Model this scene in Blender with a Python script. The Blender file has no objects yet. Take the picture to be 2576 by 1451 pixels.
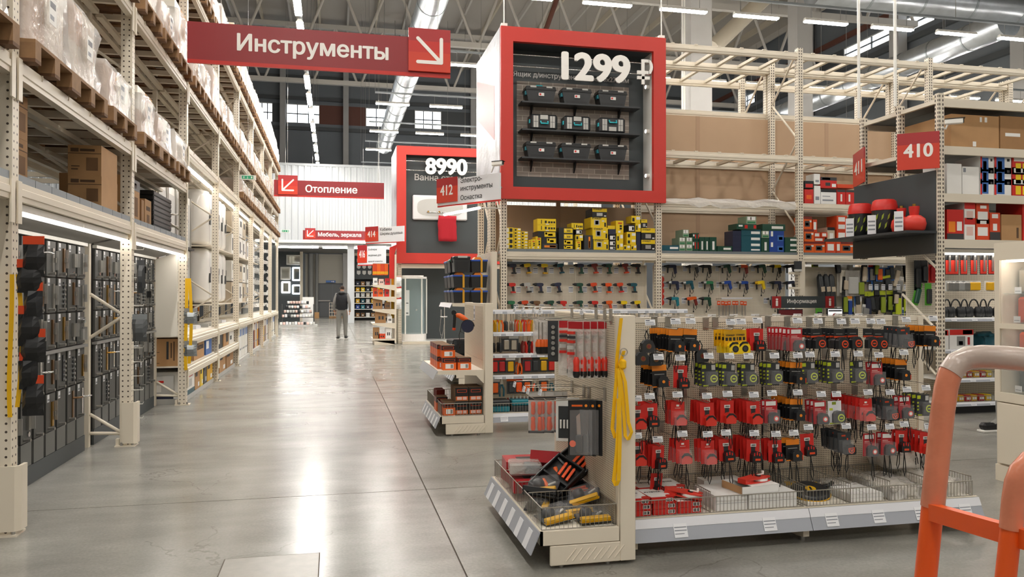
import bpy, math, random
from mathutils import Vector, Matrix, Euler
random.seed(7)
C = bpy.context.scene.collection
R = math.radians
# ---------------------------------------------------------------- camera, world, exposure
F, CX, CY, HC = 1980.0, 1288.0, 725.5, 1.45
YAW, PITCH = R(12.72), R(0.42)
cam_d = bpy.data.cameras.new('camera'); cam_d.sensor_width = 36.0; cam_d.lens = 36.0 * F / 2576.0
cam_d.clip_start = 0.05; cam_d.clip_end = 300
cam = bpy.data.objects.new('camera', cam_d); C.objects.link(cam)
cam.location = (0, 0, HC); cam.rotation_euler = (math.pi / 2 + PITCH, 0, -YAW)
sc = bpy.context.scene
sc.camera = cam
w = bpy.data.worlds.new('overcast_sky'); sc.world = w; w.use_nodes = True
w.node_tree.nodes['Background'].inputs[0].default_value = (0.86, 0.93, 1.0, 1)
w.node_tree.nodes['Background'].inputs[1].default_value = 4.0
sc.view_settings.view_transform = 'Standard'; sc.view_settings.look = 'None'
sc.view_settings.exposure = 0.40; sc.view_settings.gamma = 1.0
sc.view_settings.use_curve_mapping = False
LED = 112.0          # radiance of the hall luminaires
cy = sc.cycles
cy.max_bounces = 8; cy.diffuse_bounces = 4; cy.glossy_bounces = 4; cy.transparent_max_bounces = 24
cy.caustics_reflective = False; cy.caustics_refractive = False; cy.sample_clamp_indirect = 8.0
# ---------------------------------------------------------------- pixels of the photograph -> points on known planes
_f = Vector((math.sin(YAW) * math.cos(PITCH), math.cos(YAW) * math.cos(PITCH), math.sin(PITCH)))
_r = Vector((math.cos(YAW), -math.sin(YAW), 0)); _u = _r.cross(_f)
def ray(u, v): return _f + _r * ((u - CX) / F) + _u * ((CY - v) / F)
def pY(u, v, Y):
    d = ray(u, v); k = Y / d.y; return Vector((d.x * k, Y, HC + d.z * k))
def pX(u, v, X):
    d = ray(u, v); k = X / d.x; return Vector((X, d.y * k, HC + d.z * k))
def pZ(u, v, Z):
    d = ray(u, v); k = (Z - HC) / d.z; return Vector((d.x * k, d.y * k, Z))
# ---------------------------------------------------------------- materials
def lin(h):
    h = h.lstrip('#'); o = []
    for i in (0, 2, 4):
        c = int(h[i:i + 2], 16) / 255.0
        o.append(c / 12.92 if c <= 0.04045 else ((c + 0.055) / 1.055) ** 2.4)
    return (o[0], o[1], o[2], 1.0)
MATS = {}
def N(nt, t, **kw):
    n = nt.nodes.new(t)
    for k, v in kw.items(): setattr(n, k, v)
    return n
def mat(name, col='#808080', rough=0.5, metal=0.0, alpha=1.0, emit=0.0, noise=0.0, nscale=8.0, bump=0.0, bscale=40.0, spec=0.5, trans=0.0):
    if name in MATS: return MATS[name]
    m = bpy.data.materials.new(name); m.use_nodes = True; nt = m.node_tree
    b = nt.nodes['Principled BSDF']; c = lin(col)
    b.inputs['Base Color'].default_value = c
    b.inputs['Roughness'].default_value = rough; b.inputs['Metallic'].default_value = metal
    b.inputs['Alpha'].default_value = alpha; b.inputs['Specular IOR Level'].default_value = spec
    if trans: b.inputs['Transmission Weight'].default_value = trans
    if emit:
        b.inputs['Emission Color'].default_value = c; b.inputs['Emission Strength'].default_value = emit
    if noise or bump:
        tc = N(nt, 'ShaderNodeTexCoord')
    if noise:
        nz = N(nt, 'ShaderNodeTexNoise'); nz.inputs['Scale'].default_value = nscale; nz.inputs['Detail'].default_value = 5
        nt.links.new(tc.outputs['Object'], nz.inputs['Vector'])
        mx = N(nt, 'ShaderNodeMixRGB', blend_type='MULTIPLY'); mx.inputs[0].default_value = 1.0
        mx.inputs[1].default_value = c
        rp = N(nt, 'ShaderNodeMapRange'); rp.inputs[1].default_value = 0.3; rp.inputs[2].default_value = 0.7
        rp.inputs[3].default_value = 1.0 - noise; rp.inputs[4].default_value = 1.0 + noise * 0.3
        nt.links.new(nz.outputs[0], rp.inputs[0]); nt.links.new(rp.outputs[0], mx.inputs[2])
        nt.links.new(mx.outputs[0], b.inputs['Base Color'])
    if bump:
        nb = N(nt, 'ShaderNodeTexNoise'); nb.inputs['Scale'].default_value = bscale; nb.inputs['Detail'].default_value = 3
        nt.links.new(tc.outputs['Object'], nb.inputs['Vector'])
        bp = N(nt, 'ShaderNodeBump'); bp.inputs['Strength'].default_value = bump; bp.inputs['Distance'].default_value = 0.02
        nt.links.new(nb.outputs[0], bp.inputs['Height']); nt.links.new(bp.outputs[0], b.inputs['Normal'])
    MATS[name] = m
    return m
def holes(name, base, dark, pitch, rad, cols=None, rough=0.45, slot=1.0):
    """painted sheet with punched holes: a grid, or only the given columns either side of the middle"""
    m = mat(name, base, rough); nt = m.node_tree; b = nt.nodes['Principled BSDF']
    tc = N(nt, 'ShaderNodeTexCoord'); sp = N(nt, 'ShaderNodeSeparateXYZ'); nt.links.new(tc.outputs['Object'], sp.inputs[0])
    sn = N(nt, 'ShaderNodeSeparateXYZ'); nt.links.new(tc.outputs['Normal'], sn.inputs[0])
    def ma(op, a, b_=None, c=None):
        n = N(nt, 'ShaderNodeMath', operation=op)
        for i, x in enumerate((a, b_, c)):
            if x is None: continue
            if isinstance(x, (int, float)): n.inputs[i].default_value = x
            else: nt.links.new(x, n.inputs[i])
        return n.outputs[0]
    ny = ma('GREATER_THAN', ma('ABSOLUTE', sn.outputs[1]), 0.5)
    a = ma('ADD', ma('MULTIPLY', sp.outputs[0], ny), ma('MULTIPLY', sp.outputs[1], ma('SUBTRACT', 1.0, ny)))
    fz = ma('MULTIPLY', ma('SUBTRACT', ma('FRACT', ma('DIVIDE', sp.outputs[2], pitch)), 0.5), pitch / slot)
    if cols: fx = ma('SUBTRACT', ma('ABSOLUTE', a), cols)
    else: fx = ma('MULTIPLY', ma('SUBTRACT', ma('FRACT', ma('DIVIDE', a, pitch)), 0.5), pitch)
    d = ma('SQRT', ma('ADD', ma('MULTIPLY', fx, fx), ma('MULTIPLY', fz, fz)))
    up = ma('LESS_THAN', ma('ABSOLUTE', sn.outputs[2]), 0.5)
    k = ma('MULTIPLY', ma('LESS_THAN', d, rad), up)
    mx = N(nt, 'ShaderNodeMixRGB'); nt.links.new(k, mx.inputs[0])
    mx.inputs[1].default_value = lin(base); mx.inputs[2].default_value = lin(dark)
    nt.links.new(mx.outputs[0], b.inputs['Base Color'])
    return m
CREAM = '#e2d8c6'
mat('cream', CREAM, 0.42); mat('cream2', '#d3c8b4', 0.5); mat('white', '#eeece6', 0.35); mat('whiteboard', '#efe9dc', 0.5)
holes('upright', CREAM, '#4a4038', 0.05, 0.0075, cols=0.024)
holes('upright2', CREAM, '#5a5048', 0.05, 0.010, cols=0.022, slot=1.6)
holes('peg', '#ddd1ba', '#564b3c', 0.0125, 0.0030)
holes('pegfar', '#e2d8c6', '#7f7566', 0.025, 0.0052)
mat('dkgrey', '#41484b', 0.45); mat('board', '#4a4b49', 0.5); mat('boardlite', '#6a6b69', 0.5); mat('gap', '#1c1718', 0.6)
mat('canopy', '#85827d', 0.6); mat('galv', '#9aa0a3', 0.4, 0.6); mat('deck', '#7f878c', 0.45, 0.3)
mat('chrome', '#d9d9d9', 0.15, 1.0); mat('steel', '#b5b3ae', 0.28, 0.9); mat('wire', '#a9a49a', 0.3, 0.8); mat('brass', '#c79a4a', 0.22, 1.0); mat('bronze', '#8a6a4a', 0.3, 0.9)
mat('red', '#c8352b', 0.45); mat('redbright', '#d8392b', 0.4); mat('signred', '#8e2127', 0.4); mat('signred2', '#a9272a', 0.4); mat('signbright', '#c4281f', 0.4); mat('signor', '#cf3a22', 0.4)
mat('textwhite', '#f4f1ec', 0.5); mat('textgrey', '#d7d5d2', 0.5); mat('textdark', '#2c2f31', 0.5)
mat('tag', '#e9eaee', 0.35); mat('tagline', '#8b8f98', 0.5); mat('tagbar', '#5d6068', 0.5)
mat('rail', '#dfe0e6', 0.3); mat('railgrey', '#a3a7b0', 0.35); mat('railclear', '#c9cbd2', 0.2, alpha=0.8)
mat('black', '#191a1c', 0.42); mat('blackplastic', '#232528', 0.35); mat('blackmat', '#2a2b2d', 0.7); mat('cord', '#1a1a1b', 0.6)
mat('charcoal', '#35383b', 0.4); mat('grey', '#8d8d8b', 0.5); mat('ltgrey', '#c2c1bd', 0.5); mat('silver', '#c4c4c2', 0.3, 0.7)
mat('yellow', '#f2cf1a', 0.42); mat('yellow2', '#dca80f', 0.45); mat('strap', '#f3bd0a', 0.55); mat('straporange', '#e7a91b', 0.5)
mat('orange', '#e8641c', 0.42); mat('orange2', '#f08a1e', 0.45); mat('orangered', '#d8481f', 0.42); mat('brightorange', '#f4581a', 0.4)
mat('redcard', '#cf2a23', 0.4); mat('redcard2', '#b3232a', 0.35); mat('maroon', '#7c2a24', 0.4); mat('crimson', '#a81f2c', 0.7)
mat('lime', '#c3d12f', 0.4); mat('limecard', '#8fa02a', 0.45); mat('greendk', '#1f4a3a', 0.4); mat('green', '#2c7a4f', 0.45); mat('greenbright', '#5fb13a', 0.45)
mat('teal', '#1c5563', 0.4); mat('teal2', '#1f7f8f', 0.4); mat('cyan', '#2bb6c4', 0.4); mat('blue', '#21479c', 0.42); mat('navy', '#272c45', 0.4); mat('bluelid', '#2b52ad', 0.4); mat('midblue', '#3f6fb8', 0.4)
mat('cardboard', '#b98f62', 0.75, noise=0.08, nscale=6); mat('cardboard2', '#a47c53', 0.75, noise=0.08, nscale=6); mat('cardprint', '#5d4632', 0.8); mat('carddark', '#7a5a3d', 0.8)
mat('wood', '#94714e', 0.75, noise=0.25, nscale=9); mat('wooddk', '#6f4f35', 0.8, noise=0.25, nscale=9); mat('hardboard', '#c0a284', 0.65, noise=0.06, nscale=1.5); mat('hardboardedge', '#b3957a', 0.7)
mat('sage', '#8da389', 0.5); mat('paper', '#f0efec', 0.6); mat('ink', '#3a3a3c', 0.6); mat('pinkish', '#e8c6bd', 0.4); mat('beige', '#cbbca5', 0.5)
mat('film', '#f4f2f0', 0.16, alpha=0.43, bump=0.9, bscale=14); mat('blister', '#f0f0f2', 0.12, alpha=0.07); mat('bagclear', '#ece8e2', 0.14, alpha=0.4, bump=0.8, bscale=30)
mat('glass', '#b9cfd2', 0.04, alpha=0.24); mat('glassclear', '#dfe8e8', 0.03, alpha=0.12); mat('mirror', '#c9d0d2', 0.05, 1.0)
mat('led', '#fff8ef', 0.4, emit=9.0); mat('ledhall', '#fffaf2', 0.4, emit=LED); mat('ledcold', '#e8f4ff', 0.4, emit=5.0)
mat('ceramic', '#f1efeb', 0.12); mat('duct', '#c3c8cc', 0.33, 0.85, noise=0.18, nscale=3); mat('roofpanel', '#b6afa6', 0.7); mat('wallgrey', '#767b81', 0.7, noise=0.05, nscale=0.5); mat('wallbeige', '#b9b4a9', 0.7)
mat('steelwhite', '#cfcac2', 0.5); mat('steeldark', '#4f5254', 0.5); mat('rust', '#6b4236', 0.6); mat('corr', '#c6cacd', 0.5); mat('column', '#b8b6b3', 0.7, noise=0.05, nscale=2)
mat('doorgrey', '#66686a', 0.5); mat('brick', '#9a8f85', 0.8, noise=0.2, nscale=12); mat('brick2', '#847a72', 0.8, noise=0.2, nscale=12); mat('mortar', '#b9b2a8', 0.9)
mat('skin', '#b98a6f', 0.55); mat('hair', '#3b2a20', 0.8); mat('vest', '#24262c', 0.75, bump=0.4, bscale=30); mat('knit', '#8f8e8d', 0.85); mat('trousers', '#8b8a86', 0.9); mat('sole', '#e6e3de', 0.6)
mat('cart', '#e4591a', 0.38); mat('wrapcart', '#cf8062', 0.25, noise=0.12, nscale=16, bump=0.15, bscale=25); mat('wrapgrey', '#bdaca1', 0.25, noise=0.12, nscale=20, bump=0.15, bscale=25)
mat('exit', '#2a7d5a', 0.4, emit=0.5); mat('screenred', '#5a1a1e', 0.25, emit=0.15); mat('screenwhite', '#eef0f2', 0.3, emit=0.6)
mat('towel', '#b01c2a', 0.9); mat('bathwhite', '#e9eaec', 0.15)
# ---------------------------------------------------------------- mesh builder
class MB:
    def __init__(s): s.v = []; s.f = []; s.mi = []; s.sm = []; s.mats = []; s.M = None
    def add(s, vs, fs, m, smooth=False):
        o = len(s.v)
        if s.M is not None: vs = [s.M @ Vector(p) for p in vs]
        s.v.extend([tuple(p) for p in vs])
        if m not in s.mats: s.mats.append(m)
        i = s.mats.index(m)
        for f in fs:
            s.f.append([o + k for k in f]); s.mi.append(i); s.sm.append(smooth)
        return s
    def box(s, x0, y0, z0, x1, y1, z1, m):
        if x0 > x1: x0, x1 = x1, x0
        if y0 > y1: y0, y1 = y1, y0
        if z0 > z1: z0, z1 = z1, z0
        return s.add([(x0,y0,z0),(x1,y0,z0),(x1,y1,z0),(x0,y1,z0),(x0,y0,z1),(x1,y0,z1),(x1,y1,z1),(x0,y1,z1)],
              [(0,3,2,1),(4,5,6,7),(0,1,5,4),(1,2,6,5),(2,3,7,6),(3,0,4,7)], m)
    def cbox(s, x, y, z, wx, wy, wz, m):           # centre, size
        return s.box(x-wx/2, y-wy/2, z-wz/2, x+wx/2, y+wy/2, z+wz/2, m)
    def cham(s, x0, y0, z0, x1, y1, z1, c, m):
        """box with every edge chamfered"""
        vs = []; idx = {}
        X = (x0, x1); Y = (y0, y1); Z = (z0, z1); sg = (1, -1)
        for i in (0, 1):
            for j in (0, 1):
                for k in (0, 1):
                    p = (X[i], Y[j], Z[k]); d = (sg[i]*c, sg[j]*c, sg[k]*c)
                    idx[i,j,k] = len(vs)
                    vs += [(p[0], p[1]+d[1], p[2]+d[2]), (p[0]+d[0], p[1], p[2]+d[2]), (p[0]+d[0], p[1]+d[1], p[2])]
        fs = []
        for ax in range(3):
            for e in (0, 1):
                q = []
                for a, b in ((0,0),(1,0),(1,1),(0,1)):
                    t = [0,0,0]; t[ax] = e; t[(ax+1)%3] = a; t[(ax+2)%3] = b
                    q.append(idx[tuple(t)] + ax)
                fs.append(q if e else q[::-1])
        for ax in range(3):                          # edges parallel to ax
            b_, c_ = (ax+1)%3, (ax+2)%3
            for p in (0, 1):
                for q in (0, 1):
                    t0 = [0,0,0]; t1 = [0,0,0]; t1[ax] = 1
                    for t in (t0, t1): t[b_] = p; t[c_] = q
                    i0, i1 = idx[tuple(t0)], idx[tuple(t1)]
                    qd = [i0+b_, i1+b_, i1+c_, i0+c_]
                    fs.append(qd if (p == q) else qd[::-1])
        for k, i in idx.items():
            fs.append([i, i+1, i+2] if sum(k) % 2 == 1 else [i+2, i+1, i])
        return s.add(vs, fs, m)
    def cyl(s, p0, p1, r0, m, n=12, r1=None, cap=True, smooth=True):
        p0 = Vector(p0); p1 = Vector(p1); r1 = r0 if r1 is None else r1
        d = (p1 - p0).normalized(); a = d.orthogonal().normalized(); b = d.cross(a)
        vs = []
        for p, r in ((p0, r0), (p1, r1)):
            for i in range(n):
                t = 2 * math.pi * i / n; vs.append(p + a * (r * math.cos(t)) + b * (r * math.sin(t)))
        fs = [(i, (i+1) % n, n + (i+1) % n, n + i) for i in range(n)]
        s.add(vs, fs, m, smooth)
        if cap: s.add(vs, [tuple(range(n))[::-1], tuple(range(n, 2*n))], m)
        return s
    def tube(s, pts, r, m, n=6, closed=False, rs=None):
        pts = [Vector(p) for p in pts]; k = len(pts); vs = []; a = None
        for i, p in enumerate(pts):
            q0 = pts[i-1] if (i or closed) else p; q1 = pts[(i+1) % k] if (i < k-1 or closed) else p
            d = (q1 - q0)
            d = d.normalized() if d.length > 1e-9 else Vector((0,0,1))
            if a is None: a = d.orthogonal().normalized()
            a = (a - d * a.dot(d)); a = a.normalized() if a.length > 1e-6 else d.orthogonal().normalized()
            b = d.cross(a); rr = rs[i] if rs else r
            for j in range(n):
                t = 2*math.pi*j/n; vs.append(p + a*(rr*math.cos(t)) + b*(rr*math.sin(t)))
        fs = []
        for i in range(k if closed else k-1):
            o0 = i*n; o1 = ((i+1) % k)*n
            for j in range(n): fs.append((o0+j, o0+(j+1)%n, o1+(j+1)%n, o1+j))
        s.add(vs, fs, m, True)
        if not closed: s.add(vs, [tuple(range(n))[::-1], tuple(range((k-1)*n, k*n))], m)
        return s
    def prism(s, poly, ax, a, b, m, smooth=False):
        """polygon of two coordinates extruded along axis ax; for 'y' the polygon is (x,z), for 'x' (y,z), for 'z' (x,y)"""
        n = len(poly)
        def p(q, t): return {'x': (t, q[0], q[1]), 'y': (q[0], t, q[1]), 'z': (q[0], q[1], t)}[ax]
        ar = sum(poly[i][0]*poly[(i+1)%n][1] - poly[(i+1)%n][0]*poly[i][1] for i in range(n))
        if (ar < 0) != (ax == 'y'): poly = poly[::-1]
        if a > b: a, b = b, a
        vs = [p(q, a) for q in poly] + [p(q, b) for q in poly]
        fs = [tuple(range(n))[::-1], tuple(range(n, 2*n))] + [(i, (i+1) % n, n+(i+1) % n, n+i) for i in range(n)]
        return s.add(vs, fs, m, smooth)
    def lathe(s, prof, m, n=20, c=(0,0,0), ax='z'):
        vs = []
        for r, h in prof:
            for i in range(n):
                t = 2*math.pi*i/n; x, y = r*math.cos(t), r*math.sin(t)
                q = (x, y, h) if ax == 'z' else ((x, h, y) if ax == 'y' else (h, x, y))
                vs.append((c[0]+q[0], c[1]+q[1], c[2]+q[2]))
        k = len(prof); fs = []
        for j in range(k-1):
            for i in range(n):
                q = (j*n+i, j*n+(i+1)%n, (j+1)*n+(i+1)%n, (j+1)*n+i)
                fs.append(q if ax != 'y' else q[::-1])
        s.add(vs, fs, m, True)
        s.add(vs, [tuple(range(n))[::-1], tuple(range((k-1)*n, k*n))], m)
        return s
    def ribbon(s, pts, wv, m, th=0.0015):
        """strap: centre points, half-width vector, given a little thickness"""
        wv = Vector(wv); vs = []; k = len(pts)
        for i, p in enumerate(pts):
            p = Vector(p); q0 = Vector(pts[max(0, i-1)]); q1 = Vector(pts[min(k-1, i+1)])
            nn = (q1-q0).cross(wv); nn = nn.normalized()*th if nn.length > 1e-9 else Vector((0, th, 0))
            vs += [p-wv-nn, p+wv-nn, p+wv+nn, p-wv+nn]
        fs = []
        for i in range(k-1):
            o = i*4
            for j in range(4): fs.append((o+j, o+(j+1)%4, o+4+(j+1)%4, o+4+j))
        fs += [(3,2,1,0), (4*k-4,4*k-3,4*k-2,4*k-1)]
        return s.add(vs, fs, m)
    def mesh(s, name='mesh'):
        me = bpy.data.meshes.new(name); me.from_pydata(s.v, [], s.f)
        for m in s.mats: me.materials.append(MATS[m])
        me.polygons.foreach_set('material_index', s.mi); me.polygons.foreach_set('use_smooth', s.sm)
        me.update(); return me
def tag(o, label=None, cat=None, group=None, kind=None):
    if label: o['label'] = label
    if cat: o['category'] = cat
    if group: o['group'] = group
    if kind: o['kind'] = kind
    return o
def E(name, loc=(0,0,0), rot=(0,0,0), label=None, cat=None, group=None, kind=None):
    o = bpy.data.objects.new(name, None); C.objects.link(o); o.location = loc
    o.rotation_euler = (0,0,rot) if isinstance(rot, (int, float)) else rot
    o.empty_display_size = 0.1
    return tag(o, label, cat, group, kind)
def O(name, me, parent=None, loc=(0,0,0), rot=(0,0,0), label=None, cat=None, group=None, kind=None, sc_=None):
    if isinstance(me, MB): me = me.mesh(name)
    o = bpy.data.objects.new(name, me); C.objects.link(o); o.location = loc
    o.rotation_euler = (0,0,rot) if isinstance(rot, (int, float)) else rot
    if sc_: o.scale = sc_
    if parent is not None: o.parent = parent
    return tag(o, label, cat, group, kind)
def clone(root, loc, rot=None, label=None, group=None):
    def cp(o, par):
        c = o.copy(); C.objects.link(c); c.parent = par
        for ch in o.children: cp(ch, c)
        return c
    r = cp(root, None); r.location = loc
    if rot is not None: r.rotation_euler = (0,0,rot) if isinstance(rot, (int, float)) else rot
    if label: r['label'] = label
    if group: r['group'] = group
    return r
_cache = {}
def cached(key, fn):
    if key not in _cache: _cache[key] = fn()
    return _cache[key]
def glyphs(s):
    """a line of text as flat triangles, overlapping strokes merged"""
    from mathutils.geometry import interpolate_bezier, delaunay_2d_cdt
    def mk():
        cu = bpy.data.curves.new('txt', 'FONT'); cu.body = s; cu.size = 1.0
        ob = bpy.data.objects.new('txt', cu); C.objects.link(ob); dg = bpy.context.evaluated_depsgraph_get()
        cv = ob.to_curve(dg); loops = []
        for sp in cv.splines:
            bp = sp.bezier_points; P = []
            for k in range(len(bp)):
                a, b = bp[k], bp[(k+1) % len(bp)]
                st = (a.handle_right-a.co).length < 1e-5 and (b.handle_left-b.co).length < 1e-5
                P += [a.co.copy()] if st else interpolate_bezier(a.co, a.handle_right, b.handle_left, b.co, 6)[:-1]
            Q = [p for k, p in enumerate(P) if (p-P[k-1]).length > 1e-5]
            ar = sum(Q[k-1].x*Q[k].y-Q[k].x*Q[k-1].y for k in range(len(Q)))/2
            if len(Q) > 2 and abs(ar) > 1e-6: loops.append((Q, ar))
        ob.to_curve_clear(); bpy.data.objects.remove(ob); bpy.data.curves.remove(cu)
        bb = [(min(p.x for p in q), max(p.x for p in q), min(p.y for p in q), max(p.y for p in q)) for q, a in loops]
        def wind(x, y):
            w = 0
            for (q, a), (x0, x1, y0, y1) in zip(loops, bb):
                if x < x0 or x > x1 or y < y0 or y > y1: continue
                for k in range(len(q)):
                    a_, b_ = q[k-1], q[k]
                    if (a_.y <= y) != (b_.y <= y) and x < (b_.x-a_.x)*(y-a_.y)/(b_.y-a_.y)+a_.x: w += 1 if b_.y > a_.y else -1
            return w
        pts = []; ed = []
        for q, a in loops:
            n0 = len(pts); pts += [Vector((p.x, p.y)) for p in q]; ed += [(n0+k, n0+(k+1) % len(q)) for k in range(len(q))]
        V, _, T = delaunay_2d_cdt(pts, ed, [], 0, 1e-5)[:3]
        T = [t for t in T if wind(sum(V[x].x for x in t)/3, sum(V[x].y for x in t)/3)]
        return [([Vector((v.x, v.y, 0)) for v in V], [tuple(t) for t in T])]
    return cached(('gl', s), mk)
FRONT = (math.pi/2, 0, 0); LEFT = (math.pi/2, 0, -math.pi/2); RIGHT = (math.pi/2, 0, math.pi/2)   # lettering that faces -Y, -X, +X
def text_fit(s, width, m, bold=0.0, ext=0.002, height=None):
    """lettering scaled to a given width (and height), origin at its lower left corner"""
    def mk():
        # heavier strokes: the outline laid over itself, shifted all round; every stroke at a depth of its own so none coincide
        V = []; Fc = []
        for i, (pts, tri) in enumerate(glyphs(s)):
            for k in range(8 if bold else 1):
                o = Vector((bold*1.25*math.cos(k*math.pi/4), bold*.9*math.sin(k*math.pi/4), .00025*((i*3+k) % 12))); n0 = len(V)
                V += [p+o for p in pts]
                for t in tri:
                    a, b, c = (pts[x] for x in t[:3]); up = (b.x-a.x)*(c.y-a.y)-(b.y-a.y)*(c.x-a.x) > 0
                    Fc.append(tuple(n0+x for x in (t if up else t[::-1])))
        me = bpy.data.meshes.new('lettering'); me.from_pydata(V, [], Fc); me.materials.append(MATS[m])
        xs = [v.co.x for v in me.vertices]; ys = [v.co.y for v in me.vertices]
        kx = width/(max(xs)-min(xs)); ky = kx if height is None else height/(max(ys)-min(ys))
        me.transform(Matrix.Diagonal((kx, ky, 1, 1)) @ Matrix.Translation((-min(xs), -min(ys), 0)))
        return me
    me = cached(('fit', s, width, m, bold, height), mk)
    return me
# ================================================================ the hall
XL, XR, YN, YF, HR = -14.0, 25.0, -14.0, 52.0, 16.5
fm = mat('concrete', '#a7a59e', 0.2, spec=0.3)
nt = fm.node_tree; b = nt.nodes['Principled BSDF']; tc = N(nt, 'ShaderNodeTexCoord')
mp = N(nt, 'ShaderNodeMapping'); nt.links.new(tc.outputs['Generated'], mp.inputs[0]); nt.links.new(tc.outputs['Object'], mp.inputs[0])
n1 = N(nt, 'ShaderNodeTexNoise'); n1.inputs['Scale'].default_value = 0.9; n1.inputs['Detail'].default_value = 8; n1.inputs['Roughness'].default_value = 0.62
n2 = N(nt, 'ShaderNodeTexNoise'); n2.inputs['Scale'].default_value = 60; n2.inputs['Detail'].default_value = 3
mp.inputs['Scale'].default_value = (1.0, 2.2, 1.0)
nt.links.new(mp.outputs[0], n1.inputs['Vector']); nt.links.new(tc.outputs['Object'], n2.inputs['Vector'])
cr = N(nt, 'ShaderNodeValToRGB'); cr.color_ramp.elements[0].position = 0.3; cr.color_ramp.elements[1].position = 0.72
cr.color_ramp.elements[0].color = lin('#8a8881'); cr.color_ramp.elements[1].color = lin('#a9a7a0')
nt.links.new(n1.outputs[0], cr.inputs[0])
mx = N(nt, 'ShaderNodeMixRGB', blend_type='MULTIPLY'); mx.inputs[0].default_value = 0.35
nt.links.new(cr.outputs[0], mx.inputs[1]); nt.links.new(n2.outputs[0], mx.inputs[2])
# hairline cracks: thin lines along warped cell borders, kept only in patches
vw = N(nt, 'ShaderNodeTexNoise'); vw.inputs['Scale'].default_value = 1.7; vw.inputs['Detail'].default_value = 6
nt.links.new(tc.outputs['Object'], vw.inputs['Vector'])
va = N(nt, 'ShaderNodeVectorMath', operation='MULTIPLY_ADD'); va.inputs[1].default_value = (0.9, 0.9, 0)
nt.links.new(vw.outputs[1], va.inputs[0]); nt.links.new(tc.outputs['Object'], va.inputs[2])
vo = N(nt, 'ShaderNodeTexVoronoi', feature='DISTANCE_TO_EDGE'); vo.inputs['Scale'].default_value = 0.62
nt.links.new(va.outputs[0], vo.inputs['Vector'])
lt = N(nt, 'ShaderNodeMath', operation='LESS_THAN'); lt.inputs[1].default_value = 0.0022; nt.links.new(vo.outputs[0], lt.inputs[0])
n3 = N(nt, 'ShaderNodeTexNoise'); n3.inputs['Scale'].default_value = 0.8; nt.links.new(tc.outputs['Object'], n3.inputs['Vector'])
g3 = N(nt, 'ShaderNodeMath', operation='GREATER_THAN'); g3.inputs[1].default_value = 0.52; nt.links.new(n3.outputs[0], g3.inputs[0])
mu = N(nt, 'ShaderNodeMath', operation='MULTIPLY'); nt.links.new(lt.outputs[0], mu.inputs[0]); nt.links.new(g3.outputs[0], mu.inputs[1])
mu2 = N(nt, 'ShaderNodeMath', operation='MULTIPLY'); mu2.inputs[1].default_value = 0.4; nt.links.new(mu.outputs[0], mu2.inputs[0])
mc = N(nt, 'ShaderNodeMixRGB'); nt.links.new(mu2.outputs[0], mc.inputs[0]); nt.links.new(mx.outputs[0], mc.inputs[1]); mc.inputs[2].default_value = lin('#5f5a52')
nt.links.new(mc.outputs[0], b.inputs['Base Color'])
rr = N(nt, 'ShaderNodeMapRange'); rr.inputs[3].default_value = 0.12; rr.inputs[4].default_value = 0.32
nt.links.new(n1.outputs[0], rr.inputs[0]); nt.links.new(rr.outputs[0], b.inputs['Roughness'])
bp = N(nt, 'ShaderNodeBump'); bp.inputs['Strength'].default_value = 0.14; bp.inputs['Distance'].default_value = 0.02
nt.links.new(n1.outputs[0], bp.inputs['Height']); nt.links.new(bp.outputs[0], b.inputs['Normal'])
mat('joint', '#5b5147', 0.8); mat('patch', '#9d9a92', 0.35, noise=0.12, nscale=14)
fl = O('floor', MB().box(XL, YN, -0.2, XR, YF, -0.008, 'joint'), kind='structure')
gx = [XL, -5.3, 0.667, 6.63, 12.6, 18.6, XR]; gy = [YN, -7.76, -3.22, 1.32, 5.86, 10.4, 14.94, 19.5, 24.0, 28.6, 33.1, 37.7, 42.2, 46.8, YF]
g = 0.0045
for i in range(len(gx)-1):
    for j in range(len(gy)-1):
        O('slab', MB().box(gx[i]+g, gy[j]+g, -0.012, gx[i+1]-g, gy[j+1]-g, 0.0, 'concrete'), fl)
a, b2, c_, d_ = pZ(567, 1409, 0), pZ(803, 1388, 0), pZ(803, 1451, 0), pZ(548, 1451, 0)
px0, px1, py1 = (a.x+d_.x)/2, b2.x, (a.y+b2.y)/2
O('slab_patch', MB().box(px0, py1-1.1, -0.008, px1, py1, 0.0008, 'patch'), fl)
pm = MB(); pm.box(px0-.006, py1-1.106, -0.008, px1+.006, py1+.006, 0.0004, 'joint'); O('patch_joint', pm, fl)
# roof and walls
O('ceiling', MB().box(XL, YN, HR, XR, YF, HR+0.2, 'roofpanel'), kind='structure')
O('wall_left', MB().box(XL-0.2, YN, -0.2, XL, YF, HR, 'wallgrey'), kind='structure')
O('wall_back', MB().box(XL, YN-0.2, -0.2, XR, YN, HR, 'wallbeige'), kind='structure')
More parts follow.
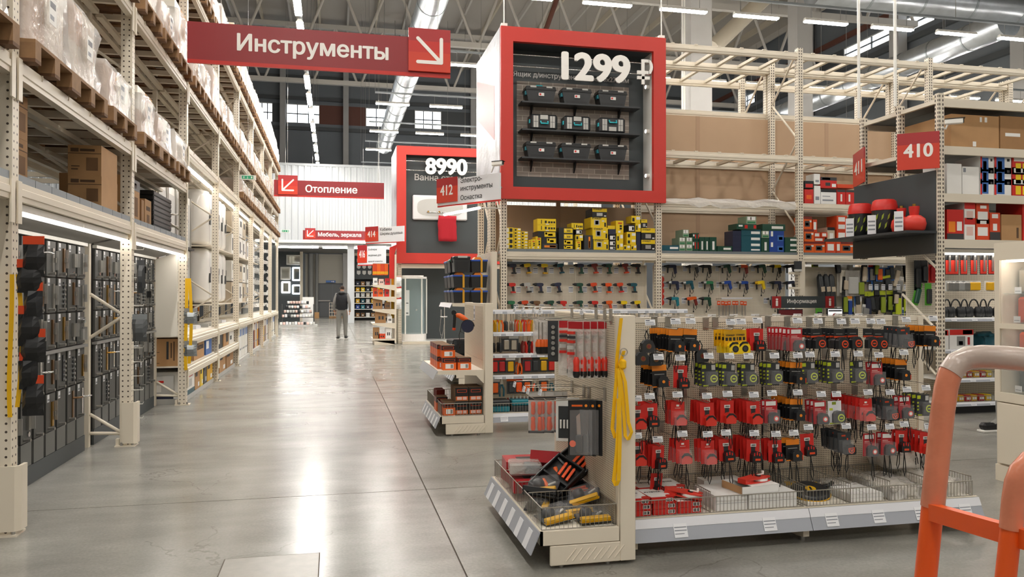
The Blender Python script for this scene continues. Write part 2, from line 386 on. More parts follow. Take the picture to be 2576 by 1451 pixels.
# far wall with a band of windows
wz0, wz1 = pY(760, 310, YF).z, pY(760, 262, YF).z
wins = [(pY(a_, 290, YF).x, pY(b_, 290, YF).x) for a_, b_ in ((540, 600), (645, 686), (720, 804), (920, 1000), (1043, 1111))]
wf = E('wall_far', kind='structure')
O('panel', MB().box(XL, YF, -0.2, XR, YF+0.2, wz0, 'wallgrey'), wf); O('panel', MB().box(XL, YF, wz1, XR, YF+0.2, HR, 'wallgrey'), wf)
xs = XL
for k, (x0, x1) in enumerate(wins + [(XR, XR)]):
    if x0 > xs: O('window_pier', MB().box(xs, YF, wz0, x0, YF+0.2, wz1, 'rust' if k in (3,) else 'steeldark'), wf)
    xs = x1
for zz in (wz0-0.35, wz1+0.35, wz1+1.7): O('girt', MB().box(XL, YF-0.15, zz-0.11, XR, YF-0.001, zz+0.11, 'steeldark'), wf)
for x in (-9.0, -3.2, pY(870, 290, YF).x, 9.0, 15.0, 21.0): O('wall_column', MB().box(x-0.17, YF-0.5, 0, x+0.17, YF-0.16, HR, 'column'), wf)
nwin = 0
def window(p, axis, a0, a1, z0, z1, mull):
    global nwin; nwin += 1
    w_ = E('window_%d' % nwin, kind='structure'); t = 0.045
    def bx(a, zb, a_, zt, d0, d1, m):
        return MB().box(a, p+d0, zb, a_, p+d1, zt, m) if axis == 'y' else MB().box(p+d0, a, zb, p+d1, a_, zt, m)
    O('pane', bx(a0+t, z0+t, a1-t, z1-t, 0.08, 0.09, 'glassclear'), w_)
    for q in (bx(a0, z0, a1, z0+t, .04, .13, 'steelwhite'), bx(a0, z1-t, a1, z1, .04, .13, 'steelwhite'), bx(a0, z0+t, a0+t, z1-t, .04, .13, 'steelwhite'), bx(a1-t, z0+t, a1, z1-t, .04, .13, 'steelwhite')): O('frame', q, w_)
    zz = (z0+z1)/2; O('glazing_bar', bx(a0+t, zz-.03, a1-t, zz+.03, .05, .12, 'steeldark'), w_)
    for i in range(1, mull):
        a = a0+(a1-a0)*i/mull; O('glazing_bar', bx(a-.03, z0+t, a+.03, z1-t, .051, .121, 'steeldark'), w_)
for x0, x1 in wins: window(YF, 'y', x0, x1, wz0, wz1, 3)
# right wall with a strip of windows
ya, yb = pX(2121, 128, XR), pX(2350, 45, XR)
rz1, rz0 = (pX(2121, 115, XR).z+pX(2351, 21, XR).z)/2, (pX(2121, 142, XR).z+pX(2351, 66, XR).z)/2
wr = E('wall_right', kind='structure')
O('panel', MB().box(XR, YN, -0.2, XR+0.2, YF, rz0, 'wallgrey'), wr); O('panel', MB().box(XR, YN, rz1, XR+0.2, YF, HR, 'wallgrey'), wr)
segs = [(pX(2430, 30, XR).y-6, pX(2430, 30, XR).y), (pX(2405, 40, XR).y, pX(2362, 40, XR).y), (yb.y, ya.y), (pX(1898, 248, XR).y, pX(1858, 248, XR).y), (pX(1800, 290, XR).y, pX(1770, 300, XR).y)]
xs = YN
for y0, y1 in segs + [(YF, YF)]:
    if y0 > xs: O('window_pier', MB().box(XR, xs, rz0, XR+0.2, y0, rz1, 'steeldark'), wr)
    xs = max(xs, y1)
for k_, (y0, y1) in enumerate(segs): window(XR, 'x', y0, y1, rz0, rz1, 2 if k_ != 2 else 3)
for zz in (rz0-0.4, rz1+0.5, rz0-2.5): O('girt', MB().box(XR-0.16, YN, zz-0.12, XR-0.001, YF, zz+0.12, 'rust' if zz > rz1 else 'steeldark'), wr)
for y in (12.0, 24.0, 30.5, 37.5, 44.5): O('wall_column', MB().box(XR-0.62, y-0.3, 0, XR-0.17, y+0.3, HR, 'column'), wr)
# roof steel
for Y in (22.0, 29.0, 36.0, 44.0):
    t = E('roof_truss', (0, Y, 13.0), label='white steel roof truss spanning the hall %s' % {22.0:'above the shower display rack', 29.0:'above the middle of the aisle', 36.0:'in front of the white corrugated box', 44.0:'over the white corrugated box'}[Y], cat='truss')
    O('bottom_chord', MB().box(XL+.02, -.12, -.12, XR-.7, .12, .12, 'steelwhite'), t); O('top_chord', MB().box(XL+.02, -.12, 2.9, XR-.7, .12, 3.14, 'steelwhite'), t)
    n = 15; dx = (XR-.7-XL)/n
    for i in range(n):
        x0 = XL+i*dx; e = ((x0+.1, 0, 0), (x0+dx/2, 0, 3.0)); e2 = ((x0+dx/2, 0, 3.0), (x0+dx-.1, 0, 0))
        O('web_bar', MB().cyl(*e, 0.07, 'steelwhite', 6), t); O('web_bar', MB().cyl(*e2, 0.07, 'steelwhite', 6), t)
cl = bpy.data.objects['ceiling']
for i, x in enumerate([XL+1.2+1.5*k for k in range(26)]):
    O('purlin', MB().box(x-.05, 16, HR-0.32, x+.05, YF-.6, HR-0.001, 'steelwhite' if i % 2 else 'cream2'), cl)
for u0, v0, u1, v1, Y, m, r, nm in ((1795, 118, 1990, -8, 24.0, 'cream2', .26, 'pale round steel brace slanting up behind the tall empty racking'), (1372, 78, 1425, -10, 26.5, 'rust', .09, 'rust red pipe slanting up above the large price box')):
    O('roof_brace', MB().cyl(pY(u0, v0, Y), pY(u1, v1-60, Y), r, m, 10), label=nm, cat='brace')
# concrete columns
for k, (u, Y, wd) in enumerate(((1752, 20.0, .62), (2013, 26.0, .62), (2385, 34.0, .7))):
    x = pY(u, 200, Y).x
    c = E('concrete_column', (x, Y, 0), label=('tall concrete column with white pipes behind the large price box', 'tall concrete column behind the empty racking by the bright strip window', 'tall concrete column standing near the strip window under the big duct')[k], cat='column')
    O('shaft', MB().box(-wd/2, -wd/2, 0, wd/2, wd/2, HR-.3, 'column'), c)
    if k == 0:
        for q in (-.46, -.40): O('pipe', MB().cyl((q, -.1, 0), (q, -.1, HR-.3), .025, 'white', 8), c)
# ducts
def duct(p0, p1, r, label, seg=1.4, up=None):
    d = Vector(p1)-Vector(p0); L = d.length; e = E('air_duct', p0, label=label, cat='duct'); d.normalize(); n = int(L/seg)
    for i in range(n):
        O('duct_section', MB().cyl(d*(i*L/n), d*((i+1)*L/n-.02), r, 'duct', 20, cap=(i in (0, n-1))), e)
        O('joint_ring', MB().cyl(d*((i+1)*L/n-.06), d*((i+1)*L/n-.0), r*1.03, 'galv', 20), e)
    return e
q0, q1 = pZ(1082, 5, 9.0), pZ(968, 368, 9.0); xd = (q0.x+q1.x)/2
dk = duct((xd, 13, 9.0), (xd, q1.y, 9.0), .38, 'long silver spiral air duct running over the aisle')
for y in (18, 23, 28, 33, 38): O('hanger', MB().cyl((0, y-13, .38), (0, y-13, 3.85), .012, 'steel', 6), dk)
q = pZ(2350, 2, 9.2); DY = q.y; duct((q.x-3.6, q.y, 9.2), (XR-.8, q.y, 9.2), .42, 'thick silver air duct crossing under the roof by the strip window')
q = pZ(2420, 104, 9.2); duct((q.x, q.y+18, 9.2) if 0 else (q.x, DY+.95, 9.2), (q.x, 44, 9.2), .40, 'silver air duct running deep beside the strip window wall')
# ---------------------------------------------------------------- hall luminaires
HL = 8.0
def lum_mesh(L, wd):
    h = MB().prism([(-wd/2, 0), (wd/2, 0), (wd/2*.5, .07), (-wd/2*.5, .07)], 'x', -L/2, L/2, 'white').mesh('housing')
    d = MB().box(-L/2+.01, -wd/2+.01, -.03, L/2-.01, wd/2-.01, -.001, 'ledhall').mesh('diffuser')
    return h, d
LH, LD = lum_mesh(1.15, .14); LHm, LDm = lum_mesh(1.5, .17)
def luminaire(x, y, z, rz, label, group, me=(LH, LD), drop=.35):
    e = E('ceiling_light', (x, y, z), rz, label, 'light', group)
    O('housing', me[0], e); O('diffuser', me[1], e)
    O('hanger', cached(('hg', drop), lambda: MB().cyl((-.4, 0, .07), (-.4, 0, drop), .006, 'steel', 5).cyl((.4, 0, .07), (.4, 0, drop), .006, 'steel', 5).mesh('hanger')), e)
def rail(x0, y0, x1, y1, z, label):
    e = E('cable_tray', (x0, y0, z), label=label, cat='cable tray')
    O('tray', MB().box(0, -.04, 0, x1-x0, .04, .05, 'galv') if y0 == y1 else MB().box(-.04, 0, 0, .04, y1-y0, .05, 'galv'), e)
    L = max(x1-x0, y1-y0); n = int(L/4)
    for i in range(n+1):
        p = ((x1-x0)*i/n, (y1-y0)*i/n)
        O('drop_rod', MB().cyl((p[0], p[1], .05), (p[0], p[1], HR-z-.335), .008, 'steel', 5), e)
xa = (pZ(745, 8, HL).x + pZ(803, 432, HL).x)/2
for v, l in ((8, ''), (80, ''), (150, ''), (206, ''), (249, ''), (285, ''), (319, ''), (346, ''), (372, ''), (395, ''), (414, ''), (432, '')):
    p = pZ(841 - (740-v)*.1315, v, HL)
    luminaire(xa, p.y, HL, math.pi/2, 'long LED light hung lengthwise over the middle of the aisle', 'aisle lights in a line', (LHm, LDm), .3)
for y in (-10, -6, -2, 2, 6, 10, 14.5): luminaire(xa, y, HL, math.pi/2, 'long LED light hung lengthwise over the middle of the aisle', 'aisle lights in a line', (LHm, LDm), .3)
rail(xa, -12, xa, 41, HL+.3, 'long cable tray over the middle of the aisle carrying lights')
RW = {-9.0: 'behind the cream glass cabinet', -1.0: 'behind the orange trolley', 6.8: 'above the tape measure stand', 11.8: 'above the drill racking front', 16.8: 'behind the tall empty racking', 22.2: 'beyond the concrete column with white pipes', 27.3: 'in front of the far rack of baths', 32.1: 'over the walking man', 36.2: 'just in front of the white corrugated box', 42.0: 'over the white corrugated box'}
for Y, wh in RW.items():
    x0 = 1.95 if Y > 20 else 2.3
    st = 1.85 if Y > 15 else 3.7
    x = x0
    while x < XR-1.4:
        luminaire(x, Y, HL+.02*(Y > 30), 0, 'short LED light hung crosswise %s' % wh, 'crosswise lights '+wh); x += st
    rail(x0-.6, Y, XR-.75, Y, HL+.35+.02*(Y > 30), 'cable tray carrying the crosswise lights %s' % wh)
for Y in (-9.0, -1.0, 6.8):
    for x in (-4.5, -8.0): luminaire(x, Y, HL, 0, 'short LED light hung crosswise %s' % RW[Y], 'crosswise lights '+RW[Y])
for Y in (8, 14, 20, 26, 32, 38):
    for x in (-5.5, -9.0): luminaire(x, Y, HL, math.pi/2, 'LED light hung lengthwise over the aisle behind the pallet racks', 'lights behind the pallet racks', (LHm, LDm))
# ---------------------------------------------------------------- white corrugated box on the far side, wall below it
YP = 40.2; cz0, cz1 = pY(845, 605, YP).z, pY(845, 420, YP).z
cb = E('wall_corrugated', kind='structure'); X0, X1 = -13.9, 14.0
prof = []; x = X0
while x < X1:
    prof += [(x, YP), (x+.13, YP), (x+.16, YP-.045), (x+.27, YP-.045)]; x += .30
prof += [(X1, YP), (X1, YP+.12), (X0, YP+.12)]
O('sheet', MB().prism(prof, 'z', cz0, cz1, 'corr'), cb)
O('edge_trim', MB().box(X0, YP-.08, cz0-.14, X1, YP+.14, cz0, 'white'), cb); O('edge_trim', MB().box(X0, YP-.08, cz1, X1, YP+.14, cz1+.12, 'corr'), cb)
O('soffit', MB().box(X0, YP+.14, cz0-.05, X1, YF-.2, cz0+.02, 'grey'), cb); O('roof_deck', MB().box(X0, YP+.12, cz1-.1, X1, YF-.6, cz1, 'wallgrey'), cb)
for u in (285, 530): pass
for Y_, us in ((45.0, (735+10, 857, 975)),):
    for u in us:
        p = pY(u+5, 618, Y_); e = E('ceiling_light', (p.x, Y_, cz0-.06), 0, 'slim LED tube under the dark soffit by the grey double door', 'light', 'tubes under the soffit')
        O('housing', MB().box(-1.1, -.06, -.03, 1.1, .06, .0, 'white'), e); O('diffuser', MB().box(-1.08, -.05, -.06, 1.08, .05, -.031, 'ledhall'), e)
p0, p1 = pY(874, 700, YP+.3), pY(891, 700, YP+.3)
sp = E('wall_post', (0, 0, 0), kind='structure'); O('post', MB().box(p0.x, YP+.16, 0, p1.x, YP+.5, cz0-.06, 'corr'), sp)
# far door and wall dressing
yd = YF-.02
dl, dr, dt = pY(796, 760, yd), pY(876, 760, yd), pY(836, 715, yd).z
d = E('door_1', kind='structure')
xm = (dl.x+dr.x)/2
for a, b_ in ((dl.x, xm-.01), (xm+.01, dr.x)):
    lf = O('leaf', MB().box(a, yd-.06, 0.01, b_, yd, dt, 'doorgrey'), d); O('push_bar', MB().box(a+.12, yd-.14, 1.0, b_-.12, yd-.06, 1.07, 'steel'), lf)
for q in ((dl.x-.07, dl.x), (dr.x, dr.x+.07)): O('frame', MB().box(q[0], yd-.09, 0, q[1], yd, dt+.06, 'steeldark'), d)
O('frame', MB().box(dl.x, yd-.09, dt, dr.x, yd, dt+.06, 'steeldark'), d)
wl, wrr = pY(768, 700, yd+.01), pY(912, 700, yd+.01)
lin_ = E('wall_lining', kind='structure'); O('panel', MB().box(wl.x, YF-.012, 0, dl.x-.08, YF-.001, cz0-.1, 'wallbeige'), lin_); O('panel', MB().box(dr.x+.08, YF-.012, 0, wrr.x+2, YF-.001, cz0-.1, 'wallbeige'), lin_); O('panel', MB().box(dl.x-.08, YF-.012, dt+.07, dr.x+.08, YF-.001, cz0-.1, 'wallbeige'), lin_)
for u in (782, 797): O('riser_pipe', MB().cyl((pY(u, 700, yd-.3).x, yd-.3, 0), (pY(u, 700, yd-.3).x, yd-.3, cz0-.1), .16 if u == 782 else .1, 'grey', 10), lin_)
p = pY(832, 708, yd-.1); s_ = E('exit_sign', (p.x, yd-.1, p.z), label='small lit blue exit sign above the grey double door', cat='sign'); O('panel', MB().box(-.3, -.03, -.07, .3, .03, .07, 'midblue'), s_); O('arrow', MB().prism([(.02, -.02), (.16, -.02), (.16, -.045), (.24, 0), (.16, .045), (.16, .02), (.02, .02)], 'y', -.036, -.031, 'textwhite'), s_)
# ================================================================ hanging signs
def wires(e, xs, z0, z1, y=0):
    for x in xs: O('wire', MB().cyl((x, y, z0), (x, y, z1), .004, 'steel', 5), e)
def arrow(e, x, z, s, y, m='textwhite', right=True):
    """diagonal arrow made of three round ended strokes; x,z the lower corner it points to"""
    k = -1 if right else 1; t = s*.075
    mb = MB(); nb_ = [0]
    def bar(ax, az, bx, bz):
        d = Vector((bx-ax, 0, bz-az)).normalized(); n = Vector((-d.z, 0, d.x))*t; p = []
        for i in range(9):
            a = math.pi/2 + math.pi*i/8; p.append((ax + (d.x*math.cos(a) + n.x/t*math.sin(a))*t, az + (d.z*math.cos(a) + n.z/t*math.sin(a))*t))
        for i in range(9):
            a = -math.pi/2 + math.pi*i/8; p.append((bx + (d.x*math.cos(a) + n.x/t*math.sin(a))*t, bz + (d.z*math.cos(a) + n.z/t*math.sin(a))*t))
        nb_[0] += 1; mb.prism(p, 'y', y-.003-.0006*nb_[0], y, m)
    bar(x + k*s, z+s, x, z); bar(x + k*s, z, x, z); bar(x, z+s, x, z)
    return O('arrow', mb, e)
def aisle_sign(Y, ul, ur, vt, vb, word, wl, wr, arr, label, hangtop=HL):
    p0, p1 = pY(ul, (vt[0]+vb[0])/2, Y), pY(ur, (vt[1]+vb[1])/2, Y)
    z1 = (pY(ul, vt[0], Y).z+pY(ur, vt[1], Y).z)/2; z0 = (pY(ul, vb[0], Y).z+pY(ur, vb[1], Y).z)/2
    W, H = p1.x-p0.x, z1-z0; e = E('hanging_sign', (p0.x, Y, z0), label=label, cat='sign')
    O('panel', MB().box(0, 0, H*.09, W, .03, H, 'signred'), e); O('bottom_strip', MB().box(0, 0, 0, W, .031, H*.09, 'signbright'), e)
    x0, x1 = pY(wl, 500, Y).x-p0.x, pY(wr, 500, Y).x-p0.x
    tm = text_fit(word, x1-x0, 'textwhite', .022); th = max(v.co.y for v in tm.vertices)
    O('lettering', tm, e, (x0, -.002, H*.52-th/2), FRONT, label='white letters reading '+word)
    a0, a1, right = arr; ax0, ax1 = pY(a0, 300, Y).x-p0.x, pY(a1, 300, Y).x-p0.x; s = ax1-ax0; zb = H*.12
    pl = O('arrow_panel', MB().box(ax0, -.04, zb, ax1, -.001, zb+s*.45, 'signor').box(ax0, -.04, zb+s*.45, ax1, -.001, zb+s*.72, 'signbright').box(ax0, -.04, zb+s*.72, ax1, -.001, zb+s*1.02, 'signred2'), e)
    arrow(e, (ax1-s*.22) if right else (ax0+s*.22), zb+s*.22, s*.56, -.041, right=right)
    wires(e, (W*.12, W*.95), H, HR-.335-z0, .015)
aisle_sign(10.35, 471, 1133, (44, 108), (147, 206), 'Инструменты', 595, 977, (1027, 1132, True), 'large dark red hanging sign reading Инструменты with an arrow')
aisle_sign(25.5, 689, 966, (453, 459), (496, 498), 'Отопление', 768, 899, (700, 749, False), 'dark red hanging sign reading Отопление over the aisle')
aisle_sign(38.5, 762, 960, (579, 582), (602, 605), 'Мебель, зеркала', 800, 909, (768, 794, False), 'small dark red hanging sign reading Мебель, зеркала far down the aisle')
# numbered flag signs that stand out from the rack ends
def flag(pr, pl, z0, H, num, lines, label, tl=1.0, numw=.62, ff=.34):
    """pr, pl: ground points of the right and left edge"""
    d = Vector((pr[0]-pl[0], pr[1]-pl[1], 0)); W = d.length; rz = math.atan2(d.y, d.x)
    e = E('flag_sign', (pl[0], pl[1], z0), rz, label, 'sign')
    O('panel', MB().box(0, 0, H*.05, W, .03, H*.93, 'tag'), e); O('bottom_strip', MB().box(0, -.002, 0, W, .03, H*.05, 'signbright'), e)
    nw = W*ff; nz0 = H*.14
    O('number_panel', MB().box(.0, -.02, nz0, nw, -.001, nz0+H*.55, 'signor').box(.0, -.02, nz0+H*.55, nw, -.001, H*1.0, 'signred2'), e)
    O('lettering', text_fit(num, nw*numw, 'textwhite', .02, height=H*.36), e, (nw*(1-numw)/2, -.022, nz0+H*.25), FRONT, label='white number '+num)
    n = len(lines); lh = H*.82/max(3, n)
    for i, (s, fr) in enumerate(lines):
        O('lettering', text_fit(s, W*fr, 'textdark', .008), e, (nw+W*.05, -.002, H*.93-lh*(i+1)+lh*.18), FRONT, label='dark letters reading '+s)
    return e
f412 = flag((2.50, 11.94), (1.68, 13.1), 2.90, .47, '412', (('Электро-', .34), ('инструменты', .50), ('Оснастка', .34)), 'numbered flag sign 412 in red and white beside the large price box')
f414 = flag((1.92, 22.45), (.90, 23.6), 2.93, .50, '414', (('Кабины', .30), ('Ширмы душевые', .58)), 'numbered flag sign 414 in red and white above the shower display')
f416 = flag((2.15, 34.2), (1.0, 35.3), 2.70, .9, '416', (('Бойлеры', .3), ('водяные для', .45), ('ванной комнаты', .5)), 'small numbered flag sign 416 beside the orange hanging packs')
def tie(e, p):
    q = Matrix.Rotation(-e.rotation_euler.z, 3, 'Z') @ (Vector(p)-e.location); O('bracket', MB().cyl((q.x*.5+.3, .035, q.z), q, .012, 'steel', 6), e)
tie(f412, (2.60, 12.24, 3.15)); tie(f414, (1.90, 23.17, 3.2)); wires(f416, (.3, 1.2), .9, HR-.335-2.7, .015)
lt0, lt1 = pY(1118, 524, 13.4), pY(1207, 540, 12.2); lt1.z = lt0.z = (lt0.z+lt1.z)/2
lq = E('light_tube', lt0, label='bright LED tube under the 412 flag sign', cat='light'); O('tube', MB().cyl((0, 0, 0), lt1-lt0, .022, 'led', 10), lq); O('bracket', MB().cyl(lt1-lt0, (2.62-lt0.x, 12.4-lt0.y, .02), .01, 'white', 6), lq)
# small green exit signs over the aisle
for u, v, Y, wpx, lab in ((623, 446, 17.2, 30, 'green running man exit sign hung from the pallet rack'), (718, 581, 36.0, 19, 'green exit sign hung in front of the corrugated wall')):
    p = pY(u, v, Y); wd = wpx/2/F*Y*1.02
    e = E('exit_sign', (p.x, Y, p.z), label=lab, cat='sign')
    O('casing', MB().box(-wd-.03, 0, -wd*.36, wd+.03, .06, wd*.36, 'white'), e); O('panel', MB().box(-wd*.85, -.006, -wd*.25, wd*.85, -.001, wd*.25, 'exit'), e)
    O('pictogram', MB().prism([(-.1*wd, -.1*wd), (.1*wd, -.1*wd), (0, -.2*wd)], 'y', -.010, -.007, 'textwhite').box(-.03*wd, -.010, -.1*wd, .03*wd, -.007, .16*wd, 'textwhite').box(-.62*wd, -.010, -.15*wd, -.5*wd, -.007, .15*wd, 'textwhite').box(.5*wd, -.010, -.15*wd, .7*wd, -.007, .15*wd, 'textwhite'), e)
    O('wire', MB().cyl((0, .03, wd*.36), (0, .03, HR-.335-p.z), .004, 'steel', 5), e)
# ================================================================ tall pallet racking on the left
RX, RY0, BAY = -1.89, 5.27, 2.86
UY = lambda k: RY0 + BAY*k
rk = E('pallet_rack', (RX, RY0, 0), label='tall cream steel pallet racking loaded with wrapped pallets along the aisle', cat='rack')
HT = 6.1
up_me = MB().box(-.05, -.05, 0, .05, .05, HT, 'upright').mesh('upright')
foot_me = MB().box(-.09, -.075, 0, .09, .075, .012, 'cream').box(-.09, -.03, .012, -.06, .03, .07, 'cream').mesh('base_plate')
bolt_me = MB().cyl((0, 0, 0), (0, 0, .03), .012, 'steel', 6).mesh('anchor_bolt')
guard_me = MB().prism([(-.06, -.065), (.045, -.065), (.075, -.035), (.075, .055), (.055, .055), (.055, -.03), (.04, -.05), (-.06, -.05)], 'z', .03, .42, 'cream').mesh('column_guard')
thin_me = MB().box(-.025, -.03, 0, .025, .03, HT, 'cream').mesh('post')
def LR(name, me, x, y, z=0, rot=(0,0,0), par=None): return O(name, me, par or rk, (x-RX, y-RY0, z), rot)
def brace(y, xa, za, xb, zb, r=.016): return LR('brace', MB().cyl((xa-RX, y-RY0, za), (xb-RX, y-RY0, zb), r, 'cream', 8), RX, RY0)
for k in range(-1, 9):
    y = UY(k)+.05
    f = LR('upright', up_me, RX-.05, y); LR('upright', up_me, RX-1.05, y); LR('upright', up_me, RX-1.25, y); LR('upright', up_me, RX-2.25, y)
    p = LR('base_plate', foot_me, RX-.05, y); O('anchor_bolt', bolt_me, p, (.065, -.05, .012)); O('anchor_bolt', bolt_me, p, (-.03, -.06, .012))
    if k in (0, 1): LR('column_guard', guard_me, RX-.02, y)
    if k in (0, 1, 2):
        LR('inner_post', thin_me, RX-.40, y)
        for a in ((RX-.37, .13, RX-.1, .12), (RX-.37, .31, RX-.1, .13), (RX-.37, 1.45, RX-.1, 1.26), (RX-.37, 1.04, RX-.1, 1.23)): brace(y, *a)
        zs = 2.3
    else: zs = .12
    i = 0; z = zs
    if k == 7: z = 3.2
    while z < HT-.9:
        xa, xb = (RX-1.0, RX-.1) if i % 2 else (RX-.1, RX-1.0); brace(y, xa, z, xb, z+.62, .014); z += .66; i += 1
def beam_me(L): return cached(('beam', L), lambda: MB().prism([(0, -.12), (.012, -.12), (.012, -.09), (.02, -.085), (.02, -.045), (.012, -.04), (.012, -.005), (0, 0), (-.045, 0), (-.045, -.12)], 'y', 0, L, 'cream').mesh('beam'))
clip_me = MB().box(-.005, -.06, -.20, .006, .0, .06, 'cream').mesh('beam_connector')
hook_me = MB().tube([(.016, 0, -.05), (.022, 0, -.03), (.022, 0, -.008), (.0, 0, -.005)], .004, 'cream2', 5).mesh('safety_clip')
bar_me = MB().box(-1.0, -.025, -.07, -.05, .025, -.015, 'cream').mesh('support_bar')
long_me = MB().box(-.03, 0, -.11, .03, BAY-.1, -.071, 'cream2').mesh('support_rail')
levels = {}
for k in range(-1, 8):
    lv = [2.14, 2.89, 4.22, 5.65] if k < 2 else [.48, .88, 3.40, 4.22, 5.65]
    if k in (2, 3): lv = [.48, .88, 3.40, 4.22, 5.65]
    elif k > 3: lv = [.88, 3.40, 4.22, 5.65]
    levels[k] = lv
    for z in lv:
        bm = LR('beam', beam_me(BAY-.1), RX-.005, UY(k)+.1, z); LR('beam', beam_me(BAY-.1), RX-1.0, UY(k)+.1, z)
        for yy in (.005, BAY-.1-.055+.055): O('beam_connector', clip_me, bm, (.018, yy+.0 if yy < 1 else yy, -.06))
        if z > 2.5:
            for j in range(5): O('safety_clip', hook_me, bm, (0, .35+.52*j, 0))
            for j in range(7): LR('support_bar', bar_me, RX, UY(k)+.1+(BAY-.1)*(j+.5)/7, z)
            for j in (.32, .42, .78): LR('support_rail', long_me, RX-j, UY(k)+.1, z)
            if k >= 0 and z > 2.6:
                LR('beam', beam_me(BAY-.1), RX-1.2, UY(k)+.1, z); LR('beam', beam_me(BAY-.1), RX-2.2, UY(k)+.1, z)
                for j in range(5): LR('support_bar', bar_me, RX-1.2, UY(k)+.1+(BAY-.1)*(j+.5)/5, z)
# grey decking blocks on the low shelf of the first bays
dk_me = MB().box(-1.0, 0, 0, 0, .295, .05, 'deck').mesh('deck_panel')
for k in (-1, 0, 1):
    for j in range(9): LR('deck_panel', dk_me, RX-.01, UY(k)+.11+.305*j, 2.14)
for k in range(2, 8):
    for z in ((.48, .88) if k < 4 else (.88,)): LR('shelf_board', cached('sb', lambda: MB().box(-1.0, 0, -.02, -.05, BAY-.12, .0, 'whiteboard').mesh('shelf_board')), RX, UY(k)+.11, z+.021)
    LR('plinth', cached('pl', lambda: MB().box(-1.0, 0, 0, -.06, BAY-.12, .07, 'ltgrey').mesh('plinth')), RX, UY(k)+.11, 0)
# ---------------------------------------------------------------- LED tubes under the shelves
tube_me = MB().box(-.035, 0, -.045, .035, 1.35, -.0, 'white').mesh('fitting'); lens_me = MB().box(-.03, .01, -.06, .03, 1.34, -.046, 'led').mesh('tube')
for k in range(0, 8):
    z = 2.015 if k < 2 else 3.275
    for j in (.15, 1.52):
        if k == 0 and j > 1 and 0: continue
        e = LR('light_fitting', tube_me, RX-(.06 if k < 2 else .12), UY(k)+j-.03, z); O('light_tube', lens_me, e)
# ---------------------------------------------------------------- wooden pallets and wrapped loads
def pallet_me():
    mb = MB()
    for y in (-.35, -.12, .12, .35) + (): mb.box(-.6, y-.05, .122, .6, y+.05, .144, 'wood')
    mb.box(-.6, -.24, .122, .6, -.17, .144, 'wood')
    return mb
def make_pallet():
    e = E('wooden_pallet', label='x', cat='pallet')
    bd = MB().box(-.05, -.4, 0, .05, .4, .022, 'wood').mesh('top_board'); bot = MB().box(-.6, -.05, 0, .6, .05, .022, 'wooddk').mesh('bottom_board'); bl = MB().box(-.05, -.05, 0, .05, .05, .078, 'wood').mesh('block'); st = MB().box(-.6, -.05, 0, .6, .05, .02, 'wood').mesh('stringer_board')
    for x in (-.55, -.33, -.11, .11, .33, .55): O('top_board', bd, e, (x, 0, .120))
    for y in (-.35, 0, .35):
        O('bottom_board', bot, e, (0, y, 0)); O('stringer_board', st, e, (0, y, .100))
        for x in (-.55, 0, .55): O('block', bl, e, (x, y, .022))
    return e
PAL = make_pallet(); pal_used = [False]
def hull(w, d, h, sd, n=(5, 6, 5), amp=.02, dome=0.0):
    """crinkled skin round a load, base at z=0"""
    rd = random.Random(sd); mb = MB(); ids = {}; vs = []
    nx, ny, nz = n
    def vid(i, j, k):
        if (i, j, k) not in ids:
            x = -d/2+d*i/nx; y = -w/2+w*j/ny; z = h*k/nz
            if k == nz: z -= dome*((2*x/d)**2+(2*y/w)**2)*h*.5
            tp = 1-.05*(k/nz)*rd.random()
            ids[i, j, k] = len(vs); vs.append(((x+rd.uniform(-amp, amp))*tp, (y+rd.uniform(-amp, amp))*tp, max(0, z+rd.uniform(-amp, amp)*.6)))
        return ids[i, j, k]
    fs = []
    for j in range(ny):
        for k in range(nz):
            fs.append((vid(0,j,k), vid(0,j,k+1), vid(0,j+1,k+1), vid(0,j+1,k))); fs.append((vid(nx,j,k), vid(nx,j+1,k), vid(nx,j+1,k+1), vid(nx,j,k+1)))
    for i in range(nx):
        for k in range(nz):
            fs.append((vid(i,0,k), vid(i+1,0,k), vid(i+1,0,k+1), vid(i,0,k+1))); fs.append((vid(i,ny,k), vid(i,ny,k+1), vid(i+1,ny,k+1), vid(i+1,ny,k)))
        for j in range(ny): fs.append((vid(i,j,nz), vid(i+1,j,nz), vid(i+1,j+1,nz), vid(i,j+1,nz)))
    return mb.add(vs, fs, 'film', True)
def load(x, y, z, w, h, sd, label, group, d=1.1, col=('cardboard', 'beige', 'whiteboard')):
    rd = random.Random(sd); e = E('wrapped_load', (x, y, z), label=label, cat='load', group=group)
    key = (round(w, 1), round(h, 1), sd % 5, col); w0, h0 = key[0], key[1]
    rows = max(1, round(h0/.3)); n = 2 if w0 > .6 else 1
    def cm():
        r2 = random.Random(sd % 5); return [MB().box(-d/2+.04, -w0/2+.03+(w0-.06)*j/n, .002+(h0-.03)*i/rows, d/2-.03, -w0/2+.03+(w0-.06)*(j+1)/n-.006, (h0-.03)*(i+1)/rows, r2.choice(col)).mesh('carton') for i in range(rows) for j in range(n)]
    for me in cached(('lc', key), cm): O('carton', me, e)
    O('stretch_film', cached(('lf', key), lambda: hull(w0, d, h0, sd % 5, dome=(.25 if sd % 5 == 3 else .05)).mesh('stretch_film')), e)
    O('paper_label', cached('plb', lambda: MB().box(0, -.07, -.09, .002, .07, .09, 'paper').box(.002, -.05, .02, .003, .05, .06, 'tagbar').box(.002, -.05, -.06, .003, .02, -.03, 'tagline').mesh('paper_label')), e, (d/2+.022, rd.uniform(-.1, .1), h0*.5), label='white paper label with dark print')
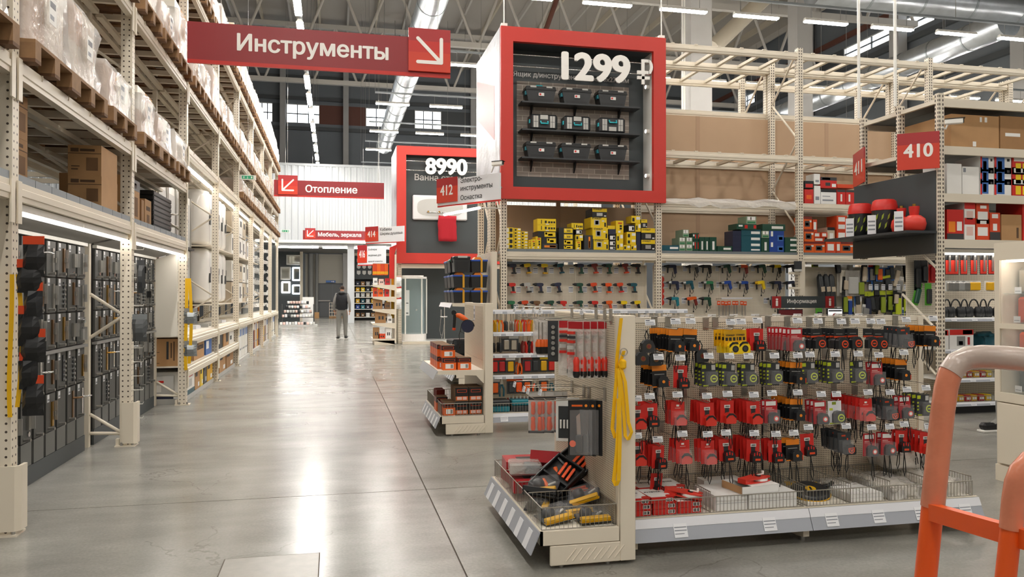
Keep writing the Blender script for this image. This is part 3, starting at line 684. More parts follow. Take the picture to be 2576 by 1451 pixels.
def pallet(x, y, z, label, group):
    if not pal_used[0]:
        pal_used[0] = True; PAL.location = (x, y, z); PAL['label'] = label; PAL['group'] = group
    else: clone(PAL, (x, y, z), label=label, group=group)
BN = ['before the front upright', 'over the first lock board', 'over the second lock board', 'over the radiators', 'over the white boilers', 'over the stacked boxed heaters', 'by the green exit sign', 'over the faucet board', 'at the rack end']
LN = {2.89: 'low level', 3.40: 'lighted level', 4.22: 'middle level', 5.65: 'top level'}
spec = {(0, 2.89): ((5.80, .8, .60), (6.60, .72, .58), (7.58, .9, .40)), (1, 2.89): ((8.66, .7, .50), (9.45, .8, .42), (10.40, .8, .40)), (-1, 2.89): ((4.75, .8, .5), (3.8, .8, .6))}
sd = 0
for k in range(-1, 8):
    for z in levels[k]:
        if z < 2.8: continue
        if z == 3.40 and k < 4: continue
        sp = spec.get((k, z)) or [(UY(k)+.1+.46+.92*j, .8, random.choice((.4, .5, .6, .7, .45))) for j in range(3)]
        if z == 5.65: sp = [(a, b, c*1.25) for a, b, c in sp]
        if z == 3.40: sp = [(a, b, .35) for a, b, c in sp]
        for j, (yc, wd, h) in enumerate(sp):
            sd += 1; lab = '%s %s' % (LN[z], BN[k+1])
            pallet(RX-.52, yc, z+.001, 'wooden pallet under wrapped goods on the '+lab, 'pallets on the '+lab)
            load(RX-.52, yc, z+.146, wd, h, sd, 'goods wrapped in shiny film on the '+lab, 'wrapped goods on the '+lab)
            if k >= 0 and z > 4: 
                pallet(RX-1.72, yc, z+.001, 'bare wooden pallet in the rear row, '+lab, 'rear pallets, '+lab)
# ---------------------------------------------------------------- cartons on the low shelf
def carton(w, d, h, m, prints=(), key=None):
    """box with its base on z=0, front at y=0 facing -y, printed patches (x0,z0,x1,z1,mat) as fractions of the front"""
    def mk():
        mb = MB(); mb.box(-w/2, 0, 0, w/2, d, h, m)
        for x0, z0, x1, z1, pm in prints: mb.box(-w/2+w*x0, -.0015, h*z0, -w/2+w*x1, 0, h*z1, pm)
        return mb.mesh('carton')
    return cached(('cart', w, d, h, m, tuple(prints), key), mk)
PR1 = ((.08, .78, .32, .9, 'cardprint'), (.36, .8, .8, .88, 'cardprint'), (.0, .72, 1, .74, 'cardprint'), (.1, .2, .3, .24, 'cardprint'), (.1, .3, .35, .33, 'cardprint'), (.55, .18, .9, .6, 'carddark'))
def lbox(name, y0, y1, z0, z1, m, prints, label, xf=RX-.12, d=.6, group=None):
    return O(name, carton(round(y1-y0, 2), d, round(z1-z0, 2), m, prints), None, (xf, (y0+y1)/2, z0), math.pi/2, label, 'box', group)
ZD = 2.191
O('cardboard_carton', carton(.26, .5, .262, 'cardboard', PR1), None, (-2.065, 7.3, ZD), 0, 'brown printed carton under its twin on the grey decked shelf', 'box')
O('cardboard_carton', carton(.26, .5, .262, 'cardboard', PR1), None, (-2.07, 7.31, ZD+.2635), 0, 'brown printed carton stacked on its twin above the lock display', 'box')
lbox('cardboard_carton', 5.46, 5.86, ZD, ZD+.28, 'cardboard2', PR1, 'brown carton at the bottom of the stack by the corner upright')
lbox('cardboard_carton', 5.46, 5.86, ZD+.281, ZD+.57, 'cardboard2', PR1, 'brown carton on top of the stack by the corner upright')
lbox('cardboard_carton', 6.2, 6.7, ZD, ZD+.3, 'charcoal', (), 'dark flat box in the shade of the grey decked shelf', RX-.5)
lbox('cardboard_carton', 8.42, 8.98, ZD, ZD+.44, 'cardboard', ((0, .75, 1, 1, 'black'), (.3, .8, .75, .92, 'cardboard'), (.1, .3, .4, .36, 'cardprint'), (.1, .5, .35, .55, 'cardprint'), (.6, .15, .85, .6, 'carddark')), 'brown carton with a black top band on the decked shelf')
lbox('cardboard_carton', 9.06, 9.18, ZD, ZD+.27, 'cardboard2', (), 'narrow brown carton between two larger boxes on the decked shelf')
lbox('cardboard_carton', 9.22, 9.52, ZD, ZD+.30, 'cardboard', ((.2, .6, .8, .75, 'cardprint'), (.3, .15, .7, .45, 'carddark')), 'small brown carton with dark print beside the black crates')
crate = MB().cham(-.5, 0, 0, .5, .5, .055, .01, 'black').mesh('crate')
for i in range(8): O('folding_crate', crate, None, (RX-.12, 10.15, ZD+.056*i), (0, 0, math.pi/2), 'flat black folded crate in the stack on the decked shelf', 'crate', 'stack of folded black crates')
# ---------------------------------------------------------------- dark display boards with door locks
XB = -2.26
tagp = MB().box(-.022, -.003, -.03, .022, 0, .03, 'tag').box(-.018, -.004, -.02, .018, -.003, -.004, 'tagline').mesh('price_tag')
peg_me = MB().cyl((0, 0, 0), (0, -.05, 0), .012, 'steel', 10).mesh('peg')
def lock_meshes():
    out = []
    for bm in ('bronze', 'steel', 'brass'):
        out.append([MB().box(-.018, -.012, -.1, .018, 0, .1, bm).box(-.006, -.03, -.02, .006, -.012, .02, 'steel').mesh('lock_case'), MB().box(.03, -.035, -.08, .034, 0, .08, 'silver').mesh('strike_plate')])
    for bm in ('chrome', 'brass', 'bronze'):
        out.append([MB().box(-.02, -.008, -.12, .02, 0, .12, bm).mesh('handle_plate'), MB().tube([(0, 0, .04), (0, -.04, .04), (.02, -.05, .04), (.11, -.052, .035)], .008, bm, 8).mesh('lever')])
    mb = MB()
    for i in range(5): mb.cyl((0, 0, -.08+.04*i), (0, -.022, -.08+.04*i), .012, 'chrome', 8)
    out.append([MB().box(-.017, -.01, -.11, .017, 0, .11, 'charcoal').mesh('lock_case'), mb.mesh('lock_bolt')])
    out.append([MB().cyl((0, 0, .07), (0, -.03, .07), .026, 'chrome', 14).mesh('cylinder'), MB().box(-.04, -.02, -.1, .02, 0, -.0, 'silver').box(.021, -.04, -.1, .026, 0, .02, 'silver').mesh('latch_body')])
    out.append([MB().box(-.035, -.02, -.06, .015, 0, .06, 'steel').box(.016, -.045, -.06, .022, 0, .06, 'silver').mesh('rim_lock'), MB().cyl((-.01, 0, -.1), (-.01, -.012, -.1), .02, 'chrome', 12).mesh('escutcheon')])
    out.append([MB().box(-.04, -.045, -.04, .04, 0, .04, 'black').mesh('rim_lock'), MB().cyl((0, -.045, 0), (0, -.06, 0), .015, 'steel', 10).mesh('knob')])
    return out
LOCKS = lock_meshes(); rows_z = [(1.595, 1.89), (1.30, 1.59), (1.0, 1.295), (.65, .965), (.335, .645), (.15, .33)]
pan = {}
for z0, z1 in rows_z:
    h = round(z1-z0, 3)
    if h not in pan: pan[h] = MB().box(-.105, 0, 0, .105, .02, h-.006, 'board').mesh('panel')
plain = MB().box(-.105, 0, 0, .105, .02, .18, 'boardlite').mesh('panel')
def display(y0, n, label, seed):
    rd = random.Random(seed); W = n*.26
    e = E('lock_display', (XB, y0+W/2, 0), math.pi/2, label, 'display')
    O('backing', MB().box(-W/2, .021, .0, W/2, .05, 1.93, 'gap'), e); O('plinth', MB().box(-W/2, .0, .0, W/2, .02, .145, 'dkgrey'), e)
    O('top_rail', MB().box(-W/2, -.02, 1.895, W/2, .02, 1.925, 'white'), e); O('middle_rail', MB().box(-W/2, -.025, .965, W/2, .02, .99, 'grey'), e)
    for c in range(n):
        for r, (z0, z1) in enumerate(rows_z):
            x = -W/2+.13+.26*c
            if r == 5 or (r == 4 and c < n-3 and seed == 1 and 0):
                O('panel', plain, e, (x, 0, .148)); continue
            p = O('panel', pan[round(z1-z0, 3)], e, (x, 0, z0))
            O('price_tag', tagp, p, (-.06, 0, z1-z0-.04)); O('peg', peg_me, p, (-.05, 0, .025))
            w_ = [0,0,0,1,1,1,2,3,4,5,6,6,7,8,8] if seed == 1 or c < n-3 else [6, 9, 9, 8, 6]
            i = rd.choice(w_)
            if r == 4 and rd.random() < .35: continue
            for me in LOCKS[i]: O(me.name.split('.')[0], me, p, (.035+rd.uniform(-.01, .012), 0, (z1-z0)*.5+rd.uniform(-.02, .015)))
display(5.42, 10, 'dark board of door locks and handles beside the front upright', 1)
display(8.30, 10, 'dark board of door locks beside the cream end panel', 2)
for k in (0, 1):
    y0, y1 = UY(k)+.11, UY(k+1)-.01
    O('canopy', MB().prism([(RX-.09, 2.012), (RX-.10, 2.0), (XB+.01, 1.927), (XB+.01, 1.94)], 'y', y0+.0, y1, 'canopy') , None, (0, 0, 0), label='sloping grey canopy panel over the %s lock board' % ('first' if k == 0 else 'second'), cat='panel')
O('closing_board', MB().prism([(XB, .90), (RX-.1, .90), (RX-.1, 1.99), (XB, 1.90)], 'y', 10.945, 10.965, 'whiteboard'), label='cream end panel closing the second lock board', cat='panel')
# ---------------------------------------------------------------- things hung on the uprights
def bag(x, y, z, w, h, m, top, label, group, rz=0, bulge=.035):
    e = E('hanging_bag', (x, y, z), rz, label, 'bag', group)
    O('header_card', cached(('hc', w, top), lambda: MB().box(-w/2, -.002, -.05, w/2, .002, .0, top).mesh('header_card')), e)
    def mk():
        mb = MB(); n = 5; vs = []; rd = random.Random(int(w*1000+h*77))
        for i in range(n+1):
            t = i/n; b_ = bulge*math.sin(math.pi*min(1, t*1.1))+.004
            for x_, y_ in ((-w/2, 0), (-w/4, -b_), (w/4, -b_*.9), (w/2, 0), (w/4, b_), (-w/4, b_)): vs.append((x_*(1+rd.uniform(-.08, .08)), y_+rd.uniform(-.006, .006), -.05-(h-.05)*t))
        fs = [(i*6+j, i*6+(j+1) % 6, i*6+6+(j+1) % 6, i*6+6+j) for i in range(n) for j in range(6)]
        return mb.add(vs, [f[::-1] for f in fs], m).mesh('pouch')
    O('pouch', cached(('pouch', w, h, m), mk), e)
    return e
for j in range(7):
    p = pY(82-(2*j), 597+57*j, 5.33)
    bag(RX+.13+.012*(-1)**j, 5.20, p.z, (.115, .13, .10)[j % 3], (.24, .2, .22)[j % 3], 'black' if j != 2 else 'blackplastic', 'orangered', 'black glove pack with a red card hung on the front upright', 'glove packs on the front upright')
def strap_loop(name, x, y, ztop, zbot, label, w=.012, cat='strap'):
    e = E(name, (x, y, ztop), label=label, cat=cat); L = ztop-zbot
    pts = [(-.02+.02*math.sin(t*5)*.4-.012*math.sin(t*math.pi), 0, -L*t) for t in [i/10 for i in range(11)]]
    pts2 = [(.012+.025*math.sin(t*math.pi), -.004, -L*t*.93) for t in [i/10 for i in range(11)]]
    O('webbing', MB().ribbon(pts, (w, 0, 0), 'strap'), e); O('webbing', MB().ribbon(pts2, (w, 0, 0), 'strap'), e)
strap_loop('yellow_strap', RX+.035, 5.235, pY(48, 690, 5.25).z, pY(45, 1048, 5.25).z, 'long yellow lifting strap hung on the front upright')
strap_loop('yellow_strap', RX+.03, UY(2)-.03, pY(472, 700, UY(2)).z, pY(482, 930, UY(2)).z, 'long yellow strap hung on the upright by the silver pouches', .02)
for j in range(2):
    bag(RX+.06, UY(2)-.03, pY(470, 775+82*j, UY(2)).z, .16, .2, 'galv', 'silver', 'silver pouch with a printed card hung on the upright by the end panel', 'silver pouches on the upright')
hk = MB().tube([(0, 0, 0), (.09, 0, 0), (.095, 0, .02)], .0035, 'white', 5).mesh('strip_hook')
for j in range(13): LR('strip_hook', hk, RX+.002, UY(1)+.06, 1.88-.135*j)
bag(RX+.07, UY(1)+.055, 1.78, .07, .32, 'charcoal', 'charcoal', 'dark grey bag hung on the second upright', None); bag(RX+.075, UY(1)+.0, 1.26, .13, .26, 'steeldark', 'galv', 'grey pouch with a clear window hung on the second upright', None)
# ---------------------------------------------------------------- goods in the further bays
def heater_me(r, h):
    return MB().lathe([(r*.6, 0), (r*.92, .03), (r, .08), (r, h-.10), (r*.9, h-.03), (r*.6, h)], 'ceramic', 18).mesh('tank')
tank = heater_me(.235, .94); tank2 = heater_me(.2, .8); cap = MB().box(-.0, -.06, 0, .012, .06, .16, 'charcoal').mesh('control_panel')
nb = 0
for zb, me, hh in ((1.30, tank, .98), (2.29, tank, .98)):
    for i in range(5):
        y = UY(3)+.42+.49*i
        e = E('water_heater', (RX-.42-.0*i, y, zb), label='white cylindrical water heater in the %s row of boilers' % ('lower' if zb < 2 else 'upper'), cat='water heater', group='%s row of water heaters' % ('lower' if zb < 2 else 'upper'))
        O('tank', me, e); O('control_panel', cap, e, (.232, 0, .35)); O('label_strip', cached('wls', lambda: MB().box(0, -.03, 0, .004, .03, .12, 'ink').mesh('label_strip')), e, (.233, .1, .5))
for z in (1.28, 2.27): LR('shelf_board', MB().box(-1.0, .06, -.02, -.12, BAY-.06, 0, 'cream'), RX, UY(3), z); LR('shelf_board', MB().box(-1.0, .06, -.02, -.12, BAY-.06, 0, 'cream'), RX, UY(4), z); LR('shelf_board', MB().box(-1.0, .06, -.02, -.12, BAY-.06, 0, 'cream'), RX, UY(5), z)
# flat white boxes of heaters
def gbox(y0, y1, z0, z1, d, m, prints, label, group, xf=RX-.15): return lbox('boxed_heater', y0, y1, z0, z1, m, prints, label, xf, d, group)
WP = ((.3, .55, .7, .85, 'ink'), (.1, .1, .6, .14, 'tagline')); WP2 = ((.2, .2, .45, .8, 'ink'), (.6, .3, .9, .4, 'tagline'))
for i in range(4):
    for k2, zz in enumerate((1.282, 1.72, 2.272, 2.72)):
        gbox(UY(4)+.15+.66*i, UY(4)+.78+.66*i, zz, zz+.42, .7, 'white' if (i+k2) % 3 else 'beige', WP if k2 % 2 else WP2, 'white boxed heater with black print on the shelf past the boilers', 'boxed heaters past the boilers')
for i in range(3):
    for k2, zz in enumerate((1.282, 1.72, 2.272)):
        gbox(UY(5)+.15+.62*i, UY(5)+.72+.62*i, zz, zz+.42, .7, 'white', WP2, 'white boxed heater stacked before the dark faucet board', 'boxed heaters before the faucet board')
# steel framed radiators in the third bay
def radiator(y, z, label, group):
    def mk():
        mb = MB(); mb.cham(-.3, -.05, 0, .3, .05, .8, .012, 'white'); return mb.mesh('casing')
    e = E('panel_radiator', (RX-.45, y, z), math.pi/2, label, 'radiator', group)
    O('casing', cached('radc', mk), e); O('grille', cached('radg', lambda: MB().box(-.24, -.056, .12, .24, -.051, .68, 'ltgrey').mesh('grille')), e)
    for x in (-.27, .27): O('side_rail', cached('rads', lambda: MB().box(-.02, -.07, .0, .02, -.051, .8, 'steel').mesh('side_rail')), e, (x, 0, 0))
for i in range(4):
    for z in (1.35, 2.20): radiator(UY(2)+.5+.62*i, z, 'white panel radiator in a grey frame on the %s rail' % ('lower' if z < 2 else 'upper'), 'radiators on the %s rail' % ('lower' if z < 2 else 'upper'))
LR('shelf_board', MB().box(-.6, .06, -.03, -.36, BAY-.06, 0, 'charcoal'), RX, UY(2), 2.19); LR('shelf_board', MB().box(-.6, .06, -.03, -.36, BAY-.06, 0, 'charcoal'), RX, UY(2), 1.34)
for i, z in enumerate((1.05, 1.35, 1.75, 2.05, 2.35)):
    e = E('towel_rail', (RX-.1, UY(2)+.22, z), math.pi/2, 'bent chrome heated towel rail hung beside the radiators', 'towel rail', 'chrome towel rails')
    O('pipe', cached('trail', lambda: MB().tube([(-.02, .3, 0), (-.02, 0, 0), (.22, -.02, 0), (.28, -.02, .03), (.30, -.02, .08), (.28, -.02, .13), (.22, -.02, .16), (-.02, 0, .16), (-.02, .3, .16)], .014, 'chrome', 8).mesh('pipe')), e)
for k in (2, 3, 4, 5): LR('back_panel', cached('shade_sheet', lambda: MB().box(-.985, .12, 1.36, -.97, BAY-.02, 3.2, 'steeldark').mesh('back_panel')), RX, UY(k), 0)  # dark sheets added to stand in for the shade behind the white goods
# counter level: small hanging packs and flat packs
rd = random.Random(5); pm_ = {}
for mcol in ('ltgrey', 'white', 'midblue', 'maroon', 'teal', 'black', 'silver', 'orange2'): pm_[mcol] = MB().box(-.05, 0, -.14, .05, .03, 0, mcol).box(-.05, -.002, -.03, .05, 0, 0, 'paper').mesh('card_pack')
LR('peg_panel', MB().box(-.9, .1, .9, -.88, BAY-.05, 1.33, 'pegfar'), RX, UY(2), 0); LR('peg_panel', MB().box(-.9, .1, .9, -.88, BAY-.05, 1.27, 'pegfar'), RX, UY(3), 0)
for k in (2, 3):
    for r, z in enumerate((1.30, 1.10)):
        for i in range(13):
            O('hanging_pack', pm_[rd.choice(list(pm_))], None, (RX-.7+.0*r, UY(k)+.3+.19*i, z-.04*(k == 3)), math.pi/2, 'small carded fitting hung over the white counter by the %s' % ('radiators' if k == 2 else 'boilers'), 'pack', 'carded fittings over the counter by the %s' % ('radiators' if k == 2 else 'boilers'))
    for i in range(9):
        w_ = rd.uniform(.14, .26); O('flat_pack', carton(round(w_, 1), .2, .05, rd.choice(('white', 'paper', 'ltgrey', 'tag')), ()), None, (RX-.16-rd.uniform(0, .1), UY(k)+.3+.28*i, .903), math.pi/2+rd.uniform(-.3, .3), 'small white boxed fitting lying on the counter by the %s' % ('radiators' if k == 2 else 'boilers'), 'box', 'boxed fittings on the counter by the %s' % ('radiators' if k == 2 else 'boilers'))
# under the counter
def under(y0, y1, z0, h, m, prints, label, group=None, d=.7): return lbox('cardboard_carton', y0, y1, z0, z0+h, m, prints, label, RX-.06, d, group)
O('cardboard_carton', carton(.34, .5, .36, 'cardboard', ((.6, .25, .68, .9, 'ink'), (.75, .3, .8, .85, 'cardprint'), (.85, .2, .9, .9, 'cardprint'), (.05, .1, .35, .12, 'cardprint'), (.05, .5, .35, .52, 'cardprint'))), None, (RX-.30, 11.12, .502), 0, 'large brown heater carton under the cream end panel', 'box')
O('printed_carton', carton(.3, .08, .3, 'ltgrey', ((0, 0, 1, .2, 'navy'), (.2, .7, .6, .8, 'redcard'), (.15, .3, .5, .6, 'white'))), None, (RX-.33, 11.13, .071), 0, 'grey and navy printed carton on the floor under the end panel', 'box')
ec = under(11.95, 12.85, .502, .33, 'cardboard', ((.1, .6, .22, .85, 'ink'),), 'brown carton with black brand lettering on the shelf under the counter')
O('lettering', text_fit('Electrolux', .55, 'ink', .01), ec, (-.18, -.002, .13), FRONT)
under(13.0, 13.6, .502, .3, 'midblue', ((.1, .3, .5, .7, 'paper'),), 'blue printed carton beside the brown carton with black lettering')
under(14.1, 14.9, .502, .33, 'black', (), 'black carton on the shelf under the boilers'); under(15.0, 15.7, .502, .34, 'cardboard', ((.5, .2, .9, .7, 'black'),), 'brown carton with a black panel under the boilers')
under(15.8, 16.5, .502, .25, 'white', ((.2, .3, .5, .6, 'ink'),), 'white carton on the shelf under the boilers')
ub = ((11.25, 12.0, 'white', .34), (12.05, 12.45, 'cardboard', .31), (12.5, 12.75, 'yellow', .31), (12.8, 13.1, 'charcoal', .34), (13.15, 13.7, 'yellow2', .32), (14.05, 14.4, 'ltgrey', .28), (14.5, 15.3, 'cardboard', .36), (15.4, 16.4, 'cardboard2', .34))
for i, (a, b_, m, h) in enumerate(ub):
    under(a, b_, .071, h, m, ((.1, .6, .5, .8, 'ink'), (.6, .1, .9, .3, 'paper')) if m != 'white' else ((0, 0, 1, .2, 'teal'), (.2, .7, .8, .8, 'redcard'), (.3, .3, .7, .6, 'ltgrey')), '%s carton on the plinth under the shelf, %s' % ({'white': 'white and teal', 'cardboard': 'brown', 'yellow': 'slim yellow', 'charcoal': 'dark grey', 'yellow2': 'broad yellow', 'ltgrey': 'light grey', 'cardboard2': 'dull brown'}[m], 'below the radiators' if a < 13.8 else 'below the boilers'))
y = UY(4)+.15; i = 0
while y < UY(8)-.3:
    w_ = rd.choice((.12, .18, .25, .35)); m = rd.choice(('white', 'paper', 'white', 'beige', 'cardboard', 'yellow2', 'ltgrey', 'maroon', 'navy', 'wood') if y > UY(5) else ('white', 'paper', 'white'))
    O('standing_carton', carton(w_, .6, .76, m, ((.2, .6, .8, .8, 'midblue' if m in ('white', 'paper') else 'paper'), (.2, .2, .8, .25, 'tagline'))), None, (RX-.115, y+w_/2, .072), math.pi/2, 'tall narrow box standing on the plinth under the long counter', 'box', 'tall narrow boxes under the counter') if y+w_ < UY(8) else None
    y += w_+.02
# dark board with white faucets at the end of the racking
fb = E('faucet_board', (RX-.55, UY(6)+.1, .92), math.pi/2, 'dark display board with white faucets and round number discs', 'display')
O('backing', MB().box(0, 0, 0, 2*BAY-.1, .03, 2.2, 'dkgrey'), fb); O('side_board', MB().box(2*BAY-.21, -.48, 0, 2*BAY-.16, -.001, 2.2, 'dkgrey'), fb)
O('end_panel', MB().box(2*BAY-.155, -.48, 0, 2*BAY-.13, .4, 2.2, 'dkgrey'), fb)
bas = MB().prism([(-.2, 0), (.2, 0), (.17, .1), (-.17, .1)], 'y', -.25, -.001, 'ceramic').mesh('white_basin'); dsc = MB().cyl((0, -.001, 0), (0, -.015, 0), .07, 'paper', 16).mesh('number_disc'); fct = MB().tube([(0, 0, 0), (0, -.1, .0), (0, -.12, .06), (0, -.2, .08), (0, -.24, .04)], .018, 'ceramic', 8).mesh('faucet')
for c in range(9):
    for r in range(6):
        x = .35+.62*c; z = .15+.35*r; O('faucet' if (c+r) % 3 else 'white_basin', fct if (c+r) % 3 else bas, fb, (x, 0, z)); O('number_disc', dsc, fb, (x+.22, 0, z+.13))
for r in range(9): O('number_disc', dsc, fb, (2*BAY-.4, -.52, .15+.23*r), (0, 0, 0)) if False else O('number_disc', dsc, fb, (2*BAY-.23, -.25, .15+.23*r), (0, 0, -math.pi/2))
# ================================================================ front gondola with tape measures
GX, GXE, GY0, GY1, GYS, GH = 1.50, 3.88, 4.0, 5.3, 4.65, 1.336
def fence(p0, p1, z0, z1, step=.022, mid=True, r=.0022):
    """one straight run of a wire basket side"""
    p0 = Vector((p0[0], p0[1], 0)); p1 = Vector((p1[0], p1[1], 0)); L = (p1-p0).length; n = max(2, int(L/step)); mb = MB()
    for z, rr in ((z1, r*1.5), (z0, r*1.3)) + (((z0+z1)/2, r),) * bool(mid): mb.tube([(p0.x, p0.y, z), (p1.x, p1.y, z)], rr, 'wire', 5)
    for i in range(n+1):
        q = p0.lerp(p1, i/n); mb.tube([(q.x, q.y, z0), (q.x, q.y, z1)], r*.8, 'wire', 4)
    return mb
def tag_me(): return cached('htag', lambda: MB().box(-.031, -.002, -.017, .031, .0, .017, 'tag').box(-.027, -.0026, -.006, .027, -.002, -.003, 'tagline').box(-.027, -.0026, .0, .02, -.002, .003, 'tagline').box(-.026, -.0026, .008, -.002, -.002, .014, 'tagbar').box(-.027, -.0026, -.013, .024, -.002, -.010, 'tagline').mesh('price_tag'))
def hook_me2(L): return cached(('hk', L), lambda: MB().tube([(0, 0, 0), (0, -L+.02, 0), (0, -L, .012)], .0028, 'wire', 5).tube([(0, 0, .055), (0, -.03, .058), (0, -.07, .07), (0, -L-.012, .07), (0, -L-.02, .05)], .0022, 'wire', 5).box(-.02, -.006, -.012, .02, 0, .065, 'wire').mesh('hook'))
def rail_parts(e, x0, x1, y, z1, z0, out, n, par_name='price_rail'):
    """sloping price rail along x facing -y, with paper tickets"""
    L = x1-x0
    r = O(par_name, MB().prism([(y, z1), (y-.006, z1), (y-out-.006, z0), (y-out, z0)], 'x', x0, x1, 'railgrey').prism([(y-.004, z1), (y-.009, z1), (y-.009-out*.4, z1-(z1-z0)*.4), (y-.004-out*.4, z1-(z1-z0)*.4)], 'x', x0, x1, 'rail'), e)
    a = math.atan2(out, z1-z0)
    for i in range(n):
        x = x0+L*(i+.5)/n+random.uniform(-.03, .03)
        O('price_ticket', cached(('tk', round(z1-z0, 2)), lambda: MB().box(-.04, -.003, -(z1-z0)*.95, .04, 0, -(z1-z0)*.3, 'tag').box(-.036, -.0036, -(z1-z0)*.5, .036, -.003, -(z1-z0)*.45, 'tagline').box(-.036, -.0036, -(z1-z0)*.65, .036, -.003, -(z1-z0)*.6, 'tagline').box(-.036, -.0036, -(z1-z0)*.8, .02, -.003, -(z1-z0)*.76, 'tagline').mesh('price_ticket')), r, (x, y-.008, z1), (-a, 0, 0))
    return r
def gondola_end(e, x0, x1, y0, y1, h, panels=((.2, .76), (.765, 1.325))):
    """end unit that faces -x: two posts, punched panels, base with pressed kick plate, price rail"""
    t = .086
    for ya, yb in ((y0, y0+.10), (y1-.10, y1)):
        O('end_post', MB().cham(x1, ya, .02, x1+t, yb, h, .003, 'cream'), e)
    O('slot_strip', MB().box(x1-.006, y0+.02, .2, x1-.0005, y0+.06, h-.01, 'upright2').mesh('slot_strip'), e)
    for z0, z1 in panels:
        me = MB().box(-.004, -(y1-y0)/2+.07, 0, .004, (y1-y0)/2-.07, z1-z0, 'peg').mesh('punched_panel'); O('punched_panel', me, e, (x1-.004, (y0+y1)/2, z0))
    O('top_cap', MB().box(x1, y0+.1, h-.03, x1+t*.8, y1-.1, h-.004, 'cream'), e)
    kp = O('kick_plate', MB().cham(x0+.05, y0, .02, x1, y0+.02, .125, .004, 'cream'), e)
    for i in range(4):
        for j in (0, .035):
            x = x0+.05+(x1-x0-.05)*(.22+.2*i)+j; O('pressed_rib', cached('rib', lambda: MB().tube([(0, 0, 0), (.055, 0, .065)], .004, 'cream', 6).mesh('pressed_rib')), kp, (x, y0, .04))
    O('kick_plate', MB().box(x0+.05, y1-.02, .02, x1, y1, .125, 'cream'), e)
    O('base_shelf', MB().box(x0, y0+.003, .185, x1-.008, y1-.003, .2, 'whiteboard').box(x0-.004, y0, .13, x1-.008, y0+.012, .203, 'cream').box(x0-.004, y1-.012, .13, x1-.008, y1, .203, 'cream').box(x0-.004, y0, .13, x0+.01, y1, .203, 'cream'), e)
    for y in (y0+.04, y1-.04):
        for x in (x0+.12, x1-.06): O('foot', cached('foot', lambda: MB().cyl((0, 0, 0), (0, 0, .022), .016, 'steel', 8).mesh('foot')), e, (x, y, 0))
    r = O('price_rail', MB().prism([(x0-.004, .2), (x0-.010, .2), (x0-.060, .085), (x0-.054, .085)], 'y', y0, y1, 'railgrey'), e)
    for i in range(6):
        y = y0+.14+(y1-y0-.2)*i/5.3; O('price_ticket', cached('tkx', lambda: MB().prism([(-.019, -.02), (-.022, -.02), (-.063, -.112), (-.060, -.112)], 'y', -.04, .04, 'tag').mesh('price_ticket')), r, (x0, y, .2))
ga = E('gondola_shelving', (0, 0, 0), label='low cream gondola of tape measures with a punched end unit', cat='shelving')
gondola_end(ga, 1.06, GX, GY0, GY1, GH)
# long punched wall, two sections
for x0, x1 in ((1.588, 2.70), (2.704, GXE)):
    me = MB().box(-(x1-x0)/2, 0, 0, (x1-x0)/2, .012, 1.07, 'peg').mesh('punched_panel'); O('punched_panel', me, ga, ((x0+x1)/2, GYS-.03, .2))
    O('top_rail', MB().box(x0, GYS-.03, 1.272, x1, GYS+.03, 1.305, 'cream'), ga)
    O('punched_panel', me, ga, ((x0+x1)/2, GYS+.018, .2))
    O('base_shelf', MB().box(x0, 4.13, .185, x1, GYS-.032, .2, 'whiteboard').box(x0, 4.12, .12, x1, 4.135, .204, 'cream'), ga)
    O('base_shelf', MB().box(x0, GYS+.032, .185, x1, 5.16, .2, 'whiteboard'), ga)
    rail_parts(ga, x0, x1, 4.118, .2, .085, .05, 2 if x0 < 2 else 4)
for x in (1.63, 2.70, 3.85):
    O('base_foot', MB().prism([(4.13, .12), (4.13, .03), (4.20, .02), (GYS, .02), (GYS, .12)], 'x', x-.02, x+.02, 'cream'), ga); O('foot', _cache['foot'], ga, (x, 4.17, 0)); O('foot', _cache['foot'], ga, (x, 4.6, 0))
O('end_post', MB().box(GXE-.01, GYS-.04, .02, GXE+.03, GYS+.04, 1.3, 'upright2'), ga); O('seam_post', MB().box(2.697, GYS-.036, .2, 2.707, GYS-.031, 1.27, 'gap'), ga)
# baskets on the front base
for a, b_ in (((1.60, 4.14), (2.69, 4.14)), ((2.71, 4.14), (3.86, 4.14)), ((1.60, 4.6), (2.69, 4.6)), ((2.71, 4.6), (3.86, 4.6)), ((2.10, 4.15), (2.10, 4.59)), ((2.69, 4.15), (2.69, 4.59)), ((2.72, 4.15), (2.72, 4.59)), ((3.01, 4.15), (3.01, 4.59)), ((3.28, 4.15), (3.28, 4.59)), ((3.56, 4.15), (3.56, 4.59)), ((3.86, 4.15), (3.86, 4.59))):
    O('basket_side', fence(a, b_, .205, .295 if a[1] == b_[1] and a[1] < 4.5 else .32, .022, False), ga)
# basket on the end unit
for a, b_ in (((1.07, 4.03), (1.485, 4.03)), ((1.07, 5.27), (1.485, 5.27)), ((1.07, 4.03), (1.07, 5.27)), ((1.485, 4.03), (1.485, 5.27)), ((1.08, 4.36), (1.48, 4.36)), ((1.08, 4.62), (1.48, 4.62)), ((1.08, 4.95), (1.48, 4.95))):
    O('basket_side', fence(a, b_, .205, .32, .024, False), ga)
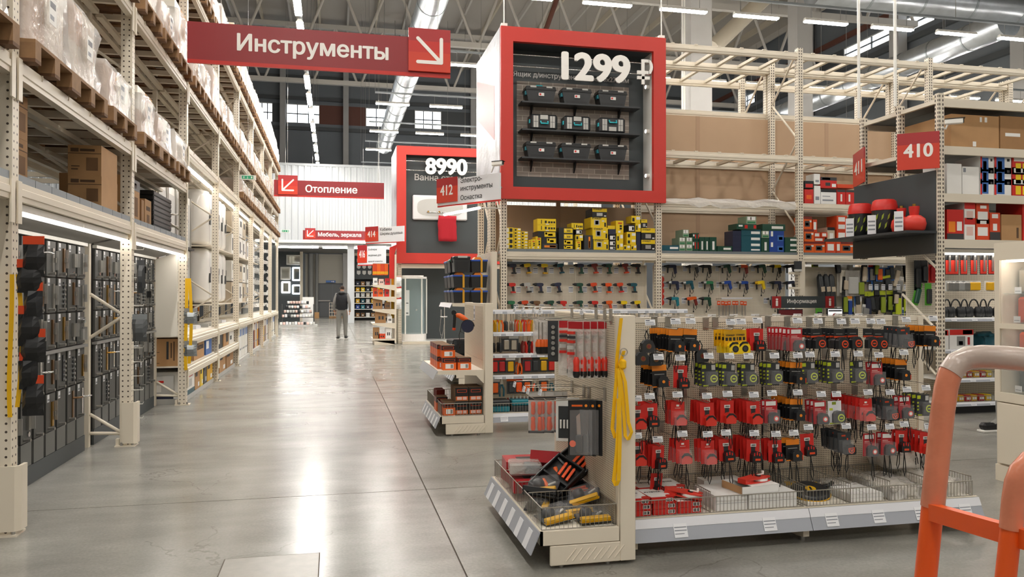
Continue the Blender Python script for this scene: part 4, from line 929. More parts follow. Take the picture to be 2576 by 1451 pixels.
# ---------------------------------------------------------------- tape measure packs
BODY = [(-.030, -.032), (.030, -.032), (.036, -.024), (.036, .006), (.024, .028), (.004, .034), (-.018, .030), (-.030, .014)]
def body(m, s=1.0, y0=-.036): return MB().prism([(x*s, z*s) for x, z in BODY], 'y', y0, -.003, m)
def strapme(i):
    def mk():
        L = (.12, .155, .10)[i]; mb = MB(); k = (1, -1, 1)[i]
        mb.tube([(.0, -.015, 0), (-.012*k, -.016, -L*.4), (-.018*k, -.016, -L*.8), (-.01*k, -.016, -L), (.002*k, -.016, -L*.75), (.004, -.015, 0)], .003, 'cord', 5); return mb.mesh('wrist_strap')
    return cached(('str', i), mk)
KIND = {}
def defk(k, desc, short, parts, zb, strap=True): KIND[k] = (desc, short, parts, zb, strap)
def card(w, h, m, extra=(), th=.002):
    mb = MB().box(-w/2, -th, -h, w/2, 0, 0, m)
    for x0, z0, x1, z1, pm in extra: mb.box(-w/2+w*x0, -th-.0008, -h*z0, -w/2+w*x1, -th, -h*z1, pm)
    return mb.mesh('card')
blist = MB().box(-.038, -.04, -.125, .038, -.0415, -.045, 'blister').box(-.038, -.04, -.045, .038, -.003, -.0435, 'blister').box(-.038, -.04, -.045, -.0372, -.003, -.125, 'blister').mesh('blister')
badge = lambda m, m2, r=.017: MB().cyl((0, -.036, 0), (0, -.0375, 0), r, m, 18).cyl((0, -.0375, 0), (0, -.0382, 0), r*.6, m2, 16).mesh('badge')
ring = lambda m: MB().cyl((0, -.036, 0), (0, -.039, 0), .023, m, 20).cyl((0, -.039, 0), (0, -.0396, 0), .016, 'black', 18).box(-.01, -.0402, -.004, .01, -.0396, .004, m).mesh('badge')
grips = MB().box(-.022, -.038, .008, -.015, -.036, .026, 'redcard').box(-.004, -.038, .012, .003, -.036, .031, 'redcard').box(.012, -.038, .008, .019, -.036, .024, 'redcard').box(-.012, -.0375, -.02, .022, -.036, -.008, 'orangered').mesh('grip_pads')
ugo = (MB().box(-.019, -.004, -.042, .019, -.003, -.024, 'paper').mesh('brand_label'))
defk('a', 'red carded black tape measure', 'red carded black tapes', [('card', card(.088, .13, 'redcard', ((.34, .30, .66, .75, 'blackmat'),)), (0,0,0)), ('brand_label', ugo, (0,0,0)), ('case', body('black').mesh('case'), (.008, 0, -.10)), ('grip_pads', grips, (.008, 0, -.10))], -.13)
defk('k', 'red carded red tape measure', 'red carded red tapes', [('card', card(.088, .13, 'redcard', ((.34, .30, .66, .75, 'blackmat'),)), (0,0,0)), ('brand_label', ugo, (0,0,0)), ('case', body('redbright').mesh('case'), (.008, 0, -.10)), ('grip_pads', MB().prism([(-.03, .0), (-.01, .018), (.012, .02), (.034, .0), (.034, .012), (.014, .03), (-.012, .03), (-.03, .014)], 'y', -.039, -.036, 'black').mesh('grip_pads'), (.008, 0, -.10))], -.13)
defk('b', 'round badged red blister tape', 'round badge blisters', [('card', card(.085, .14, 'redcard2', ((.12, .06, .88, .24, 'paper'), (.12, .33, .6, .36, 'pinkish'), (.12, .40, .75, .42, 'pinkish'))), (0,0,0)), ('case', body('maroon' if 0 else 'black').mesh('case'), (.008, 0, -.105)), ('badge', badge('redbright', 'paper'), (.016, 0, -.108)), ('blister', blist, (0, 0, -.012))], -.14)
defk('h', 'clear blistered red tape measure', 'clear red blisters', [('card', card(.085, .135, 'redcard', ((.4, .12, .6, .2, 'paper'), (.3, .26, .7, .28, 'pinkish'))), (0,0,0)), ('case', body('redbright').mesh('case'), (.008, 0, -.102)), ('grip_pads', MB().prism([(-.03, .0), (-.01, .016), (.016, .016), (.034, .0), (.034, .012), (.012, .032), (-.012, .032), (-.03, .014)], 'y', -.039, -.036, 'black').mesh('grip_pads'), (.008, 0, -.102)), ('blister', blist, (0, 0, -.008))], -.135)
defk('c', 'orange topped carded tape measure', 'orange topped black cards', [('card', card(.088, .13, 'black', ((0, 0, 1, .26, 'orange2'), (.15, .40, .85, .44, 'grey'), (0, .95, 1, 1, 'orange2'))), (0,0,0)), ('case', body('blackplastic').mesh('case'), (.012, 0, -.095)), ('badge', MB().cyl((0, -.036, 0), (0, -.0375, 0), .009, 'orange2', 12).box(.031, -.037, -.026, .036, -.02, .004, 'orangered').mesh('badge'), (.012, 0, -.095))], -.13)
defk('d', 'yellow carded tape measure', 'yellow carded tapes', [('card', card(.08, .10, 'yellow2', ((.1, .42, .3, .62, 'black'), (.38, .42, .6, .62, 'black'), (.7, .42, .9, .62, 'black'))), (0,0,0)), ('case', body('yellow', 1.1).mesh('case'), (.008, 0, -.105)), ('grip_pads', MB().prism([(-.032, .0), (-.012, .02), (.006, .024), (.026, .02), (.02, .034), (-.012, .034), (-.032, .018)], 'y', -.039, -.036, 'black').mesh('grip_pads'), (.008, 0, -.102)), ('badge', badge('black', 'charcoal', .02), (.014, 0, -.11))], -.13, False)
defk('e', 'lime ringed blister tape', 'lime ring blisters', [('card', card(.092, .135, 'charcoal', ((.05, .04, .32, .2, 'lime'), (.05, .34, .18, .42, 'lime'), (.05, .5, .18, .58, 'lime'), (.05, .66, .18, .74, 'lime'), (.7, .06, .95, .28, 'ltgrey'), (.1, .92, .45, .98, 'lime'))), (0,0,0)), ('case', body('black', 1.08).mesh('case'), (.012, 0, -.085)), ('badge', ring('lime'), (.016, 0, -.085)), ('blister', blist, (.004, 0, .0))], -.135, False)
defk('w', 'pale lime ringed blister tape', 'pale lime blister', [('card', card(.09, .145, 'tag', ((.3, .04, .6, .16, 'limecard'), (.1, .3, .35, .4, 'lime'), (.1, .92, .9, .98, 'lime'))), (0,0,0)), ('case', body('black', 1.08).mesh('case'), (.012, 0, -.095)), ('badge', ring('lime'), (.02, 0, -.1)), ('blister', blist, (.004, 0, -.01))], -.145, False)
defk('f', 'orange ringed black tape measure', 'orange ring tapes', [('card', card(.075, .055, 'blackplastic', ((.2, .5, .8, .58, 'grey'), (.02, .78, .98, .97, 'orangered'))), (0,0,0)), ('case', body('blackplastic', 1.12).mesh('case'), (.006, 0, -.085)), ('badge', ring('orangered'), (.016, 0, -.09))], -.12)
defk('g', 'orange shield marked blister tape', 'orange shield blisters', [('card', card(.09, .115, 'charcoal', ((.3, .12, .6, .2, 'orangered'), (.7, .3, .8, .4, 'orangered'))), (0,0,0)), ('case', body('black').mesh('case'), (.022, 0, -.10)), ('badge', MB().prism([(-.022, .012), (.022, .016), (.02, -.012), (0, -.024), (-.02, -.012)], 'y', -.0385, -.036, 'orangered').prism([(-.015, .008), (.015, .011), (.013, -.009), (0, -.017), (-.013, -.009)], 'y', -.0392, -.0385, 'black').prism([(-.012, .006), (-.004, .006), (0, -.004), (.004, .006), (.012, .006), (.002, -.012), (-.002, -.012)], 'y', -.0398, -.0392, 'orangered').mesh('badge'), (.026, 0, -.102)), ('blister', blist, (0, 0, .0))], -.125)
defk('i', 'loose black tape measure', 'loose black tapes', [('case', body('blackmat', 1.15).mesh('case'), (0, 0, -.09)), ('badge', badge('bronze', 'maroon', .016), (.004, 0, -.09)), ('cord', MB().tube([(0, -.01, 0), (.012, -.015, -.03), (.004, -.02, -.06)], .003, 'cord', 5).tube([(0, -.01, 0), (-.012, -.015, -.03), (-.004, -.02, -.06)], .003, 'cord', 5).mesh('cord'), (0,0,0))], -.13, False)
ROWS = [
 ('top', [('i',1624,832,1),('i',1610,862,1),('i',1642,864,1),('c',1699,829,8),('c',1736,828,3),('i',1758,856,1),('d',1836,830,4),('d',1861,829,2),('a',1902,826,2),('b',2001,826,7),('f',2052,827,3),('f',2110,828,4),('f',2144,827,2),('f',2183,827,1),('f',2208,828,1),('g',2271,823,4),('c',2338,820,5)]),
 ('second', [('c',1657,917,5),('a',1711,919,1),('e',1781,914,3),('e',1832,914,3),('e',1880,914,2),('e',1944,913,3),('c',2002,912,4),('e',2032,910,2),('e',2095,909,4),('e',2152,908,1),('b',2203,911,2),('c',2265,904,5)]),
 ('third', [('k',1603,1020,1),('a',1635,1014,3),('h',1704,1010,3),('k',1777,1013,4),('k',1828,1008,4),('k',1893,1010,5),('b',1938,1006,2),('c',2002,1004,6),('b',2060,1008,3),('w',2098,1008,1),('h',2176,1003,9),('g',2231,1003,3),('b',2273,996,2),('e',2320,992,4)]),
 ('bottom', [('k',1603,1112,1),('a',1655,1121,5),('h',1716,1107,3),('h',1779,1108,3),('a',1824,1104,4),('a',1894,1105,5),('a',1948,1107,3),('c',1992,1104,2),('a',2028,1090,1),('g',2122,1087,5),('b',2185,1090,1),('b',2230,1088,2),('a',2266,1082,2),('k',2327,1087,5)])]
def make_pack(k, loc, rz, label, group, rd):
    e = E('tape_measure', loc, rz, label, 'tape measure', group); desc, short, parts, zb, st = KIND[k]
    for nm, me, off in parts: O(nm, me, e, off)
    if st: O('wrist_strap', strapme(rd.randrange(3)), e, (.01, 0, zb+.002))
    if k in 'ak' : O('lettering', text_fit('UGO', .026, 'ink', .03), e, (-.013, -.0048, -.037), FRONT)
    if k == 'd': O('lettering', text_fit('STANLEY', .056, 'ink', .02), e, (-.028, -.003, -.034), FRONT)
    return e
rd = random.Random(11)
for rn, hooks in ROWS:
    cnt = {}
    for h in hooks: cnt[h[0]] = cnt.get(h[0], 0)+1
    for j, (k, u, v, n) in enumerate(hooks):
        p = pY(u, v, 4.305); desc, short = KIND[k][:2]
        lab = '%s on the %s hook row' % (desc, rn)
        if cnt[k] > 1:
            q = hooks[j-1] if j and hooks[j-1][0] != k else None; q2 = hooks[j+1] if j+1 < len(hooks) and hooks[j+1][0] != k else None
            if q: lab = '%s beside the %s, %s row' % (desc, KIND[q[0]][1], rn)
            elif q2: lab = '%s before the %s, %s row' % (desc, KIND[q2[0]][1], rn)
            else: lab = '%s between its own kind, %s row' % (desc, rn)
        for i in range(n):
            tilt = rd.uniform(-.05, .05) if i else rd.uniform(-.03, .03)
            make_pack(k, (p.x+rd.uniform(-.003, .003)*(i > 0), p.y+min(.042, .325/n)*i+(0 if i else -.003), p.z+rd.uniform(-.002, .002)), (0, tilt*1.6, tilt*2 + (.22 if (k == 'a' and u == 1655 and i == 0) else 0)), lab, '%s, %s row%s' % (KIND[k][1], rn, '' if lab.endswith('own kind, %s row' % rn) else ', hook %d' % (j+1)), rd)
        if k == 'i' and v > 850: continue
        hk_ = O('hook', hook_me2(.36), ga, (p.x, GYS-.03, p.z+.003)); O('price_tag', tag_me(), hk_, (-.03 if k != 'i' else .0, -.382, .048), (-.25, 0, 0))
p = pY(1652, 1190, 4.36); make_pack('a', (p.x, p.y, p.z), (0, .1, .3), 'dark red carded tape measure hanging low by the red boxes', None, rd)
# hooks of the far side that show above the top edge
for i in range(13):
    x = 1.72+.165*i; h_ = O('hook', hook_me2(.30), ga, (x, GYS+.035, 1.235), math.pi); O('price_tag', tag_me(), h_, (0, -.32, .06), (-.25, 0, 0))
# ---------------------------------------------------------------- boxes in the baskets
rb = MB().box(-.07, 0, 0, .07, .2, .032, 'redcard').box(-.069, .012, .032, .069, .199, .0327, 'paper').box(.02, -.0008, .006, .062, 0, .026, 'paper').cyl((.055, .02, .0322), (.055, .02, .0333), .028, 'redcard', 16).mesh('box')
for i in range(9): 
    pass
def redbox(x, y, z, rz, label):
    e = E('tape_box', (x, y, z), rz, label, 'box', 'red and white tape boxes'); O('carton', rb, e)
    O('lettering', text_fit('РУЛЕТКА', .10, 'ink', .02), e, (-.06, .11, .0330), (0, 0, 0))
    O('barcode', cached('bar', lambda: MB().box(.024, -.0016, .008, .058, -.0009, .024, 'ink').box(.03, -.002, .008, .033, -.0016, .024, 'paper').box(.04, -.002, .008, .046, -.0016, .024, 'paper').mesh('barcode')), e)
for c in range(3):
    for l in range(2): redbox(1.675+.152*c, 4.165, .203+.0335*l, 0, 'red and white tape box in the bottom layers of the wire basket')
redbox(1.665, 4.16, .27, .0, 'red and white tape box on the third layer behind the yellow strap post'); redbox(1.815, 4.165, .27, .05, 'red and white tape box on the third layer with its print showing')
for c in range(3):
    for l in range(3): redbox(1.68+.15*c, 4.385, .203+.0335*l, 0, 'red and white tape box in the rear stack of the wire basket')
redbox(1.66, 4.37, .304, 0, 'red and white tape box on top of the rear stack')
def reel(x, y, z, rz, rot, label):
    e = E('open_reel_tape', (x, y, z), (rot[0], rot[1], rz), label, 'tape reel')
    ol = [(-.13, -.03), (-.05, -.045), (.02, -.05), (.075, -.04), (.085, -.02), (.05, -.0), (.085, .03), (.07, .05), (.01, .052), (-.05, .04), (-.13, .03)]
    O('frame', MB().prism(ol, 'z', 0, .006, 'redbright').prism(ol, 'z', .022, .028, 'redbright').box(-.13, -.03, .006, -.105, .03, .022, 'redbright').box(-.105, -.03, .006, -.06, -.02, .022, 'redbright'), e)
    O('tape_spool', MB().cyl((.015, 0, .007), (.015, 0, .021), .055, 'paper', 20), e); O('hub', MB().cyl((.015, 0, .028), (.015, 0, .034), .016, 'black', 12), e)
    O('crank', MB().box(.01, -.006, .034, .06, .006, .039, 'white').cyl((.055, 0, .039), (.055, 0, .055), .008, 'white', 10), e)
reel(1.99, 4.22, .285, -.5, (0, .12, 0), 'red open frame reel tape lying on the red boxes')
wb = lambda w, d, h: MB().box(-w/2, 0, 0, w/2, d, h, 'paper').box(-w/2+.004, -.0008, h*.48, w/2-.004, 0, h*.5, 'tagline').mesh('carton')
for i, (x, w_) in enumerate(((2.24, .20), (2.445, .19), (2.60, .13))):
    O('white_box', wb(w_-.004, .28, .085), None, (x, 4.165, .203), 0, ('plain white box at the wire divider end of the basket', 'plain white box between two other white boxes', 'plain white box with a small red mark by the second section')[i], 'box')
O('white_box', wb(.26, .10, .10), None, (2.35, 4.47, .203), 0, 'white box standing behind the other white boxes', 'box')
ob = E('open_white_box', (2.43, 4.17, .2885), .12, 'shallow open white box under the red reel', 'box')
O('carton', MB().box(-.13, 0, 0, .13, .2, .004, 'paper').box(-.13, 0, 0, -.127, .2, .045, 'cardboard').box(.127, 0, 0, .13, .2, .045, 'paper').box(-.13, 0, 0, .13, .003, .045, 'paper').box(-.13, .197, 0, .13, .2, .045, 'paper').box(-.06, 0, .043, .13, .2, .046, 'paper'), ob)
reel(2.46, 4.27, .336, .35, (0, 0, 0), 'red open frame reel tape lying on the shallow white box')
tr = E('long_tape_reel', (2.87, 4.35, .205), (.25, 0, -.3), 'black round long tape reel in a clear bag with a yellow header', 'tape reel')
O('disc', MB().lathe([(.10, 0), (.118, .012), (.118, .036), (.10, .048)], 'blackplastic', 28), tr); O('badge', MB().cyl((0, 0, .0485), (0, 0, .051), .032, 'yellow2', 20).box(-.006, -.02, .051, .006, .02, .0515, 'black'), tr)
O('handle', MB().tube([(.09, .07, .024), (.15, .10, .024), (.17, .13, .024)], .014, 'black', 8), tr); O('band', MB().lathe([(.119, .02), (.121, .021), (.121, .029), (.119, .03)], 'yellow2', 28), tr)
O('header_card', MB().box(-.11, .13, .0, .09, .175, .004, 'yellow2'), tr); O('lettering', text_fit('TOPEX', .08, 'ink', .03), tr, (-.05, .14, .0048)); O('bag', MB().box(-.13, -.14, -.003, .11, .17, -.001, 'bagclear'), tr)
for i in range(3): O('white_box', wb(.11, .26, .045), None, (3.08+.115*i+(.05 if i > 1 else 0), 4.17, .203), 0, 'low white box with a small dark slot between the wire dividers', 'box', 'low white boxes between wire dividers')
def crumple(x, y, z, w, d, h, sd, label, name='plastic_bag', m='bagclear'):
    mb = hull(w, d, h, sd, (7, 7, 4), .02, .5); mb.mats = [m]; e = E(name, (x, y, z), label=label, cat='bag'); O('film', mb, e)
    O('contents', MB().cham(-d*.42, -w*.4, .002, d*.42, w*.4, h*.55, .01, 'whiteboard'), e)
crumple(3.14, 4.48, .203, .2, .22, .06, 3, 'clear bag lying flat behind the low white boxes'); crumple(3.42, 4.36, .203, .42, .24, .10, 4, 'crumpled clear bag of white goods in the third wire section'); crumple(3.71, 4.36, .203, .42, .26, .12, 6, 'crumpled clear bag of white goods in the last wire section'); crumple(3.66, 4.50, .325, .18, .36, .14, 8, 'loose crumpled clear bag on top at the punched wall end')
# ---------------------------------------------------------------- end unit goods
HXT = 1.10
def xhook(y, z, L=.36):
    h_ = O('hook', hook_me2(L), ga, (GX-.008, y, z), -math.pi/2); O('price_tag', tag_me(), h_, (.01, -L-.022, .05), (-.25, 0, 0)); return h_
def spack(x, y, z, rz, label, group, kind):
    e = E('screwdriver_pack', (x, y, z), rz, label, 'tool pack', group)
    if kind == 'red':
        O('card', cached('sp1', lambda: MB().box(-.055, -.002, -.32, .055, 0, 0, 'bagclear').box(-.05, -.003, -.045, .05, -.002, -.005, 'redcard2').mesh('card')), e)
        O('handle', cached('sp2', lambda: MB().lathe([(.012, -.31), (.019, -.29), (.016, -.25), (.019, -.22), (.010, -.20)], 'redbright', 10, (.02, -.02, 0)).mesh('handle')), e)
        O('handle_end', cached('sp2b', lambda: MB().lathe([(.014, -.315), (.020, -.30), (.0195, -.28)], 'black', 10, (.02, -.02, 0)).mesh('handle_end')), e)
        O('shaft', cached('sp3', lambda: MB().cyl((.02, -.02, -.2), (.02, -.02, -.06), .004, 'steel', 8).mesh('shaft')), e)
        O('bits', cached('sp4', lambda: MB().box(-.045, -.02, -.075, .0, -.003, -.06, 'redbright').box(-.045, -.02, -.10, .0, -.003, -.085, 'charcoal').box(-.045, -.02, -.125, .0, -.003, -.11, 'redbright').box(-.045, -.02, -.16, -.005, -.003, -.14, 'ltgrey').box(-.045, -.02, -.19, -.005, -.003, -.175, 'redcard').mesh('bits')), e)
    elif kind == 'orange':
        O('card', cached('so1', lambda: MB().box(-.05, -.002, -.26, .05, 0, 0, 'ltgrey').box(-.05, -.003, -.05, .05, -.002, -.03, 'charcoal').box(-.05, -.003, -.26, .05, -.002, -.245, 'charcoal').mesh('card')), e)
        for dx in (-.02, .022):
            O('handle', cached('so2', lambda: MB().lathe([(.012, -.24), (.016, -.22), (.012, -.18), (.014, -.165), (.008, -.155)], 'brightorange', 10, (0, -.016, 0)).mesh('handle')), e, (dx, 0, 0)); O('handle', cached('so3', lambda: MB().lathe([(.008, -.14), (.014, -.13), (.012, -.09), (.015, -.07), (.011, -.06)], 'brightorange', 10, (0, -.016, 0)).mesh('handle')), e, (dx, 0, 0))
        O('blister', cached('so4', lambda: MB().box(-.042, -.036, -.25, .042, -.0355, -.055, 'blister').mesh('blister')), e)
    elif kind == 'knife':
        O('card', cached('sk1', lambda: MB().cham(-.06, -.004, -.31, .06, 0, 0, .002, 'black').box(-.04, -.005, -.035, .02, -.004, -.025, 'orange').cyl((.04, -.004, -.03), (.04, -.006, -.03), .008, 'orange2', 10).mesh('card')), e)
        O('blade', cached('sk2', lambda: MB().prism([(-.015, -.09), (.005, -.07), (.012, -.2), (-.01, -.2)], 'y', -.012, -.006, 'steel').mesh('blade')), e)
        O('handle', cached('sk3', lambda: MB().cham(-.018, -.028, -.29, .022, -.005, -.19, .006, 'charcoal').mesh('handle')), e); O('button', cached('sk4', lambda: MB().cyl((-.035, -.005, -.24), (-.035, -.02, -.24), .018, 'brightorange', 12).mesh('button')), e)
        O('blister', cached('sk5', lambda: MB().box(-.052, -.035, -.30, .052, -.0345, -.05, 'blister').mesh('blister')), e)
    elif kind == 'black':
        O('card', cached('sb1', lambda: MB().box(-.045, -.002, -.24, .045, 0, 0, 'bagclear').mesh('card')), e)
        O('handle', cached('sb2', lambda: MB().lathe([(.014, -.23), (.022, -.21), (.021, -.16), (.012, -.14)], 'black', 10, (0, -.02, 0)).mesh('handle')), e); O('grip', cached('sb3', lambda: MB().lathe([(.0225, -.185), (.0225, -.16), (.0135, -.139)], 'orange', 10, (0, -.02, 0)).mesh('grip')), e); O('shaft', cached('sb4', lambda: MB().cyl((0, -.02, -.14), (0, -.02, -.03), .004, 'steel', 8).mesh('shaft')), e)
    elif kind == 'rack':
        O('holder', cached('sr1', lambda: MB().cham(-.035, -.02, -.26, .035, 0, 0, .008, 'charcoal').mesh('holder')), e)
        for i in range(6): O('socket', cached('sr2', lambda: MB().cyl((0, -.02, 0), (0, -.034, 0), .012, 'chrome', 10).mesh('socket')), e, (0, 0, -.05-.032*i))
yk = 4.22; z1 = pX(1420, 812, 1.2).z
zt = pY(1475, 806, 4.25).z
for i, u in enumerate((1448, 1466, 1484, 1502, 1518)):
    p = pY(u, 806, yk); spack(p.x, yk, zt, -.95, 'screwdriver pack with a red handle hung at the near end hook', 'red screwdriver packs', 'red')
xhook(yk, zt+.003)
for i, (u, y_) in enumerate(((1428, 4.36), (1436, 4.38))): p = pY(u, 806, y_); spack(p.x, y_, zt, -.5, 'screwdriver pack with a red handle behind the near end hook', 'red screwdriver packs behind', 'red')
xhook(4.37, zt+.003)
for i, (u, y_) in enumerate(((1393, 4.62), (1402, 4.64))): p = pY(u, 804, y_); spack(p.x, y_, zt, -.4, 'grey socket holder with chrome sockets on the end unit', 'socket holders', 'rack')
xhook(4.63, zt+.003); xhook(4.85, zt+.003)
for i, u in enumerate((1358, 1367, 1375, 1382, 1389)): p = pY(u, 803, 4.86); spack(p.x, 4.86, zt, -.6, 'black and orange screwdriver in a clear pack on the end unit', 'black and orange screwdrivers', 'black')
zt2 = pY(1380, 985, 4.85).z; xhook(4.85, zt2+.003); xhook(4.6, zt2+.003)
for i, u in enumerate((1349, 1374, 1395, 1408)): p = pY(u, 985, 4.85); spack(p.x, 4.85, zt2, -.25-.2*(i > 0), 'pack of orange handled screwdrivers on a grey card', 'orange screwdriver packs', 'orange')
zt3 = pY(1470, 1006, 4.22).z; xhook(4.22, zt3+.003)
for i, u in enumerate((1456, 1476, 1492)): p = pY(u, 1006, 4.22); spack(p.x, 4.22, zt3, (-.25, -.8, -.8)[i], 'black carded knife in a clear blister on the end unit', 'black carded knives', 'knife')
p = pY(1428, 1000, 4.5); e = E('screwdriver_set', (p.x, 4.5, p.z), -.35, 'white carded screwdriver set with a row of bits beside the knives', 'tool pack'); O('card', MB().cham(-.07, -.004, -.26, .07, 0, 0, .002, 'paper').box(-.055, -.005, -.24, .055, -.004, -.05, 'charcoal'), e)
for i in range(5): O('bit', MB().cyl((-.04+.02*i, -.012, -.18), (-.04+.02*i, -.012, -.13), .006, 'paper', 8), e)
xhook(4.5, zt2+.003); xhook(4.12, zt+.003, .15)
# yellow straps on the corner post
ys = E('yellow_strap', (GX+.0, GY0-.012, 0), label='bundle of yellow webbing straps hung on the gondola corner post', cat='strap')
def zy(u, v): q = pY(u, v, GY0-.01); return (q.x-GX, 0, q.z)
def web(pts, w_=.014, off=0, sub=None): return O('webbing', MB().ribbon([(a, off, c) for a, b_, c in [zy(*q) for q in pts]], (w_, .004, 0), 'strap'), sub or ys)
web([(1562, 800), (1556, 850), (1551, 900), (1549, 950)], .010, -.004)
web([(1568, 882), (1560, 905), (1552, 940), (1548, 960)], .010, -.010)
web([(1556, 915), (1570, 960), (1574, 1010), (1578, 1060), (1586, 1085), (1578, 1105), (1570, 1095), (1567, 1050), (1564, 1000), (1556, 930)], .010, -.015)
web([(1550, 925), (1544, 980), (1540, 1030), (1536, 1075), (1544, 1100), (1552, 1090), (1554, 1040), (1556, 990), (1552, 930)], .011, -.022)
web([(1551, 1000), (1551, 1060), (1548, 1120), (1542, 1180), (1539, 1205), (1545, 1218), (1551, 1205), (1553, 1150), (1554, 1100), (1553, 1040)], .012, -.028)
O('ring', MB().tube([(zy(1567, 885)[0]+.02*math.cos(t), -.012, zy(1567, 885)[2]+.02*math.sin(t)) for t in [i*math.pi/8 for i in range(16)]], .003, 'steel', 6, True), ys)
O('knot', MB().cham(zy(1556, 905)[0]-.0, -.03, zy(1556, 928)[2], zy(1572, 905)[0], -.002, zy(1560, 903)[2], .01, 'strap'), ys)
# goods lying in the end unit basket
def toolcase(x, y, z, rot, label):
    e = E('bit_case', (x, y, z), rot, label, 'tool case')
    O('shell', MB().cham(-.15, -.10, 0, .15, .10, .02, .008, 'black').cham(-.15, -.10, .02, -.135, .10, .055, .004, 'black').cham(.135, -.10, .02, .15, .10, .055, .004, 'black').cham(-.15, -.10, .02, .15, -.088, .055, .004, 'black').cham(-.15, .088, .02, .15, .10, .055, .004, 'black').box(-.02, -.09, .02, -.008, .09, .05, 'blackplastic'), e)
    for i in range(3): O('blade', cached('tcb', lambda: MB().prism([(-.05, -.008), (.045, -.008), (.055, 0), (.045, .008), (-.05, .008)], 'z', 0, .01, 'brightorange').mesh('blade')), e, (.07, -.05+.03*i, .03+.004*i), (0, 0, .15))
    O('handle', MB().tube([(-.11, -.05, .035), (-.07, .05, .04)], .016, 'orange', 8), e)
redc = lambda: MB().box(-.16, -.11, 0, .16, .11, .075, 'redcard2').box(-.13, -.1105, .02, .0, -.11, .06, 'pinkish').box(-.08, -.06, .075, .02, .04, .0755, 'black').box(.05, -.05, .075, .10, .03, .0755, 'black').box(.11, -.08, .075, .155, .08, .0757, 'paper').mesh('carton')
O('drill_set_box', cached('rc', redc), None, (1.27, 5.12, .21), (0, 0, .1), 'red boxed drill set on the bottom of the end basket', 'box'); O('drill_set_box', cached('rc', redc), None, (1.26, 5.10, .286), (0, 0, -.08), 'red boxed drill set on top of its twin', 'box')
O('drill_set_box', cached('rc', redc), None, (1.19, 4.80, .235), (.0, .05, 1.45), 'red boxed drill set wrapped in clear film by the black cases', 'box')
O('clear_case', MB().cham(-.12, -.1, 0, .12, .1, .07, .01, 'bagclear').cham(-.11, -.09, .004, .11, .0, .05, .005, 'teal').cham(-.11, .004, .004, .11, .09, .04, .005, 'steel'), None, (1.17, 4.82, .33), (0, .06, 1.4), 'clear topped set with a teal side on the red box', 'tool case')
O('drill_set_box', cached('rc', redc), None, (1.40, 4.98, .33), (0, .3, 1.0), 'red boxed drill set leaning against the punched panel', 'box')
toolcase(1.30, 4.55, .33, (.5, -.5, .5), 'black open case with orange blades on top of the pile'); toolcase(1.40, 4.62, .38, (.75, -.55, .2), 'black open case standing up against the panel'); toolcase(1.20, 4.52, .25, (.1, .25, 1.2), 'black open case with orange blades lying by the wire side'); toolcase(1.36, 4.5, .24, (.1, -.1, .1), 'black open case under the pile in the end basket')
def ypack(x, y, z, rot, label):
    e = E('hole_saw_pack', (x, y, z), rot, label, 'tool pack')
    O('card', cached('yp1', lambda: MB().box(-.09, -.07, 0, .09, .07, .006, 'charcoal').box(-.09, -.07, .006, .09, -.045, .008, 'yellow2').mesh('card')), e); O('insert', cached('yp2', lambda: MB().cham(-.085, -.068, .008, .085, -.03, .03, .004, 'yellow2').mesh('insert')), e)
    O('hole_saw', cached('yp3', lambda: MB().lathe([(.034, .006), (.036, .03), (.030, .05), (.012, .055)], 'black', 16, (-.03, .015, 0)).mesh('hole_saw')), e); O('blister', cached('yp4', lambda: MB().cham(-.088, -.068, .0085, .088, .068, .058, .012, 'blister').mesh('blister')), e); O('arbor', cached('yp5', lambda: MB().cyl((.03, .0, .02), (.07, .03, .02), .007, 'ltgrey', 8).mesh('arbor')), e)
ypack(1.20, 4.47, .31, (.25, -.15, -.5), 'yellow and black hole saw pack tipped over the wire divider'); ypack(1.40, 4.31, .285, (.25, -.35, -.4), 'yellow and black hole saw pack lying over the near corner pile'); ypack(1.18, 4.17, .225, (.15, -.1, .25), 'yellow and black hole saw pack by the price rail corner'); ypack(1.38, 4.13, .22, (.1, 0, .1), 'yellow and black hole saw pack by the corner post'); ypack(1.33, 4.29, .215, (0, 0, .3), 'yellow and black hole saw pack under the others'); ypack(1.15, 4.42, .22, (0, 0, 1.2), 'yellow and black hole saw pack flat by the wire side')
# ================================================================ second gondola with hand tools
BY0, BX1 = 7.98, 1.515
gb = E('gondola_shelving', (0, 0, 0), label='low cream gondola of hand tools behind the tape measures', cat='shelving')
gondola_end(gb, 1.06, BX1, BY0, BY0+1.3, 1.355)
O('middle_shelf', MB().box(1.03, BY0+.01, .655, BX1-.01, BY0+1.29, .67, 'whiteboard').prism([(1.03, .672), (BX1-.01, .672), (BX1-.01, .53), (BX1-.05, .57), (BX1-.09, .615), (1.03, .635)], 'y', BY0, BY0+.014, 'cream').prism([(1.03, .672), (BX1-.01, .672), (BX1-.01, .53), (BX1-.05, .57), (BX1-.09, .615), (1.03, .635)], 'y', BY0+1.286, BY0+1.3, 'cream'), gb)
O('price_rail', MB().prism([(1.025, .67), (1.02, .67), (.975, .585), (.98, .585)], 'y', BY0, BY0+1.3, 'railclear'), gb)
for a, b_ in (((1.07, BY0+.03), (1.49, BY0+.03)), ((1.07, BY0+1.27), (1.49, BY0+1.27)), ((1.07, BY0+.03), (1.07, BY0+1.27))): O('basket_side', fence(a, b_, .205, .33, .03, False, .003), gb)
BYS = BY0+.65
